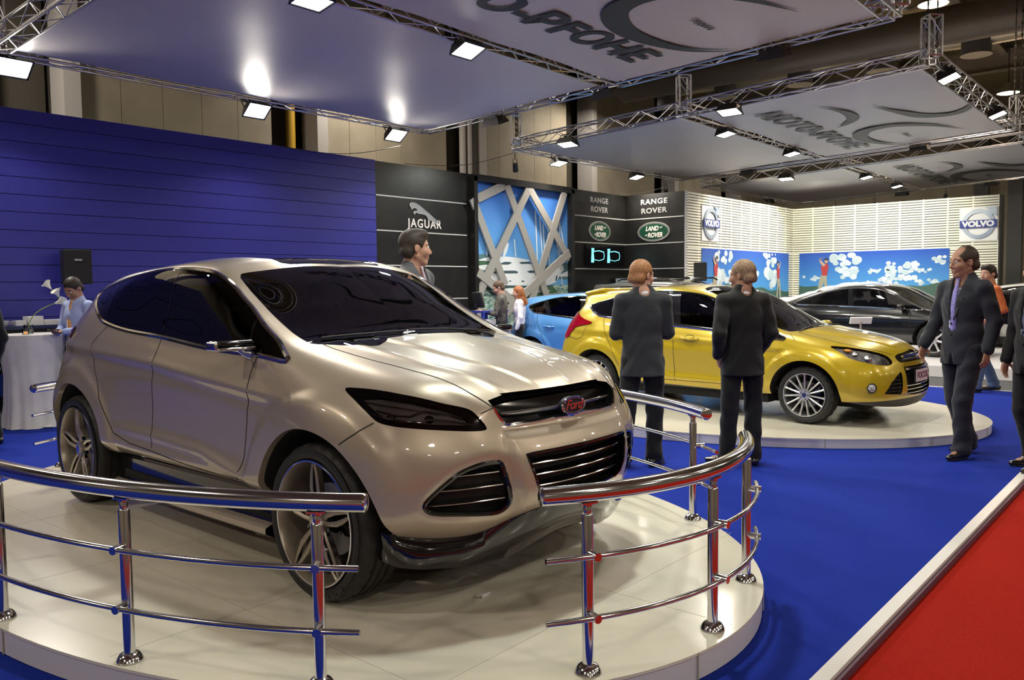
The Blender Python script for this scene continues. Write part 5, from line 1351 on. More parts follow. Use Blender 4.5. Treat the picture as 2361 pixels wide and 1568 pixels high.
def build_hatch(name, label, loc, rz, paint, step=.02, spoiler=True, style='new', detail=True, group=None, roof_s=1.0):
    car = thing(name, label, 'car', loc, rz, group)
    sm, sf, sr = body_grid(HAT_MAIN, HAT_F, HAT_R, step=step, smooth=4 if step < .03 else 2, disp=hat_disp)
    full = sm.join(sf).join(sr); sh = Shell(full); s = full
    cutoff = lambda s, fn: s.cut(fn(s.V)); pr = lambda poly, ax, cond: (lambda V: np.where(cond(V), poly_sd(V[:, ax], poly), 1.0))
    arch = lambda cx, cz_, R_: (lambda V: np.where(V[:, 1] > .3, np.hypot(V[:, 0] - cx, V[:, 2] - cz_) - R_, 1.0))
    AR = ((0, .305, .385), (-2.82, .30, .395))
    for a in AR: _, s = cutoff(s, arch(*a))
    dlo, s = cutoff(s, pr(smooth_poly(HAT_DLO, 3), [0, 2], lambda V: V[:, 1] > .45))
    wsh, s = cutoff(s, pr(HAT_WS, [0, 1], lambda V: V[:, 2] > .90))
    rwn, s = cutoff(s, pr([(.52, 1.02), (.50, 1.25), (.44, 1.36), (-.1, 1.37), (-.1, 1.0), (.4, 1.0)], [1, 2], lambda V: V[:, 0] < -3.18))
    if style == 'new':
        tail, s = cutoff(s, pr(HAT_TAIL, [0, 2], lambda V: (V[:, 1] > .3) & (V[:, 0] < -2.6)))
    else:
        tail, s = cutoff(s, pr([(.55, .92), (.78, .92), (.70, 1.12), (.60, 1.30), (.53, 1.38), (.47, 1.36), (.52, 1.22)], [1, 2], lambda V: (V[:, 0] < -3.05)))
    lmp, s = cutoff(s, pr(smooth_poly(HAT_LAMP, 3), [0, 2], lambda V: (V[:, 1] > .3) & (V[:, 0] > 0)))
    GR = [(.385, .735), (.30, .757), (-.1, .80), (-.1, .672), (.05, .672), (.36, .67), (.39, .70)]
    MID = [(.335, .625), (-.1, .63), (-.1, .325), (.20, .325), (.34, .34), (.35, .45)]
    TRI = [(.41, .585), (.44, .345), (.69, .365), (.60, .48), (.50, .545)]
    gr, s = cutoff(s, pr(GR, [1, 2], lambda V: V[:, 0] > .6)); mid, s = cutoff(s, pr(MID, [1, 2], lambda V: V[:, 0] > .6)); tri, s = cutoff(s, pr(TRI, [1, 2], lambda V: V[:, 0] > .5))
    low, s = cutoff(s, lambda V: V[:, 2] - np.interp(V[:, 0], [-3.6, -3.3, .4, .9], [.36, .345, .27, .30]))
    s.both().obj('body', paint, car); low.both().obj('lower_skirt', M_MBK, car)
    lip = MB(); hs = MB()
    for cx, cz_, R_ in AR:
        pts = [sh.side(cx + R_ * math.cos(a), cz_ + R_ * math.sin(a)) for a in np.linspace(.0, PI, 40)]
        rim_wall(lip, pts, (0, -.03, 0), closed=False); rim_wall(hs, [(np.array([l[0], l[1] - .03, l[2]]), n) for l, n in pts], (0, -.27, 0), closed=False)
        for sg in (1, -1):
            b0 = len(hs.V); hs.V.append((cx, sg * .58, cz_))
            for k in range(25): a = PI * k / 24; hs.V.append((cx + (R_ + .03) * math.cos(a), sg * .58, cz_ + (R_ + .03) * math.sin(a)))
            for k in range(24): hs.F.append((b0, b0 + 1 + k, b0 + 2 + k)); hs.M.append(0)
    lip.pieces('wheel_arch_lip', M_MBK, car); hs.pieces('wheel_housing', M_DRK, car)
    wsh.both().obj('windshield', M_CARG, car)
    dlo.obj('side_window', M_GLK, car); dlo.mirrored().obj('side_window', M_GLK, car); rwn.both().obj('rear_window', M_GLK, car)
    ub = MB(); ub.bbox((-3.3, -.56, .18), (.55, .56, .34)); ub.bbox((-2.38, -.82, .19), (-.45, .82, .32)); ub.obj('underbody', M_DRK, car, False)
    pil = MB(); ch = MB()
    add_strip(pil, sh.path([sh.side(-1.70, 1.428), sh.side(-1.62, 1.035)], .03), .13, .003); 
    add_strip(pil, sh.path([sh.side(-2.60, 1.35), sh.side(-2.42, 1.11)], .03), .10 if style != 'new' else .03, .003)
    add_strip(pil, sh.path([sh.side(-.80, 1.17), sh.side(-.70, .955)], .03), .05, .003)
    pil.pieces('window_divider', M_BLK, car)
    P3 = sh.path([sh.side(x, z) for x, z in smooth_poly(HAT_DLO, 3)], .04, True)
    bf = MB(); add_strip(bf, P3, .030, .002, True, h=.004); bf.pieces('window_rubber_frame', M_BLK, car)
    if style == 'new':
        add_strip(ch, sh.path([sh.side(x, z - .016) for x, z in HAT_DLO[:8]], .04), .016, .006, h=.005); ch.pieces('window_chrome_strip', M_CHR, car)
    for sg in (1, -1):
        q = tail if sg > 0 else tail.mirrored(); o = q.obj('tail_lamp', M_RED if style == 'new' else mat('clear and red tail lamp', (.62, .55, .55), .08, coat=1), car, .012)
        if style != 'new':
            mb_ = MB(); add_strip(mb_, sh.path([sh.back(.50, 1.33), sh.back(.60, 1.18), sh.back(.72, .98)], .04), .03, .018, mirror=False); mb_.V = [(x, y * sg, z) for x, y, z in mb_.V]; mb_.obj('red_lamp_edge', M_RED, o)
    for sg in (1, -1):
        q = lmp if sg > 0 else lmp.mirrored(); l_ = part_empty('headlamp', car)
        q.obj('lamp_lens', M_CLR, l_, 0); q.obj('lamp_reflector', add_noise(mat('faceted lamp reflector', (.7, .7, .72), .18, metal=.6), 16, (.45, .45, .5), (.95, .95, .95), detail=1, bump=.9), l_, -.03)
        if detail:
            for x, z, r_ in ((.60, .728, .042), (.48, .77, .034)):
                l, n = sh.side(x, z); q_ = MB(); c_ = l - n * .02; q_.ellipsoid((c_[0], c_[1] * sg, c_[2]), (r_, r_, r_)); q_.obj('projector_lens', M_CHR, l_)
            l, n = sh.side(.40, .80); q_ = MB(); q_.ellipsoid((l[0], (l[1] - .01) * sg, l[2]), (.05, .02, .018)); q_.obj('indicator', mat('amber lamp', (.7, .28, .05), .2), l_)
    # front openings
    for nm, g_, d_ in (('upper_grille', gr, .05), ('lower_grille', mid, .06)):
        e_ = part_empty(nm, car); g_.both().moved((-d_, 0, 0)).obj('grille_back', M_DRK, e_)
        if nm == 'upper_grille':
            for z0, z1 in ((.735, .757), (.698, .712)):
                q = MB(); q.tube([(.868 - .30 * y * y - .008, y, z0 + (z1 - z0) * (1 - (y / .36) ** 2)) for y in np.linspace(-.355, .355, 20)], .013, 8); q.obj('grille_bar', M_CHR if z0 > .7 else M_MBK, e_)
        else:
            path = sh.path([sh.front(y, z) for y, z in [(0, .625), (.335, .622), (.35, .45), (.34, .34), (.20, .325), (0, .325)]], .04); q = MB(); rim_wall(q, path, (-.06, 0, 0), closed=False); q.obj('grille_frame', M_BLK, e_)
            for z in (.43, .39, .35): q = MB(); q.tube([(.895 - .28 * y * y, y, z) for y in np.linspace(-.33, .33, 14)], .008, 6); q.obj('slat', M_CHR, e_)
            q = MB(); q.tube([(.885 - .28 * y * y, y, .606) for y in np.linspace(-.33, .33, 14)], .014, 6); q.obj('slat', M_CHR, e_)
    for sg in (1, -1):
        e_ = part_empty('corner_grille', car); q = tri.moved((-.045, -.02, 0)); (q if sg > 0 else q.mirrored()).obj('grille_back', M_DRK, e_)
        for z, y0, y1 in ((.54, .43, .50), (.50, .43, .56), (.46, .43, .61), (.42, .43, .64), (.385, .43, .67)):
            q = MB(); pts = []
            for y in np.linspace(y0, y1, 6): l, n = sh.front(y, z); pts.append((l[0] - .014, y * sg, z))
            q.tube(pts, .006, 5); q.obj('slat', M_MBK, e_)
        l, n = sh.front(.79, .43); fo = part_empty('fog_lamp', car); c_ = Vector((l[0] + .002, l[1] * sg, l[2])); nn = Vector((n[0] * .8 + .25, n[1] * sg * .8, 0)).normalized()
        q = MB(); q.cyl(c_ - nn * .05, c_ + nn * .012, .052, 24); q.obj('fog_lamp_ring', M_CHR, fo); q = MB(); M3 = nn.to_track_quat('Z', 'Y').to_matrix(); q.ellipsoid(c_ + nn * .006, (.043, .043, .018), M=M3); q.obj('fog_lamp_glass', add_noise(mat('fog lamp glass', (.5, .52, .6), .06, coat=1), 30, (.15, .16, .2), (.9, .9, .95), detail=1), fo)
    if style == 'new' and detail:
        q = MB(); q.prism([(a, b_) for a, b_ in [(-.175, -.062), (.175, -.062), (.175, .062), (-.175, .062)]], .905, .915, M=Matrix(((0, 0, 1), (1, 0, 0), (0, 1, 0))), o=(0, 0, .52)); pl = q.obj('number_plate', mat('pale number plate', (.62, .52, .60), .4), car, False)
        V_, F_ = text_shape('FOCUS', .095, .001, bold=.002, spacing=1.1); q = MB(); q.add([(.917 + z, x, .52 + y) for x, y, z in V_], F_); q.obj('plate_lettering', mat('dark red plate lettering', (.14, .03, .07), .5), pl, False)
        q = MB(); q.prism([(-.19, -.07), (.19, -.07), (.19, .07), (-.19, .07)], .895, .906, M=Matrix(((0, 0, 1), (1, 0, 0), (0, 1, 0))), o=(0, 0, .52)); q.obj('plate_holder', M_MBK, car, False)
    if style == 'new':
        bd = part_empty('badge', car); q = MB(); q.tube([(.868 + .004 * 0, .078 * math.cos(t), .735 + .034 * math.sin(t)) for t in np.linspace(0, 2 * PI, 29)[:-1]], .006, 8, closed=True); q.obj('badge_ring', M_CHR, bd)
        q = MB(); q.prism(ell(.078, .034, 28), .845, .866, M=Matrix(((0, 0, 1), (1, 0, 0), (0, 1, 0))), o=(0, 0, .735)); q.obj('badge_oval', mat('silver blue badge enamel', (.25, .28, .36), .15, coat=1), bd)
        st_ = MB(); 
        for a, b_, w_ in (((.10, -.02), (.45, -.02), .10), ((.40, -.06), (.66, -.10), .12), ((.2, -.1), (.62, -.02), .07)):
            p1, p2 = sh.top(a[0], abs(a[1])), sh.top(b_[0], abs(b_[1]))
            add_strip(st_, sh.path([p1, p2], .04), w_, .002, mirror=False)
        st_.obj('hood_sticker', add_noise(mat('blue and white hood sticker', (.3, .4, .55), .3, coat=1), 5, (.05, .16, .42), (.65, .72, .80), detail=2), car)
    sp = MB()
    if spoiler:
        sp.add(*rounded_box((-3.13, 0, 1.435), (.34, 1.04, .06), .028, Matrix.Rotation(math.radians(-9), 3, 'Y'))); sp.obj('roof_spoiler', paint, car)
    wp = MB()
    for a, b_ in (((-.17, -.60), (-.13, -.04)), ((-.10, .02), (-.16, .55))):
        pts = []
        for t in np.linspace(0, 1, 8): x = a[0] + (b_[0] - a[0]) * t; y = a[1] + (b_[1] - a[1]) * t; l, n = sh.top(x, abs(y)); pts.append((l[0] - .02, y, l[2] + .014))
        wp.tube(pts, .007, 6)
    wp.pieces('wiper', M_MBK, car)
    gp = MB(); G2 = .006 if step < .03 else .009
    for pts in ([(-1.63, 1.035), (-1.635, .95), (-1.62, .77), (-1.61, .42), (-1.60, .36)], [(-.42, .92), (-.52, .85), (-.56, .7), (-.52, .5), (-.45, .38)], [(-2.70, 1.12), (-2.70, 1.05), (-2.66, .93), (-2.56, .76), (-2.48, .60), (-2.42, .50)], [(-.5, .37), (-1.2, .37), (-2.2, .37), (-2.4, .42)], [(-.34, .96), (-.22, .955), (-.13, .89)],
                [(-3.32, .84), (-3.15, .81), (-3.06, .84), (-2.99, .98)] if style == 'new' else [(-2.99 + .10 * math.cos(t), .93 + .10 * math.sin(t)) for t in np.linspace(0, 6.2, 20)]):
        add_strip(gp, sh.path([sh.side(x, z) for x, z in pts], .03), G2, .0015)
    add_strip(gp, sh.path([sh.top(x, y) for x, y in [(-.20, .62), (0, .66), (.28, .66), (.5, .60), (.64, .50), (.73, .40)]], .03), G2, .0015)
    gp.pieces('panel_gap', M_GAP, car)
    for sg in (1, -1):
        for x in (-1.40, -2.38):
            h = part_empty('door_handle', car); l, n = sh.side(x, .88); q = MB(); q.tube([(x - .12, (l[1] + .004) * sg, .885), (x - .08, (l[1] + .03) * sg, .885), (x + .08, (l[1] + .03) * sg, .88), (x + .12, (l[1] + .004) * sg, .878)], [.012, .015, .015, .012], 8); q.obj('grip', paint, h)
            q = MB(); add_strip(q, sh.path([sh.side(x + .07 * math.cos(t), .88 + .04 * math.sin(t)) for t in np.linspace(0, 6.28, 16)], .03), .006, .001, mirror=False); q.V = [(a, b_ * sg, c_) for a, b_, c_ in q.V]; q.obj('grip_recess_edge', M_GAP, h)
        mr = part_empty('door_mirror', car); q = MB(); q.add(*rounded_box((-.56, .99 * sg, .985), (.12, .18, .12), .05)); q.obj('mirror_housing', paint, mr); q = MB(); q.tube([(-.52, .93 * sg, .965), (-.50, .87 * sg, .95), (-.46, .84 * sg, .945)], [.02, .022, .03], 8); q.obj('mirror_arm', M_MBK, mr)
    cb = part_empty('cabin', car)
    for x, ys in ((-1.30, (-.36, .36)), (-2.15, (-.36, .36))):
        for y in ys: seat_mb(x, y, .50, .48, .58).obj('seat', M_INT, cb)
    q = MB(); q.bbox((-2.9, -.78, .34), (-.35, .78, .38)); q.obj('cabin_floor', M_IN2, cb, False)
    q = MB(); q.add(*rounded_box((-.52, 0, .82), (.34, 1.36, .16), .06)); q.obj('dashboard', M_IN2, cb)
    q = MB(); MM = Matrix.Rotation(math.radians(65), 3, 'Y'); rp = [MM @ Vector((.18 * math.cos(a), .18 * math.sin(a), 0)) + Vector((-.82, .36, .88)) for a in np.linspace(0, 2 * PI, 25)[:-1]]; q.tube(rp, .014, 6, closed=True); q.tube([rp[0], rp[12]], .012, 6); q.obj('steering_wheel', M_IN2, cb)
    wh = part_empty('wheel', car); seg = 96 if step < .03 else 48
    build_tyre(.315, .215, .238, wh, seg=seg); build_barrel(.236, .16, wh, M_SIL, M_SIL); build_brake(wh, .14, .10)
    n_ = 15 if style == 'new' else 7
    for k in range(n_):
        a0 = 2 * PI * k / n_; q = MB(); w_ = .011 if n_ > 10 else .022
        spoke_bar(q, [(.05, a0, w_ * .8, .020), (.12, a0, w_, .012), (.19, a0, w_ * .9, .008), (.228, a0, w_ * 1.3, .006)], .022, 0, 0); q.obj('spoke', [M_SIL], wh, angle=math.radians(25))
    AX = Matrix(((1, 0, 0), (0, 0, 1), (0, 1, 0)))
    q = MB(); q.prism([(.060 * math.sin(t), .060 * math.cos(t)) for t in np.linspace(0, 2 * PI, 25)[:-1]], .008, .05, 0, AX); q.prism([(.024 * math.sin(t), .024 * math.cos(t)) for t in np.linspace(0, 2 * PI, 21)[:-1]], .002, .02, 1, AX)
    for k in range(5): a = 2 * PI * k / 5 + .3; q.cyl((.044 * math.sin(a), .002, .044 * math.cos(a)), (.044 * math.sin(a), .02, .044 * math.cos(a)), .009, 6, 2)
    q.obj('hub', [M_SIL, mat('dark blue hub cap', (.01, .02, .10), .3, coat=1), mat('wheel nut', (.25, .23, .2), .3, metal=1)], wh, angle=.5)
    place_wheels(car, wh, [(0, .315, -1), (0, .315, 1), (-2.82, .315, -1), (-2.82, .315, 1)], .895)
    return car

# ---------------------------------------------------------------- background cars
def quick_rows(x, ym, zs, zch, zb, yb, zk, yk, ze, ye, zc):
    m = (.5 * yb + .5 * yk + .012, .5 * zb + .5 * zk)
    return [(x, ym - .07, zs), (x, ym - .02, zs + .07), (x, ym - .01, zs + .2), (x, ym, zs + .2 + (zch - zs - .2) * .6), (x, ym, zch), (x, ym - .03, (zch + zb) / 2), (x, yb, zb), (x,) + m, (x, yk, zk), (x, ye, ze), (x, ye * .58, zc - .012), (x, 0, zc)]
def quick_car(stations, nose, tail):
    """stations rear -> front; nose / tail: (x centre, x corner factor, height list for rows)"""
    main = [quick_rows(*s_) for s_ in stations]
    f = main[-1]; r = main[0]
    F1 = [(x + nose * .72, y * .86, z) for x, y, z in f]; F1 = [(x - .03 * (i in (0,)) - .012 * max(0, i - 5), y, z - .02 * max(0, i - 5)) for i, (x, y, z) in enumerate(F1)]
    F1[10] = (f[10][0] + nose * .80, f[10][1], f[10][2] - .05); F1[11] = (f[11][0] + nose * .82, 0, f[11][2] - .05)
    main.append(F1)
    WF = [[(f[i][0] + nose * .94, F1[i][1] * .45, F1[i][2] - .005) for i in range(10)], [(f[i][0] + nose, 0, F1[i][2]) for i in range(10)]]
    R1 = [(x - tail * .70, y * .88, z - (.0 if i < 6 else .0)) for i, (x, y, z) in enumerate(r)]
    main.insert(0, R1)
    WR = [[(r[i][0] - tail, 0, R1[i][2]) for i in range(10)], [(r[i][0] - tail * .93, R1[i][1] * .5, R1[i][2]) for i in range(10)]]
    return main, WF, WR
def simple_car(name, label, loc, rz, paint, spec, dlo, ws, rear_ws, arches, R=.33, glass=None, scale=1.0, pillars=(), chrome=True, covered=False, rimm=None, mirrors=True, lamps=True, tail_m=None, roof_rails=False):
    car = thing(name, label, 'car', loc, rz); car.scale = (scale,) * 3
    main, WF, WR = quick_car(*spec); sm, sf, sr = body_grid(main, WF, WR, step=.035, smooth=2)
    full = sm.join(sf).join(sr)
    if covered:
        V = full.V; rr = np.random.RandomState(4)
        d = .030 * np.sin(V[:, 0] * 7 + V[:, 1] * 3) * np.sin(V[:, 2] * 9 + V[:, 0] * 4) + .02 * np.abs(np.sin(V[:, 0] * 13 + V[:, 2] * 5))
        f2 = Surf(V, full.N, full.F).both(); me = mesh('cover_cloth', f2.V[:, :3] + f2.N * (.03 + np.concatenate([d, d])[:, None]), f2.F, paint, car); return car
    sh = Shell(full); s = full; pr = lambda poly, ax, cond: (lambda V: np.where(cond(V), poly_sd(V[:, ax], poly), 1.0))
    for cx, cz_, R_ in arches: _, s = s.cut(np.where(s.V[:, 1] > .3, np.hypot(s.V[:, 0] - cx, s.V[:, 2] - cz_) - R_, 1.0))
    d_, s = s.cut(pr(smooth_poly(dlo, 3), [0, 2], lambda V: V[:, 1] > .42)(s.V)); w_, s = s.cut(pr(ws, [0, 1], lambda V: V[:, 2] > .88)(s.V)); r_, s = s.cut(pr(rear_ws, [0, 1], lambda V: V[:, 2] > .9)(s.V))
    lf, s = s.cut(pr([(.30, .62), (.60, .60), (.66, .70), (.30, .74)], [1, 2], lambda V: V[:, 0] > .55)(s.V)) if lamps else (None, s)
    s.both().obj('body', paint, car); g_ = glass or M_CARG
    w_.both().obj('windshield', g_, car); r_.both().obj('rear_window', g_, car); d_.obj('side_window', g_, car); d_.mirrored().obj('side_window', g_, car)
    if lamps: lf.obj('headlamp', mat('bright lamp glass', (.6, .62, .7), .1, coat=1), car); lf.mirrored().obj('headlamp', mat('bright lamp glass'), car)
    path = sh.path([sh.side(x, z) for x, z in smooth_poly(dlo, 3)], .05, True); q = MB(); add_strip(q, path, .030, .003, True, h=.006); q.pieces('window_frame', M_CHR if chrome else M_BLK, car)
    for a, b_, w in pillars: q = MB(); add_strip(q, sh.path([sh.side(*a), sh.side(*b_)], .05), w, .004); q.pieces('window_pillar', M_BLK, car)
    q = MB(); xr = stations_x(spec); hs = MB(); q.bbox((xr[0] + .2, -.58, .2), (xr[1] - .1, .58, .36)); q.obj('underbody', M_DRK, car, False)
    for cx, cz_, R_ in arches:
        pts = [sh.side(cx + R_ * math.cos(a), cz_ + R_ * math.sin(a)) for a in np.linspace(0, PI, 24)]; rim_wall(hs, pts, (0, -.30, 0), closed=False)
        for sg in (1, -1): hs.add([(cx, sg * .6, cz_)] + [(cx + (R_ + .03) * math.cos(a), sg * .6, cz_ + (R_ + .03) * math.sin(a)) for a in np.linspace(0, PI, 17)], [(0, i + 1, i + 2) for i in range(16)])
    hs.pieces('wheel_housing', M_DRK, car)
    cb = part_empty('cabin', car)
    for x in (-1.35, -2.2):
        for y in (-.36, .36): seat_mb(x, y, .50, .48, .56).obj('seat', M_INT, cb)
    q = MB(); q.bbox((arches[1][0], -.75, .36), (-.3, .75, .40)); q.obj('cabin_floor', M_IN2, cb, False)
    wh = part_empty('wheel', car); build_tyre(R, .22, R * .74, wh, seg=48); build_barrel(R * .735, .16, wh, rimm or M_SIL, M_SIL); q = MB()
    for k in range(7): a0 = 2 * PI * k / 7; q = MB(); spoke_bar(q, [(.04, a0, .03, .02), (.14, a0, .020, .012), (R * .70, a0, .026, .008)], .022, 0, 0); q.obj('spoke', [rimm or M_SIL], wh)
    q = MB(); q.cyl((0, .004, 0), (0, .05, 0), .055, 20); q.obj('hub', M_SIL, wh)
    ym = spec[0][len(spec[0]) // 2][1]
    place_wheels(car, wh, [(a[0], R, sd) for a in arches for sd in (-1, 1)], ym - .03)
    if mirrors:
        for sg in (1, -1):
            mr = part_empty('door_mirror', car); zb = spec[0][-3][4]; q = MB(); q.add(*rounded_box((-.60, (ym + .06) * sg, zb + .08), (.13, .20, .13), .05)); q.obj('mirror_housing', paint, mr); q = MB(); q.tube([(-.60, (ym + .0) * sg, zb + .03), (-.58, (ym - .08) * sg, zb + .01)], .022, 8); q.obj('mirror_arm', M_BLK, mr)
    if roof_rails:
        for sg in (1, -1): q = MB(); q.tube([(-2.9, .56 * sg, spec[0][2][10] + .0), (-2.8, .56 * sg, spec[0][2][10] + .04), (-1.0, .58 * sg, spec[0][2][10] + .05), (-.9, .58 * sg, spec[0][2][10] + .0)], .018, 8); q.obj('roof_rail', M_BLK, car)
    gp = MB()
    for x0, x1 in ((-1.68, -1.66), (-.42, -.48)): add_strip(gp, sh.path([sh.side(x0, spec[0][-3][4] + .0), sh.side(x1, .5)], .05), .008, .002)
    gp.pieces('panel_gap', M_GAP, car)
    return car
def stations_x(spec): return spec[0][0][0], spec[0][-1][0]
SALOON = ([(-3.5, .87, .28, .80, .97, .80, 1.02, .73, 1.045, .64, 1.07), (-2.95, .91, .28, .80, .99, .84, 1.12, .70, 1.18, .60, 1.22), (-2.4, .93, .27, .80, .99, .86, 1.25, .68, 1.33, .57, 1.375), (-1.8, .93, .27, .79, .975, .865, 1.365, .68, 1.415, .57, 1.45), (-1.3, .93, .27, .78, .955, .865, 1.36, .69, 1.405, .58, 1.445), (-.9, .93, .27, .77, .94, .865, 1.25, .72, 1.29, .62, 1.375), (-.5, .93, .27, .76, .92, .865, 1.075, .745, 1.10, .66, 1.185), (-.15, .93, .27, .75, .90, .855, .95, .75, .965, .68, 1.01), (.2, .925, .27, .72, .85, .82, .885, .72, .905, .62, .95), (.5, .90, .25, .66, .78, .76, .82, .66, .84, .55, .885)], .40, .46)
S_DLO = [(-3.0, 1.06), (-2.62, 1.20), (-2.2, 1.31), (-1.75, 1.365), (-1.25, 1.35), (-.88, 1.235), (-.5, 1.06), (-.24, .93), (-.6, .935), (-1.3, .965), (-2.1, .992), (-2.75, 1.005), (-2.95, 1.02)]
S_WS = [(-.14, .66), (-.5, .65), (-.85, .61), (-1.14, .55), (-1.17, .3), (-1.18, -.1), (-.04, -.1), (-.06, .4)]
S_RW = [(-2.25, .50), (-2.5, .53), (-3.1, .57), (-3.28, .55), (-3.36, .3), (-3.38, -.1), (-2.1, -.1), (-2.15, .35)]
SUV = ([(-3.3, .90, .42, .92, 1.16, .86, 1.58, .76, 1.66, .66, 1.69), (-2.9, .93, .42, .94, 1.16, .89, 1.62, .77, 1.685, .66, 1.715), (-2.2, .94, .42, .94, 1.15, .90, 1.64, .78, 1.70, .67, 1.735), (-1.4, .94, .42, .93, 1.14, .90, 1.63, .78, 1.69, .67, 1.73), (-1.05, .94, .42, .92, 1.13, .90, 1.56, .79, 1.61, .69, 1.67), (-.7, .94, .42, .92, 1.12, .90, 1.35, .81, 1.38, .72, 1.44), (-.35, .94, .42, .91, 1.10, .89, 1.16, .80, 1.18, .73, 1.22), (.1, .94, .42, .90, 1.06, .87, 1.09, .78, 1.10, .68, 1.13), (.5, .92, .42, .86, 1.00, .82, 1.03, .73, 1.04, .60, 1.06)], .36, .34)
U_DLO = [(-3.42, 1.20), (-3.36, 1.42), (-3.26, 1.55), (-2.9, 1.585), (-2.2, 1.605), (-1.4, 1.595), (-1.08, 1.53), (-.75, 1.36), (-.45, 1.17), (-.9, 1.16), (-2.0, 1.175), (-3.0, 1.185)]
U_WS = [(-.36, .70), (-.7, .70), (-1.0, .67), (-1.18, .60), (-1.22, .3), (-1.23, -.1), (-.28, -.1), (-.30, .4)]
U_RW = [(-3.45, -.1), (-3.45, .5), (-3.56, .5), (-3.56, -.1)]
# ---------------------------------------------------------------- steel railing on the oval stage
def rail_pt(deg, z, off=0.0):
    a, b_ = 2.012 + off, 3.0 + off; t = math.radians(deg); R = math.radians(-2.4)
    x, y = a * math.cos(t), b_ * math.sin(t)
    return Vector((3.304 + x * math.cos(R) - y * math.sin(R), 4.605 + x * math.sin(R) + y * math.cos(R), z))
def railing(label, a0, a1, posts, m0=None, m1=None):
    pm = rail_pt((a0 + a1) / 2, 0)
    r = thing('railing', label, 'railing', (pm.x, pm.y, PLH)); org = Vector((pm.x, pm.y, PLH))
    def T(p): return Vector(p) - org
    n = max(12, int(abs(a1 - a0) / 1.5)); A_ = np.linspace(a0, a1, n)
    q = MB(); pts = [T(rail_pt(a, .82)) for a in A_]; q.tube(pts, .036, 24)
    for e, d in ((0, pts[0] - pts[1]), (-1, pts[-1] - pts[-2])):
        d = d.normalized(); q.tube([pts[e], pts[e] + d * .006, pts[e] + d * .011], [.0365, .034, .022], 24)
    q.obj('handrail', M_STEEL, r)
    for z, o_ in ((.59, .052), (.352, .052)):
        q = MB(); q.tube([T(rail_pt(a, z, o_)) for a in np.linspace(m0 if m0 is not None else a0, m1 if m1 is not None else a1, n)], .0115, 14); q.obj('middle_rail', M_STEEL, r)
    for a in posts:
        p = part_empty('post', r); p.location = T(rail_pt(a, PLH)); u = (rail_pt(a, 0, .1) - rail_pt(a, 0)).normalized(); tg = Vector((-u.y, u.x, 0))
        q = MB(); q.lathe([(0, 0), (.050, 0), (.052, .006), (.047, .018), (.038, .030), (.027, .036), (.023, .038)], 32); q.obj('base_flange', M_STEEL, p)
        q = MB(); q.lathe([(.0225, .03), (.0225, .615), (.020, .622), (.0155, .625), (.0155, .655), (.012, .66)], 28); q.obj('post_tube', M_STEEL, p)
        q = MB(); q.box((0, 0, .664), (.07, .045, .007), rz=math.atan2(tg.y, tg.x)); q.cyl((0, 0, .652), (0, 0, .664), .02, 16); q.obj('saddle', M_STEEL, p)
        for z in (.59, .352):
            q = MB(); c_ = Vector((0, 0, z - PLH)); q.cyl(c_ + u * .012, c_ + u * .072, .0165, 20); q.obj('rail_holder', M_STEEL, p)
    return r
railing('curved steel railing at the front left of the oval stage, cut by the frame edge', -193, -129.7, (-188.5, -170.2, -152.3, -133.9), -193, -130.3)
railing('curved steel railing at the right front of the oval stage before the car nose', -113.5, -66.6, (-108.7, -89.2, -70.6), -113.8, -66.9)
railing('steel railing behind the nose of the champagne car beside the two standing men', -47.6, 14, (-43.4, -24, -4, 10), -48.2, 14)
railing('short steel railing behind the tail of the champagne car near the white tables', 62, 114.0, (66, 87, 107.2), 62, 113.4)
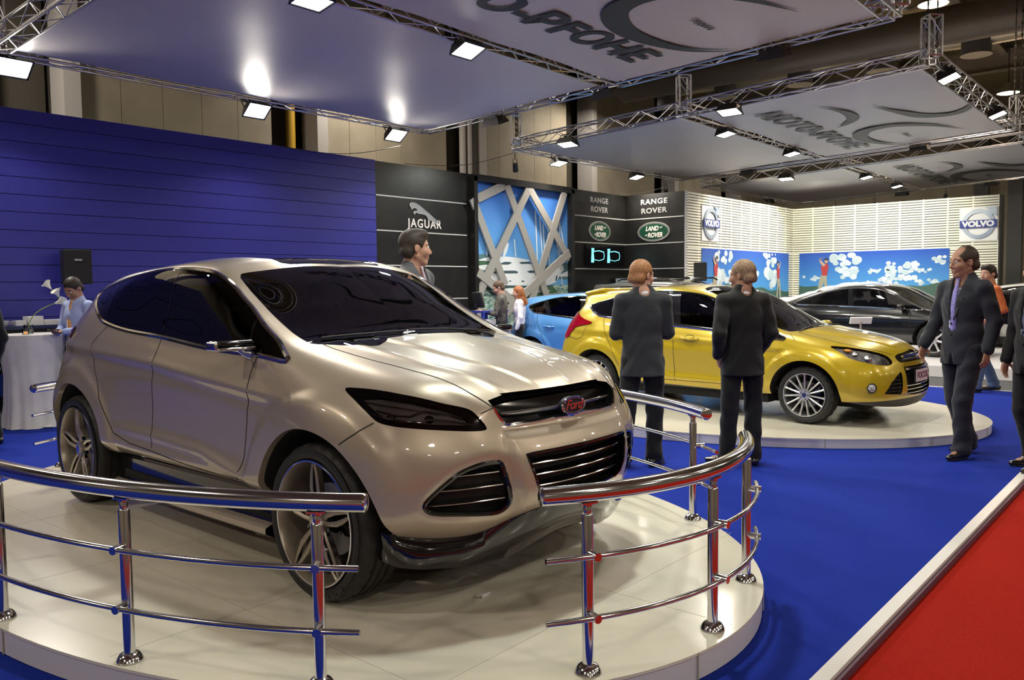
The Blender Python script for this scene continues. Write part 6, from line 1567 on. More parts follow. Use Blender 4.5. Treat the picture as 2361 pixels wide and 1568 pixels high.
# ---------------------------------------------------------------- people: one smooth surface grown round a skeleton
class Vox:
    def __init__(s, lo, hi, h):
        s.lo = np.array(lo, float); s.h = h; s.n = np.ceil((np.array(hi) - s.lo) / h).astype(int) + 1
        s.F = np.full(s.n, 1.0, dtype=np.float32)
    def box(s, lo, hi):
        a = np.clip(((lo - s.lo) / s.h).astype(int), 0, s.n - 1); b = np.clip(((hi - s.lo) / s.h).astype(int) + 2, 1, s.n)
        sl = tuple(slice(i, j) for i, j in zip(a, b))
        ax = [s.lo[k] + s.h * np.arange(a[k], b[k]) for k in range(3)]
        return sl, np.stack(np.meshgrid(*ax, indexing='ij'), -1)
    def put(s, sl, d, k, sub=False):
        F = s.F[sl]
        if sub:
            d = -d; h = np.clip(.5 - .5 * (F - d) / k, 0, 1); s.F[sl] = F + (d - F) * h + k * h * (1 - h)
        else:
            h = np.clip(.5 + .5 * (F - d) / k, 0, 1); s.F[sl] = F + (d - F) * h - k * h * (1 - h)
    def cone(s, a, b, ra, rb, k=.02, flat=None, kf=1.0, sub=False, wr=0.0):
        a = np.array(a, float); b = np.array(b, float); m = max(ra, rb) * max(1, kf) + k + 3 * s.h + wr
        sl, P = s.box(np.minimum(a, b) - m, np.maximum(a, b) + m)
        e = b - a; L = e @ e + 1e-9; t = np.clip(((P - a) @ e) / L, 0, 1); v = P - a - t[..., None] * e
        r = ra + (rb - ra) * t
        if flat is not None:
            f = np.array(flat, float); f /= np.linalg.norm(f); c = v @ f; v = v - c[..., None] * f * (1 - 1 / kf); 
            d = np.linalg.norm(v, axis=-1) - r; d *= min(1, kf)
        else: d = np.linalg.norm(v, axis=-1) - r
        if wr:
            d = d + wr * .9 * np.sin(P[..., 2] * 34 + 4 * np.sin(P[..., 0] * 9 + P[..., 1] * 13)) * np.sin(P[..., 1] * 12 + P[..., 0] * 15 + P[..., 2] * 5)
        s.put(sl, d, k, sub)
    def ell(s, c, r, k=.015, M=None, sub=False):
        c = np.array(c, float); r = np.array(r, float); m = r.max() + k + 3 * s.h
        sl, P = s.box(c - m, c + m); v = P - c
        if M is not None: v = v @ np.array(M)
        d = (np.linalg.norm(v / r, axis=-1) - 1) * r.min(); s.put(sl, d, k, sub)
    def halfspace(s, p, n):
        """keep only the side the normal points away from"""
        n = np.array(n, float); n /= np.linalg.norm(n)
        ax = [s.lo[k] + s.h * np.arange(s.n[k]) for k in range(3)]
        d = (ax[0] - p[0])[:, None, None] * n[0] + (ax[1] - p[1])[None, :, None] * n[1] + (ax[2] - p[2])[None, None, :] * n[2]
        s.F = np.maximum(s.F, d.astype(np.float32))
    def mesh(s, relax=2):
        F = s.F; F = np.where(np.abs(F) < 1e-6, 1e-6, F); S_ = F < 0
        n = np.array(F.shape); cnt = np.zeros(n - 1); acc = np.zeros(tuple(n - 1) + (3,))
        for ax in range(3):
            a = [slice(None)] * 3; b = [slice(None)] * 3; a[ax] = slice(0, -1); b[ax] = slice(1, None)
            fa, fb = F[tuple(a)], F[tuple(b)]; ch = (fa < 0) != (fb < 0); idx = np.argwhere(ch)
            if not len(idx): continue
            t = fa[ch] / (fa[ch] - fb[ch]); pos = idx.astype(float); pos[:, ax] += t
            o1, o2 = [k for k in range(3) if k != ax]
            for d1 in (0, 1):
                for d2 in (0, 1):
                    c = idx.copy(); c[:, o1] -= d1; c[:, o2] -= d2
                    ok = (c >= 0).all(1) & (c < n - 1).all(1); c = c[ok]
                    np.add.at(cnt, tuple(c.T), 1); np.add.at(acc, tuple(c.T), pos[ok])
        vid = np.full(cnt.shape, -1); m = cnt > 0; vid[m] = np.arange(m.sum()); V = acc[m] / cnt[m][:, None]
        Q = []
        for ax in range(3):
            a = [slice(None)] * 3; b = [slice(None)] * 3; a[ax] = slice(0, -1); b[ax] = slice(1, None)
            sa, sb = S_[tuple(a)], S_[tuple(b)]; o1, o2 = (ax + 1) % 3, (ax + 2) % 3
            for inv, msk in ((0, sa & ~sb), (1, ~sa & sb)):
                idx = np.argwhere(msk)
                if not len(idx): continue
                idx = idx[(idx[:, o1] > 0) & (idx[:, o2] > 0) & (idx[:, o1] < n[o1] - 1) & (idx[:, o2] < n[o2] - 1)]
                c = []
                for d1, d2 in ((1, 1), (0, 1), (0, 0), (1, 0)):
                    k = idx.copy(); k[:, o1] -= d1; k[:, o2] -= d2; c.append(vid[tuple(k.T)])
                q = np.stack(c, 1); q = q if not inv else q[:, ::-1]; Q.append(q[(q >= 0).all(1)])
        Q = np.vstack(Q); V = s.lo + V * s.h
        for _ in range(relax):
            A = np.zeros_like(V); c_ = np.zeros(len(V))
            for i in range(4):
                j = (i + 1) % 4; np.add.at(A, Q[:, i], V[Q[:, j]]); np.add.at(A, Q[:, j], V[Q[:, i]]); np.add.at(c_, Q[:, i], 1); np.add.at(c_, Q[:, j], 1)
            V = .5 * V + .5 * A / np.maximum(c_, 1)[:, None]
        return V, Q
def skin_mat(name, c): return add_noise(mat(name, c, .5, spec=.35), 18, tuple(q * .93 for q in c), tuple(min(1, q * 1.05) for q in c), detail=2)
SK_L = skin_mat('light skin', (.50, .28, .20)); SK_M = skin_mat('tanned skin', (.36, .19, .125)); 
def suit(name, c): return add_noise(mat(name, c, .75, spec=.25, sheen=.15), 90, tuple(q * .85 for q in c), tuple(q * 1.15 for q in c), detail=2)
EYEW = mat('eye white', (.7, .68, .65), .25); IRIS = mat('dark iris', (.03, .02, .015), .15)
def rotm(yaw, pitch=0, roll=0): return np.array(Matrix.Rotation(math.radians(yaw), 3, 'Z') @ Matrix.Rotation(math.radians(pitch), 3, 'Y') @ Matrix.Rotation(math.radians(roll), 3, 'X'))
def hand(v, wr, d, n, side, curl=.5):
    """palm and five separate bent fingers; d = finger direction, n = palm facing"""
    wr = np.array(wr, float); d = np.array(d, float); d /= np.linalg.norm(d); n = np.array(n, float); n -= d * (n @ d); n /= np.linalg.norm(n); s_ = np.cross(n, d) * side
    v.cone(wr - d * .01, wr + d * .03, .026, .030, .008, n, .62); v.cone(wr + d * .03, wr + d * .075, .036, .040, .008, n, .36)
    for i, (o, L_) in enumerate(((.030, .072), (.010, .082), (-.010, .077), (-.029, .060))):
        b0 = wr + d * (.088 - abs(o) * .15) + s_ * o; c1 = curl * (.45 + .08 * i); d1 = d * math.cos(c1) + n * math.sin(c1); p1 = b0 + d1 * L_ * .5; c2 = c1 + curl * .9; d2 = d * math.cos(c2) + n * math.sin(c2); p2 = p1 + d2 * L_ * .5
        v.cone(b0 - d * .02, p1, .0098, .0088, .004); v.cone(p1, p2, .0088, .0072, .003)
    t0 = wr + d * .02 + s_ * .026 + n * .006; t1 = t0 + (d * .6 + s_ * .62 + n * .35) * .045; t2 = t1 + (d * .85 + s_ * .12 + n * .4) * .032
    v.cone(t0, t1, .015, .0115, .008); v.cone(t1, t2, .0112, .0088, .003)
def person(label, loc, rz, H=1.80, J=None, head=(0, 0), skin=SK_L, top=None, bottom=None, shoe=None, hairc=(.05, .03, .02), h=.008, kind='suit', shirt=(.75, .76, .82), tie=None, hands=True, hair='short', glasses=False, legs=True, stout=1.0, lapel=True, hcurl=.5, skinbrow=None):
    r = thing('person', label, 'person', loc, math.radians(rz)); k = H / 1.80
    j = dict(pel=(0, 0, .97), chest=(0, 0, 1.30), neck=(-.015, 0, 1.515), head=(.015, 0, 1.670), shL=(-.01, .180, 1.445), shR=(-.01, -.180, 1.445), elL=(-.04, .25, 1.15), elR=(-.04, -.25, 1.15), wrL=(.05, .25, .90), wrR=(.05, -.25, .90),
             hpL=(0, .095, .93), hpR=(0, -.095, .93), knL=(.015, .11, .50), knR=(.015, -.11, .50), anL=(-.02, .12, .09), anR=(-.02, -.12, .09), haL=None, haR=None, paL=(0, -1, 0), paR=(0, 1, 0), ftL=(1, .2, 0), ftR=(1, -.2, 0))
    if J: j.update(J)
    for q in list(j):
        if j[q] is not None and q[:2] not in ('pa', 'ft'): j[q] = np.array(j[q], float) * k
    for s_ in 'LR':
        if j['ha' + s_] is None: j['ha' + s_] = (j['wr' + s_] - j['el' + s_]) * .8 + np.array([0, 0, -.1])
    P_ = np.array([j[q] for q in ('pel', 'neck', 'head', 'elL', 'elR', 'wrL', 'wrR', 'knL', 'knR', 'anL', 'anR', 'shL', 'shR')]); lo = P_.min(0) - .24; hi = P_.max(0) + .22; lo[2] = max(lo[2], -.03)
    Hm = rotm(*head); hc = j['head']
    hk = 1.07 * k; hp = lambda x, y, z: hc + Hm @ (np.array([x, y, z]) * hk)
    # ---- body: one continuous skin
    v = Vox(lo, hi, h * (1 if not hands else .75)); S2 = stout
    v.ell(hp(-.012, 0, .028), np.array([.098, .077, .092]) * hk, .02, Hm); v.ell(hp(.022, 0, -.030), np.array([.072, .062, .082]) * hk, .02, Hm)
    v.cone(hp(.066, -.006, -.102), hp(.066, .006, -.102), .020 * hk, .020 * hk, .02)
    for s_ in (-1, 1):
        v.cone(hp(.052, .012 * s_, -.100), hp(-.012, .055 * s_, -.055), .020 * hk, .018 * hk, .02); v.ell(hp(.056, .038 * s_, -.030), np.array([.030, .026, .028]) * hk, .02, Hm)
        v.cone(hp(.080, .012 * s_, .024), hp(.070, .045 * s_, .022), .012 * hk, .011 * hk, .010); v.ell(hp(.099, .031 * s_, .002), np.array([.016, .017, .013]) * hk, .006, Hm, True)
        v.ell(hp(-.008, .079 * s_, -.008), np.array([.019, .010, .032]) * hk, .004, Hm @ rotm(-18 * s_)); v.ell(hp(.000, .088 * s_, -.004), np.array([.008, .006, .016]) * hk, .003, Hm, True)
        v.cone(hp(.094, .012 * s_, -.040), hp(.098, .007 * s_, -.040), .0085 * hk, .0085 * hk, .005)
    v.cone(hp(.085, 0, .016), hp(.108, 0, -.034), .0075 * hk, .0115 * hk, .008); 
    v.cone(hp(.086, -.018, -.066), hp(.086, .018, -.066), .0072 * hk, .0072 * hk, .006); v.cone(hp(.084, -.015, -.079), hp(.084, .015, -.079), .0078 * hk, .0078 * hk, .006); v.cone(hp(.095, -.02, -.0725), hp(.095, .02, -.0725), .0022 * hk, .0022 * hk, .002, sub=True)
    v.cone(hp(-.022, 0, -.055), j['neck'] + [0, 0, .0], .058 * k, .064 * k, .02); v.cone(j['neck'], j['chest'], .075 * k, .125 * k, .05, (1, 0, 0), .72); v.cone(j['chest'], j['pel'], .135 * k * S2, .135 * k * S2, .05, (1, 0, 0), .75)
    for s_ in 'LR':
        v.cone(j['neck'] + [0, 0, -.05], j['sh' + s_], .055 * k, .052 * k, .04); v.cone(j['sh' + s_], j['el' + s_], .050 * k, .038 * k, .02); v.cone(j['el' + s_], j['wr' + s_], .037 * k, .024 * k, .01)
        v.cone(j['hp' + s_], j['kn' + s_], .080 * k, .054 * k, .03); v.cone(j['kn' + s_], j['an' + s_], .052 * k, .036 * k, .02)
        f = np.array(j['ft' + s_], float); f /= np.linalg.norm(f); v.cone(j['an' + s_] + [0, 0, -.03], j['an' + s_] + f * .13 + [0, 0, -.05], .034, .026, .02)
        if hands: hand(v, j['wr' + s_], j['ha' + s_], j['pa' + s_], -1 if s_ == 'L' else 1, hcurl)
    V, F = v.mesh(1); mesh('body', V, F, skin, r)
    # ---- eyes, brows
    q = MB(); 
    for s_ in (-1, 1):
        M_ = Matrix(Hm.tolist()); q.ellipsoid(hp(.079, .031 * s_, .002), (.0125 * k,) * 3, 12, 8); q.ellipsoid(hp(.0905, .031 * s_, .002), (.0028 * k, .0058 * k, .0058 * k), 10, 6, 1, M=M_)
    q.pieces('eye', [EYEW, IRIS], r)
    HM = add_noise(mat('hair %.2f %.2f' % (hairc[0], hairc[1]), hairc, .55, spec=.35), 60, tuple(c * .6 for c in hairc), tuple(min(1, c * 1.7) for c in hairc), detail=4, stretch=(3, 3, 1), bump=.15)
    q = MB()
    for s_ in (-1, 1): q.tube([hp(.089, .014 * s_, .026), hp(.088, .03 * s_, .031), hp(.078, .047 * s_, .026)], [.003, .0038, .002], 6)
    q.pieces('eyebrow', HM, r)
    # ---- hair
    v = Vox(hc - .22 - (np.array([0, 0, .18]) if hair == 'long' else 0), hc + .20, h * .7)
    v.ell(hp(-.018, 0, .034), np.array([.102, .085, .099]) * hk, .01, Hm); v.cone(hp(-.06, -.03, -.03), hp(-.06, .03, -.03), .052 * hk, .052 * hk, .02)
    if hair == 'bald': v.ell(hp(.06, 0, .10), np.array([.07, .06, .06]) * k, .02, Hm, True)
    if hair == 'thick': v.ell(hp(.03, 0, .09), np.array([.07, .07, .045]) * k, .02, Hm); 
    v.ell(hp(.11, 0, -.02), np.array([.085, .115, .085]) * hk, .010, Hm, True)
    for s_ in (-1, 1): v.ell(hp(.008, .085 * s_, -.02), np.array([.026, .022, .040]) * hk, .006, Hm, True)
    if hair == 'long':
        rnd = random.Random(3)
        for i in range(34):
            a = rnd.uniform(1.0, 5.28); x, y = math.cos(a) * .085 - .02, math.sin(a) * .085; z0 = rnd.uniform(-.02, .07); z = z0
            for m_ in range(5): x2, y2, z2 = x + rnd.uniform(-.018, .018), y + rnd.uniform(-.018, .018), z - .05; v.cone(hp(x, y, z), hp(x2, y2, z2), .019, .016, .008); x, y, z = x2, y2, z2
    else:
        nrm = Hm @ np.array([-.25, 0, -1.0]); v.halfspace(hp(-.04, 0, -.075), nrm)
    V, F = v.mesh(1); N_ = V - hc; rr = np.random.RandomState(1); V = V + N_ * (.006 * np.sin(V[:, [0]] * 190 + V[:, [2]] * 60) * np.sin(V[:, [1]] * 170)); mesh('hair', V, F, HM, r)
    # ---- trousers
    if legs:
        v = Vox(lo, np.array([hi[0], hi[1], j['pel'][2] + .16]), h)
        v.cone(j['pel'] + [0, 0, .10], j['pel'] + [0, 0, -.02], .132 * k * S2, .142 * k * S2, .03, (1, 0, 0), .80)
        for s_ in 'LR':
            v.cone(j['hp' + s_] + [0, 0, .0], j['kn' + s_], .098 * k, .076 * k, .03, wr=.004); v.cone(j['kn' + s_], j['an' + s_] + [0, 0, .02], .076 * k, .070 * k, .02, wr=.005)
            v.cone(j['an' + s_] + [0, 0, .03], j['an' + s_] + [.01, 0, -.015], .072 * k, .080 * k, .01, wr=.004)
        v.halfspace((0, 0, .045), (0, 0, -1)); V, F = v.mesh(2); mesh('trousers', V, F, bottom, r)
        for s_ in 'LR':
            v = Vox(j['an' + s_] - .20, j['an' + s_] + .24, min(h, .008)); f = np.array(j['ft' + s_], float); f /= np.linalg.norm(f); a_ = j['an' + s_] * [1, 1, 0] + [0, 0, max(j['an' + s_][2] - .09, 0)]
            v.cone(a_ - f * .06 + [0, 0, .042], a_ + f * .06 + [0, 0, .045], .040, .046, .02); v.cone(a_ + f * .05 + [0, 0, .036], a_ + f * .185 + [0, 0, .026], .047, .030, .02, (0, 0, 1), .75); v.cone(a_ - f * .02 + [0, 0, .06], a_ + [0, 0, .11], .042, .040, .02)
            v.halfspace((0, 0, a_[2] + .003), (0, 0, -1)); V, F = v.mesh(2); sh_ = mesh('shoe', V, F, shoe, r)
            q = MB(); n = 20; outl = [(a_ + f * (.065 + .14 * math.cos(t)) + np.cross([0, 0, 1], f) * .048 * math.sin(t) * (1 + .1 * math.cos(t)))[:2] for t in np.linspace(0, 2 * PI, n + 1)[:-1]]
            q.prism([tuple(p) for p in outl], a_[2] + .001, a_[2] + .014); q.obj('shoe_sole', M_MBK, sh_)
    # ---- upper clothing
    hem = .80 * k if kind == 'suit' else .90 * k
    v = Vox(lo, hi, h); e_ = .018 if kind == 'suit' else .008
    v.cone(j['neck'] + [0, 0, .022], j['neck'] + [0, 0, -.05], .066 * k + e_, .10 * k + e_, .03, (1, 0, 0), .80); v.cone(j['neck'] + [0, 0, -.09], j['chest'] + [0, 0, .02], .120 * k + e_, .160 * k * S2 + e_, .05, (1, 0, 0), .66, wr=.001); v.cone(j['chest'] + [0, 0, .02], j['pel'] + [0, 0, .08], .160 * k * S2 + e_, .146 * k * S2 + e_, .05, (1, 0, 0), .73, wr=.004)
    if kind == 'suit': v.cone(j['pel'] + [0, 0, .08], (j['pel'][0] - .01, j['pel'][1], hem - .03), .150 * k * S2 + e_, .182 * k * S2 + e_, .04, (1, 0, 0), .76, wr=.004)
    for s_ in 'LR':
        v.cone(j['neck'] + [0, 0, -.050], j['sh' + s_], .055 * k + e_, .052 * k + e_, .04); v.cone(j['sh' + s_], j['el' + s_], .055 * k + e_, .046 * k + e_, .022, wr=.005); w_ = j['wr' + s_] + (j['el' + s_] - j['wr' + s_]) * (.04 if kind == 'suit' else .08)
        v.cone(j['el' + s_], w_, .044 * k + e_, .033 * k + e_, .012, wr=.004)
    nk = hc + Hm @ np.array([-.022, 0, -.05])
    v.cone(j['neck'] + (nk - j['neck']) * .32, nk + (nk - j['neck']) * .4, .064 * k, .074 * k, .006, sub=True)
    if kind == 'suit' and lapel:      # V opening down to the button
        b_ = j['chest'] + np.array([.16, 0, -.13]) * k; t_ = j['neck'] + np.array([.05, 0, .02]) * k
        v.cone(t_, b_, .062 * k, .004, .004, (1, 0, 0), 3.0, sub=True)
        v.cone(b_ + [0.02, 0, -.12], b_ + [0, 0, -.42], .002, .03, .004, (1, 0, 0), 2.2, sub=True)
    v.halfspace((0, 0, hem), (0, 0, -1))
    V, F = v.mesh(2); jo = mesh('jacket' if kind == 'suit' else 'shirt', V, F, top, r)
    if kind == 'suit':
        SM = mat('shirt cloth %.2f %.2f' % (shirt[0], shirt[2]), shirt, .8)
        v = Vox(lo, hi, h); v.cone(j['neck'] + [0, 0, -.01], j['chest'], .080 * k, .132 * k * S2, .04, (1, 0, 0), .74); v.cone(j['chest'], j['pel'], .140 * k * S2, .135 * k * S2, .05, (1, 0, 0), .78)
        nb = nk + (j['neck'] - nk) * .55
        v.cone(j['neck'], nb - (nb - j['neck']) * .3, .074 * k, .066 * k, .01); v.halfspace(nb, nb - j['neck']); v.cone(j['neck'] + [0, 0, .02], nb + (nb - j['neck']) * 1.5, .060 * k, .063 * k, .003, sub=True); v.cone(nb + [.07, 0, .02], nb + [.10, 0, -.03], .022, .006, .004, sub=True)
        for s_ in 'LR':
            d_ = (j['wr' + s_] - j['el' + s_]); d_ /= np.linalg.norm(d_); v.cone(j['wr' + s_] - d_ * .05, j['wr' + s_] + d_ * .008, .031 * k, .031 * k, .003)
        V, F = v.mesh(1); mesh('shirt', V, F, SM, r)
        bt = MB(); b_ = j['chest'] + np.array([.125 * S2 + .012, 0, -.15]) * k
        for dz in (0, -.10): bt.ellipsoid(b_ + np.array([0, -.008, dz]), (.006, .011, .011), 8, 6)
        bt.pieces('button', M_BLK, r)
        # lapels
        q = MB()
        for s_ in (-1, 1):
            pts = [j['neck'] + np.array([-.055, .055 * s_, .035]) * k, j['neck'] + np.array([.0, .083 * s_, .022]) * k, j['neck'] + np.array([.055, .085 * s_, -.04]) * k, j['chest'] + np.array([.115, .062 * s_, .06]) * k, j['chest'] + np.array([.133, .012 * s_, -.12]) * k]
            wd = [.018, .026, .030, .034, .006]; L2 = []
            for p, w_ in zip(pts, wd): o_ = np.array([-.25, s_ * 1.0, -.05]); o_ /= np.linalg.norm(o_); L2 += [p + [.006, 0, .004], p + o_ * w_ * 1.15 * k + [.006, 0, -.003]]
            b0 = len(q.V); q.V.extend([tuple(p) for p in L2]); 
            for i in range(4): f = (b0 + 2 * i, b0 + 2 * i + 1, b0 + 2 * i + 3, b0 + 2 * i + 2); q.F.append(f if s_ < 0 else f[::-1]); q.M.append(0)
        if lapel:
            o = q.obj('lapel', top, r); m_ = o.modifiers.new('thick', 'SOLIDIFY'); m_.thickness = .006; m_.offset = 0; o.name = 'lapel'
    if tie:
        TM = add_noise(mat('tie %.2f %.2f' % (tie[0], tie[2]), tie, .5, sheen=.3), 60, tuple(c * .8 for c in tie), tuple(min(1, c * 1.25) for c in tie), detail=1)
        q = MB(); n0 = j['neck'] + np.array([.078, 0, .0]) * k; P2 = [n0 + [0, 0, .022], n0 + [.006, 0, -.012], n0 + np.array([.034, 0, -.10]) * k, j['chest'] + np.array([.118 * S2, 0, -.02]) * k, j['chest'] + np.array([.120 * S2, 0, -.22]) * k, j['chest'] + np.array([.118 * S2, 0, -.26]) * k]
        ws = [.020, .012, .022, .032, .038, .003]
        for p, w_ in zip(P2, ws):
            for s_, dx in ((-1, 0), (0, .006), (1, 0)): q.V.append((p[0] + dx + .004, p[1] + s_ * w_, p[2]))
        for i in range(5):
            for m_ in (0, 1): q.F.append((3 * i + m_, 3 * i + 3 + m_, 3 * i + 4 + m_, 3 * i + 1 + m_)); q.M.append(0)
        o = q.obj('tie', TM, r); m_ = o.modifiers.new('thick', 'SOLIDIFY'); m_.thickness = .008; m_.offset = 0
    if glasses:
        q = MB()
        for s_ in (-1, 1):
            q.tube([hp(.104, .031 * s_ + .024 * math.cos(t), .002 + .015 * math.sin(t)) for t in np.linspace(0, 2 * PI, 17)[:-1]], .0014, 6, closed=True); q.tube([hp(.103, .054 * s_, .006), hp(.07, .076 * s_, .006), hp(.0, .083 * s_, .008)], .0016, 6)
        q.tube([hp(.104, -.008, .006), hp(.108, 0, .009), hp(.104, .008, .006)], .0014, 6); q.obj('glasses', M_MBK, r)
    return r, hp, j
# ---- the standing, walking and working people
NAVY = suit('charcoal suit cloth', (.024, .027, .034)); BLACK = suit('black suit cloth', (.006, .006, .007)); NAV2 = suit('dark navy suit cloth', (.012, .014, .022)); GREY = suit('grey suit cloth', (.085, .09, .10))
LEATH = mat('polished black shoe leather', (.008, .008, .008), .2, coat=.5); JEANS = suit('faded blue jeans', (.07, .11, .19)); ORNG = suit('orange jacket cloth', (.50, .13, .035)); BSH = suit('light blue shirt cloth', (.36, .44, .74)); CAMO = add_noise(mat('dark patterned shirt', (.07, .06, .05), .8), 22, (.03, .028, .025), (.14, .12, .10), detail=3); WTOP = suit('white top cloth', (.72, .70, .76))
person('man in charcoal suit from behind with folded arms beside the yellow hatchback', (6.30, 3.84, 0), 44, 1.83, dict(elL=(.03, .225, 1.17), elR=(.03, -.225, 1.17), wrL=(.24, .02, 1.22), wrR=(.23, -.02, 1.17), haL=(0, -1, .1), haR=(0, 1, .1), paL=(1, 0, 0), paR=(1, 0, 0), anL=(0, .17, .09), anR=(0, -.10, .09), ftR=(1, -.7, 0), knL=(.01, .135, .5)), (-58, 4), SK_L, NAVY, BLACK, LEATH, (.26, .12, .05), .008, shirt=(.78, .78, .85), hair='short')
person('man in black suit from behind with hand in pocket beside the yellow hatchback', (6.90, 3.18, 0), 50, 1.82, dict(elL=(-.09, .255, 1.17), elR=(-.05, -.245, 1.17), wrL=(.06, .20, .97), wrR=(.10, -.19, .98), haL=(.2, -.2, -1), haR=(.2, .2, -1), anL=(.02, .13, .09), anR=(-.03, -.09, .09), ftL=(1, .9, 0), ftR=(1, -.2, 0)), (42, 5), SK_M, BLACK, BLACK, LEATH, (.20, .13, .08), .008, shirt=(.78, .78, .85), hair='short')
person('man in dark navy suit with glasses and lilac tie walking past the yellow hatchback', (8.46, 1.75, 0), 152, 1.93, dict(elL=(-.06, .25, 1.17), elR=(.02, -.25, 1.17), wrL=(.02, .25, .93), wrR=(.17, -.25, .95), haL=(.15, 0, -1), haR=(.35, 0, -1), knL=(.10, .09, .50), knR=(-.02, -.09, .50), anL=(.10, .10, .09), anR=(-.20, -.09, .10), ftL=(1, .1, 0), ftR=(1, -.1, 0)), (-16, 3), SK_M, NAV2, NAV2, LEATH, (.035, .022, .015), .0075, shirt=(.72, .68, .86), tie=(.20, .18, .50), hair='bald', glasses=True)
r, hp, j = person('man in orange jacket and jeans wearing a black backpack', (13.75, 2.52, 0), 128, 1.86, dict(elL=(-.08, .25, 1.17), elR=(-.05, -.25, 1.17), wrL=(.10, .20, 1.05), wrR=(.12, -.20, 1.05), knL=(.12, .10, .50), anL=(.20, .11, .09), anR=(-.16, -.11, .09)), (22, 3), SK_L, ORNG, JEANS, M_MBK, (.02, .014, .01), .012, kind='shirt', hair='thick')
q = MB(); q.add(*rounded_box((-.24, 0, 1.24), (.20, .34, .50), .08)); q.add(*rounded_box((-.33, 0, 1.14), (.08, .26, .26), .035)); q.tube([(-.15, .12, 1.42), (-.02, .135, 1.50), (.13, .13, 1.34), (.08, .17, 1.12), (-.15, .15, 1.05)], .018, 8); q.tube([(-.15, -.12, 1.42), (-.02, -.135, 1.50), (.13, -.13, 1.34), (.08, -.17, 1.12), (-.15, -.15, 1.05)], .018, 8)
o = q.obj('backpack', suit('black backpack cloth', (.010, .010, .013))); o.location = (13.75, 2.52, 0); o.rotation_euler = (0, 0, math.radians(128)); props(o, 'black backpack worn by the man in the orange jacket', 'backpack')
person('man in black suit cut by the right edge of the frame', (8.23, 1.14, 0), 145, 1.84, dict(anL=(.06, .10, .09), anR=(-.10, -.10, .09), elL=(-.05, .27, 1.16)), (0, 0), SK_L, BLACK, BLACK, LEATH, (.03, .02, .015), .010, tie=(.05, .06, .14), shirt=(.4, .45, .65))
person('man in grey suit looking back over the roof of the champagne car', (4.56, 4.90, PLH), -72, 1.95, dict(), (42, 0), SK_L, GREY, GREY, LEATH, (.035, .025, .02), .008, shirt=(.62, .62, .82), tie=(.42, .32, .38), hands=False, hair='thick')
person('man in light blue shirt reading his phone by the white tables', (4.25, 10.55, 0), 196, 1.80, dict(head=(.05, 0, 1.655), elL=(.02, .27, 1.16), elR=(.02, -.26, 1.16), wrL=(.25, .05, 1.14), wrR=(.24, -.07, 1.13), haL=(.7, -.7, .0), haR=(.7, .7, .0), paL=(0, 0, 1), paR=(0, 0, 1)), (10, 34), SK_M, BSH, NAV2, LEATH, (.022, .015, .012), .010, kind='shirt', tie=(.62, .30, .08))
q = MB(); q.add(*rounded_box((.33, 0, 1.17), (.12, .065, .012), .005)); o = q.obj('phone', M_BLK); o.location = (4.25, 10.55, 0); o.rotation_euler = (0, 0, math.radians(196)); props(o, 'dark phone held by the man in the light blue shirt', 'phone')
person('person in a black jacket cut by the left edge of the frame', (2.98, 9.85, 0), 120, 1.76, dict(), (0, 0), SK_L, BLACK, BLACK, LEATH, (.03, .02, .015), .014, hands=False)
person('man in dark patterned shirt touching the terminal screen', (11.75, 10.25, 0), 128, 1.74, dict(head=(.045, 0, 1.66), elL=(.10, .22, 1.16), wrL=(.35, .14, 1.22), haL=(1, 0, .15), paL=(0, 0, -1), elR=(.0, -.25, 1.14), wrR=(.15, -.2, 1.0)), (8, 22), SK_L, CAMO, BLACK, LEATH, (.06, .035, .02), .012, kind='shirt')
person('woman with curly auburn hair and white top beside the terminal', (12.02, 10.02, 0), 125, 1.64, dict(head=(.03, 0, 1.66)), (10, 12), SK_L, WTOP, BLACK, LEATH, (.22, .07, .02), .012, kind='shirt', hair='long', hands=False)
# ---------------------------------------------------------------- tables, counter, flowers, speakers
M_CLO = add_noise(mat('white table cloth', (.62, .61, .62), .8, sheen=.3), 3, (.58, .57, .58), (.66, .65, .66), detail=2)
def cloth_table(x, y, r_, h, label, seed=1):
    t = thing('bar_table', label, 'table', (x, y, 0)); n = 72; prof = [(0, h + .004), (r_ * .98, h + .004), (r_, h), (r_, h - .03), (r_ * .93, h - .2), (r_ * .84, h * .55), (r_ * .86, h * .25), (r_ * .96, .03), (r_ * .98, .004)]
    b = MB()
    for i, (rr, z) in enumerate(prof):
        for k in range(n):
            a = 2 * PI * k / n; w_ = max(0, (h - z) / h) if i > 2 else 0; q = rr * (1 + .05 * w_ * math.sin(9 * a + seed) + .035 * w_ * math.sin(17 * a + 2 * seed + z * 3)); b.V.append((q * math.cos(a), q * math.sin(a), z))
    for i in range(len(prof) - 1):
        for k in range(n): l = (k + 1) % n; b.F.append((i * n + k, i * n + l, (i + 1) * n + l, (i + 1) * n + k)); b.M.append(0)
    b.obj('table_cloth', M_CLO, t, angle=math.radians(60)); q = MB(); q.cyl((0, 0, .03), (0, 0, h - .01), .03); q.cyl((0, 0, 0.001), (0, 0, .03), .22, 28); q.obj('table_leg', M_STEEL, t)
    for a in (.5, 2.6, 4.7): q = MB(); q.ellipsoid((r_ * 1.0 * math.cos(a), r_ * 1.0 * math.sin(a), .02), (.05, .05, .018)); q.obj('cloth_foot_pocket', M_CLO, t)
    return t
cloth_table(3.86, 10.9, .375, 1.11, 'tall round table with draped white cloth left of the champagne car tail')
cloth_table(4.48, 11.28, .32, 1.05, 'second white clothed table half hidden behind the tail of the champagne car', 3)
M_GV = glass_mat('vase glass', (.85, .88, .86), 1.45); M_STM = mat('green flower stem', (.20, .32, .08), .5); M_PET = mat('white calla petal', (.78, .78, .70), .45)
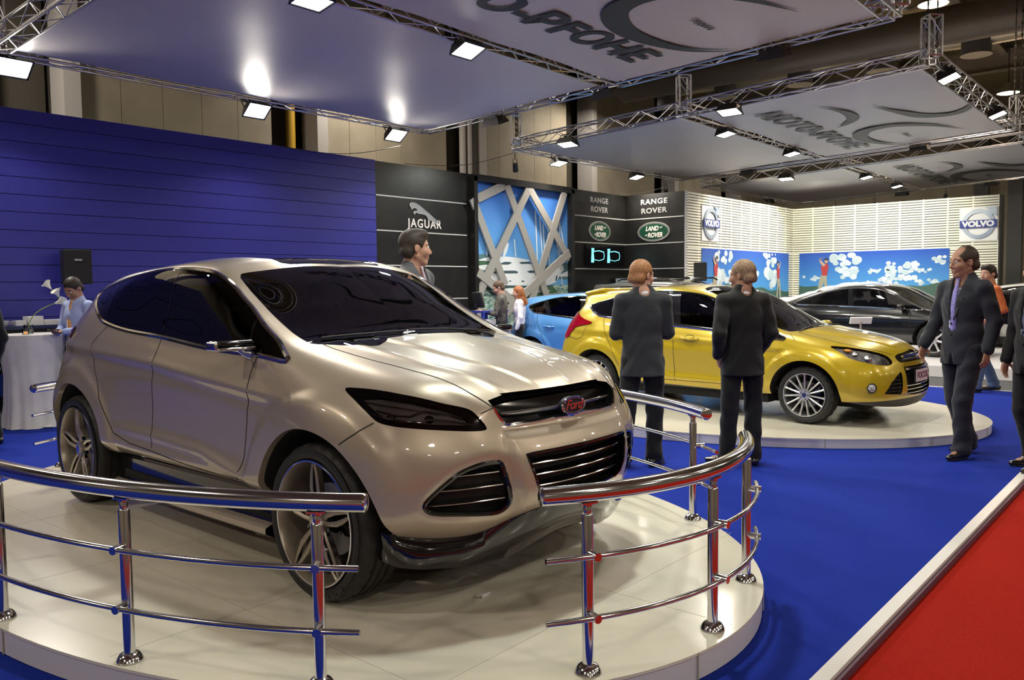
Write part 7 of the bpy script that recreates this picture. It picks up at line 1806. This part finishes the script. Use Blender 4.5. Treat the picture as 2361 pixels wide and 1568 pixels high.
def calla(b_stem, b_pet, p0, p1, p2, s_=1.0):
    pts = smooth_poly([np.array(p, float) for p in (p0, (np.array(p0) + np.array(p2)) / 2 + np.array([0, 0, .12]), p1, p2)], 6, False) if False else [np.array(p0) * (1 - t) ** 2 + 2 * t * (1 - t) * np.array(p1) + t * t * np.array(p2) for t in np.linspace(0, 1, 16)]
    b_stem.tube([tuple(p) for p in pts], .006, 8); d = Vector(pts[-1] - pts[-2]).normalized(); M3 = d.to_track_quat('Z', 'Y').to_matrix(); n = 20; k0 = len(b_pet.V)
    for i, (rr, z) in enumerate(((.008, 0), (.018, .03), (.032, .06), (.055, .085), (.062, .09))):
        for k in range(n):
            a = 2 * PI * k / n; lip = (.045 * max(0, math.cos(a)) ** 2) * (i / 4) ** 2; v = Vector((rr * (1 + .5 * (i / 4) * max(0, math.cos(a))) * math.cos(a), rr * math.sin(a), z + lip)) * s_; b_pet.V.append(tuple(M3 @ v + Vector(pts[-1])))
    for i in range(4):
        for k in range(n): l = (k + 1) % n; b_pet.F.append((k0 + i * n + k, k0 + i * n + l, k0 + (i + 1) * n + l, k0 + (i + 1) * n + k)); b_pet.M.append(0)
def vase(x, y, z, label, flowers):
    t = thing('flower_vase', label, 'vase', (x, y, z)); q = MB(); q.lathe([(0, .004), (.045, .004), (.05, .01), (.052, .11), (.050, .11), (.047, .012), (0, .010)], 24); q.obj('glass_vase', M_GV, t)
    q = MB(); q.lathe([(0, .012), (.045, .012), (.046, .05), (0, .05)], 20); q.obj('pebbles', mat('pale vase pebbles', (.45, .48, .40), .6), t)
    for p1, p2 in flowers:
        a, b_ = MB(), MB(); calla(a, b_, (0, 0, .03), p1, p2); s_ = a.obj('stem', M_STM, t); b_.obj('calla_flower', M_PET, s_)
vase(3.80, 10.85, 1.116, 'glass vase with one bent white calla on the nearer white table', [((-.0, .04, .26), (.27, -.10, .36))])
vase(4.44, 11.22, 1.056, 'glass vase with several white callas on the half hidden white table', [((.0, 0, .25), (-.16, -.06, .50)), ((.02, 0, .3), (-.22, .02, .60)), ((0, .02, .25), (-.02, -.12, .47))])
q = thing('candle_glass', 'small glass with a burning candle on the nearer white table', 'candle', (3.72, 10.72, 1.116)); b = MB(); b.lathe([(0, .003), (.035, .003), (.038, .07), (.036, .07), (.033, .006), (0, .006)], 20); b.obj('candle_glass_wall', M_GV, q); b = MB(); b.cyl((0, 0, .008), (0, 0, .035), .028, 16); b.obj('wax', mat('orange candle wax', (.75, .35, .15), .5, emit=(1, .45, .15), es=1.2), q)
b = MB(); b.bbox((-1.0, 11.25, 1.16), (4.50, 11.9, 1.20)); b.bbox((-.95, 11.35, .002), (4.45, 11.85, 1.16), 1); b.bbox((-1.0, 11.22, .35), (4.3, 11.26, .62), 2)
props(b.obj('bar_counter', [mat('dark blue counter top', (.010, .014, .07), .3), M_MBK, mat('blue counter shelf front', (.02, .05, .30), .5)], smooth=False), 'dark blue topped bar counter standing against the blue wall', 'counter')
M_POR = mat('white porcelain', (.72, .72, .72), .25, coat=.4)
def cup(x, y, z, lb):
    c = thing('cup', lb, 'cup', (x, y, z), group='cups on the bar counter'); q = MB(); q.lathe([(0, .004), (.025, .004), (.030, .01), (.042, .065), (.040, .065), (.028, .012), (0, .010)], 20); q.obj('cup_bowl', M_POR, c); q = MB(); q.tube([(.038, 0, .055), (.058, 0, .05), (.058, 0, .025), (.032, 0, .018)], .005, 6); q.obj('cup_handle', M_POR, c)
for i, (x, z, lb) in enumerate(((3.56, 1.2, 'leftmost white cup on the bar counter'), (3.66, 1.2, 'second white cup from the left on the bar counter'), (3.76, 1.2, 'third white cup on the bar counter'), (3.61, 1.268, 'white cup stacked on the two left cups of the bar counter'))): cup(x, 11.5, z, lb)
for i, (x0, x1, h, lb) in enumerate(((3.86, 3.98, .06, 'low white box on the bar counter right of the cups'), (4.0, 4.18, .11, 'taller white box on the middle of the bar counter'), (4.20, 4.44, .06, 'long low white box at the right end of the bar counter'))):
    b = MB(); b.bbox((x0, 11.42, 1.2), (x1, 11.6, 1.2 + h)); props(b.obj('box', M_WHT, smooth=False), lb, 'box')
def speaker(x, y, z, rz, label, name_plate=True):
    t = thing('loudspeaker', label, 'loudspeaker', (x, y, z), rz); q = MB(); q.prism([(-.17, 0), (.17, 0), (.15, .30), (-.15, .30)], 0, .46); q.obj('speaker_box', mat('black speaker shell', (.012, .012, .012), .6), t, False, bevel=.01)
    q = MB(); q.bbox((-.155, -.008, .02), (.155, 0, .44)); q.obj('speaker_grille', add_noise(mat('black speaker mesh', (.008, .008, .008), .8), 300, (.004, .004, .004), (.014, .014, .014), bump=.3), t, False)
    if name_plate:
        q = MB(); q.bbox((-.045, -.012, .31), (.045, -.008, .332)); pl = q.obj('name_plate', mat('silver name plate', (.55, .55, .55), .4), t, False); V, F = text_shape('YAMAHA', .02, 0); q = MB(); q.add([(a, -.0125, .321 + b_) for a, b_, c_ in V], F); q.obj('plate_lettering', M_INK, pl, False)
    q = MB(); q.cyl((0, .14, -z + .02 + .0), (0, .14, .0), .018, 12); q.obj('stand_pole', M_SIL if name_plate else M_HOUS, t)
    for k in range(3): a = 2 * PI * k / 3 + .4; q = MB(); q.tube([(0, .14, -z + .45), (.38 * math.cos(a), .14 + .38 * math.sin(a), -z + .015)], .012, 8); q.obj('stand_leg', M_HOUS, t)
speaker(4.69, 11.55, 1.72, math.radians(-8), 'black loudspeaker on a stand before the blue wall')
speaker(18.78, 9.62, 1.72, math.radians(30), 'black loudspeaker on a stand before the left slatted wall', False)
# terminal
t = thing('terminal_desk', 'blue framed terminal desk before the marina picture', 'desk', (11.62, 10.55, 0)); q = MB()
for x in (-.32, .32):
    for y in (-.25, .25): q.box((x, y, .58), (.05, .05, 1.16))
q.box((0, 0, 1.165), (.72, .56, .035)); q.obj('desk_frame', mat('blue desk frame', (.02, .04, .30), .5), t, False); q = MB(); q.box((0, -.26, .80), (.58, .02, .45)); q.obj('desk_panel', M_WHT, t, False)
t = thing('monitor', 'black touch monitor on the terminal desk', 'monitor', (11.50, 10.60, 1.183), math.radians(-20)); q = MB(); q.add(*rounded_box((0, 0, .20), (.05, .36, .30), .015, Matrix.Rotation(math.radians(-14), 3, 'Y'))); q.obj('monitor_body', M_MBK, t); q = MB(); q.tube([(-.02, 0, .0), (-.05, 0, .12)], .02, 8); q.box((-.02, 0, .008), (.18, .22, .014)); q.obj('monitor_foot', M_MBK, t)
# info board beside the yellow car
t = thing('price_board', 'slanted pale information board on a pole beyond the yellow bonnet', 'sign', (12.25, 3.85, 0), math.radians(35)); q = MB(); q.box((0, 0, 1.08), (.10, .30, .02), M=Matrix.Rotation(math.radians(62), 3, 'Y') ); q.obj('board', M_WHT, t, False); q = MB(); q.cyl((0, 0, .01), (0, 0, 1.05), .015, 10); q.cyl((0, 0, 0), (0, 0, .012), .14, 24); q.obj('pole', M_SIL, t)
# light box behind the off road car and small display
b = MB(); b.bbox((18.2, 11.3, .002), (18.78, 11.9, 1.82)); props(b.obj('display_cabinet', mat('pale grey blue cabinet', (.45, .52, .55), .5), smooth=False), 'pale grey cabinet standing in the black wall corner', 'cabinet')
# socket strip and scrap standing for a light reflection on the stage
t = thing('socket_strip', 'white three way socket strip lying on the stage under the champagne car', 'socket strip', (2.78, 4.30, PLH), math.radians(-80)); q = MB(); q.add(*rounded_box((0, 0, .024), (.20, .05, .046), .008)); q.obj('strip_body', mat('ivory plastic', (.60, .58, .50), .5), t)
for k in (-.06, 0, .06): q = MB(); q.cyl((k, -.026, .025), (k, -.0245, .025), .018, 20); q.cyl((k - .007, -.027, .025), (k - .007, -.0255, .025), .003, 8, 1); q.cyl((k + .007, -.027, .025), (k + .007, -.0255, .025), .003, 8, 1); q.obj('socket', [M_POR, M_INK], t)
b = MB(); rnd = random.Random(8); pts = [(rnd.uniform(-.05, .05), rnd.uniform(-.03, .03), rnd.uniform(.002, .022)) for _ in range(9)]; b.add(pts, [(0, 1, 2), (2, 3, 4), (4, 5, 0), (5, 6, 7), (7, 8, 1), (1, 3, 5), (0, 6, 8)]); o = b.obj('reflection_patch', M_WHT, smooth=False); o.location = (2.86, 2.64, PLH); props(o, 'reflection built as crumpled white scrap on the stage before the car nose', 'glint')  # crumpled mesh added in place of a light reflection
build_concept((3.282, 3.178, PLH), math.radians(-91.86))
M_YEL = mat('golden yellow metallic paint', (.52, .375, .010), .30, metal=.22, coat=1.0)
build_hatch('hatchback', 'golden yellow hatchback with silver multi spoke wheels on the second oval stage', (9.648, 3.281, PLH2), math.radians(-93.27), M_YEL)
M_PBL = mat('sky blue metallic paint', (.075, .25, .56), .30, metal=.2, coat=1.0)
M_PBK = mat('black metallic paint', (.004, .004, .005), .2, coat=1.0)
M_PWH = mat('white car paint', (.72, .71, .68), .3, coat=1.0)
M_PGR = mat('grey silver car paint', (.20, .19, .18), .3, metal=.5, coat=1.0)
hd = lambda dx, dy: math.atan2(dy, dx)
build_hatch('hatchback', 'sky blue hatchback parked behind the yellow hatchback near the marina picture', (12.90, 6.95, 0), math.radians(-92), M_PBL, step=.03, spoiler=False, style='old', detail=False)
simple_car('saloon', 'black four door saloon with chrome window line on the long white stage', (18.55, 4.05, .15), math.radians(-98), M_PBK, SALOON, S_DLO, S_WS, S_RW, ((0, .33, .40), (-2.9, .33, .40)), .335, pillars=(((-1.78, 1.36), (-1.70, .98), .10), ((-2.66, 1.18), (-2.56, 1.0), .03)))
simple_car('off_road_car', 'grey off road car with dark roof rails before the black wall corner', (17.22, 7.95, 0), math.radians(-91), M_PGR, SUV, U_DLO, U_WS, U_RW, ((0, .38, .45), (-2.85, .38, .45)), .38, pillars=(((-1.72, 1.60), (-1.66, 1.17), .10), ((-2.62, 1.60), (-2.72, 1.18), .12)), chrome=False, roof_rails=True)
M_CLOTH = mat('lilac white satin cover', (.55, .53, .66), .42, sheen=.6)
simple_car('covered_car', 'car hidden under a shiny lilac white cloth behind the black saloon', (22.3, 5.3, .15), math.radians(-96), M_CLOTH, SALOON, S_DLO, S_WS, S_RW, ((0, .33, .40), (-2.9, .33, .40)), covered=True)
simple_car('saloon', 'white saloon behind the man with the backpack at the right edge', (21.3, 1.35, .15), math.radians(-100), M_PWH, SALOON, S_DLO, S_WS, S_RW, ((0, .33, .40), (-2.9, .33, .40)), .335)
build_hatch('hatchback', 'white hatchback with red stripe far behind the black saloon', (23.9, 3.1, .15), math.radians(78), M_PWH, step=.04, spoiler=False, style='old', detail=False)
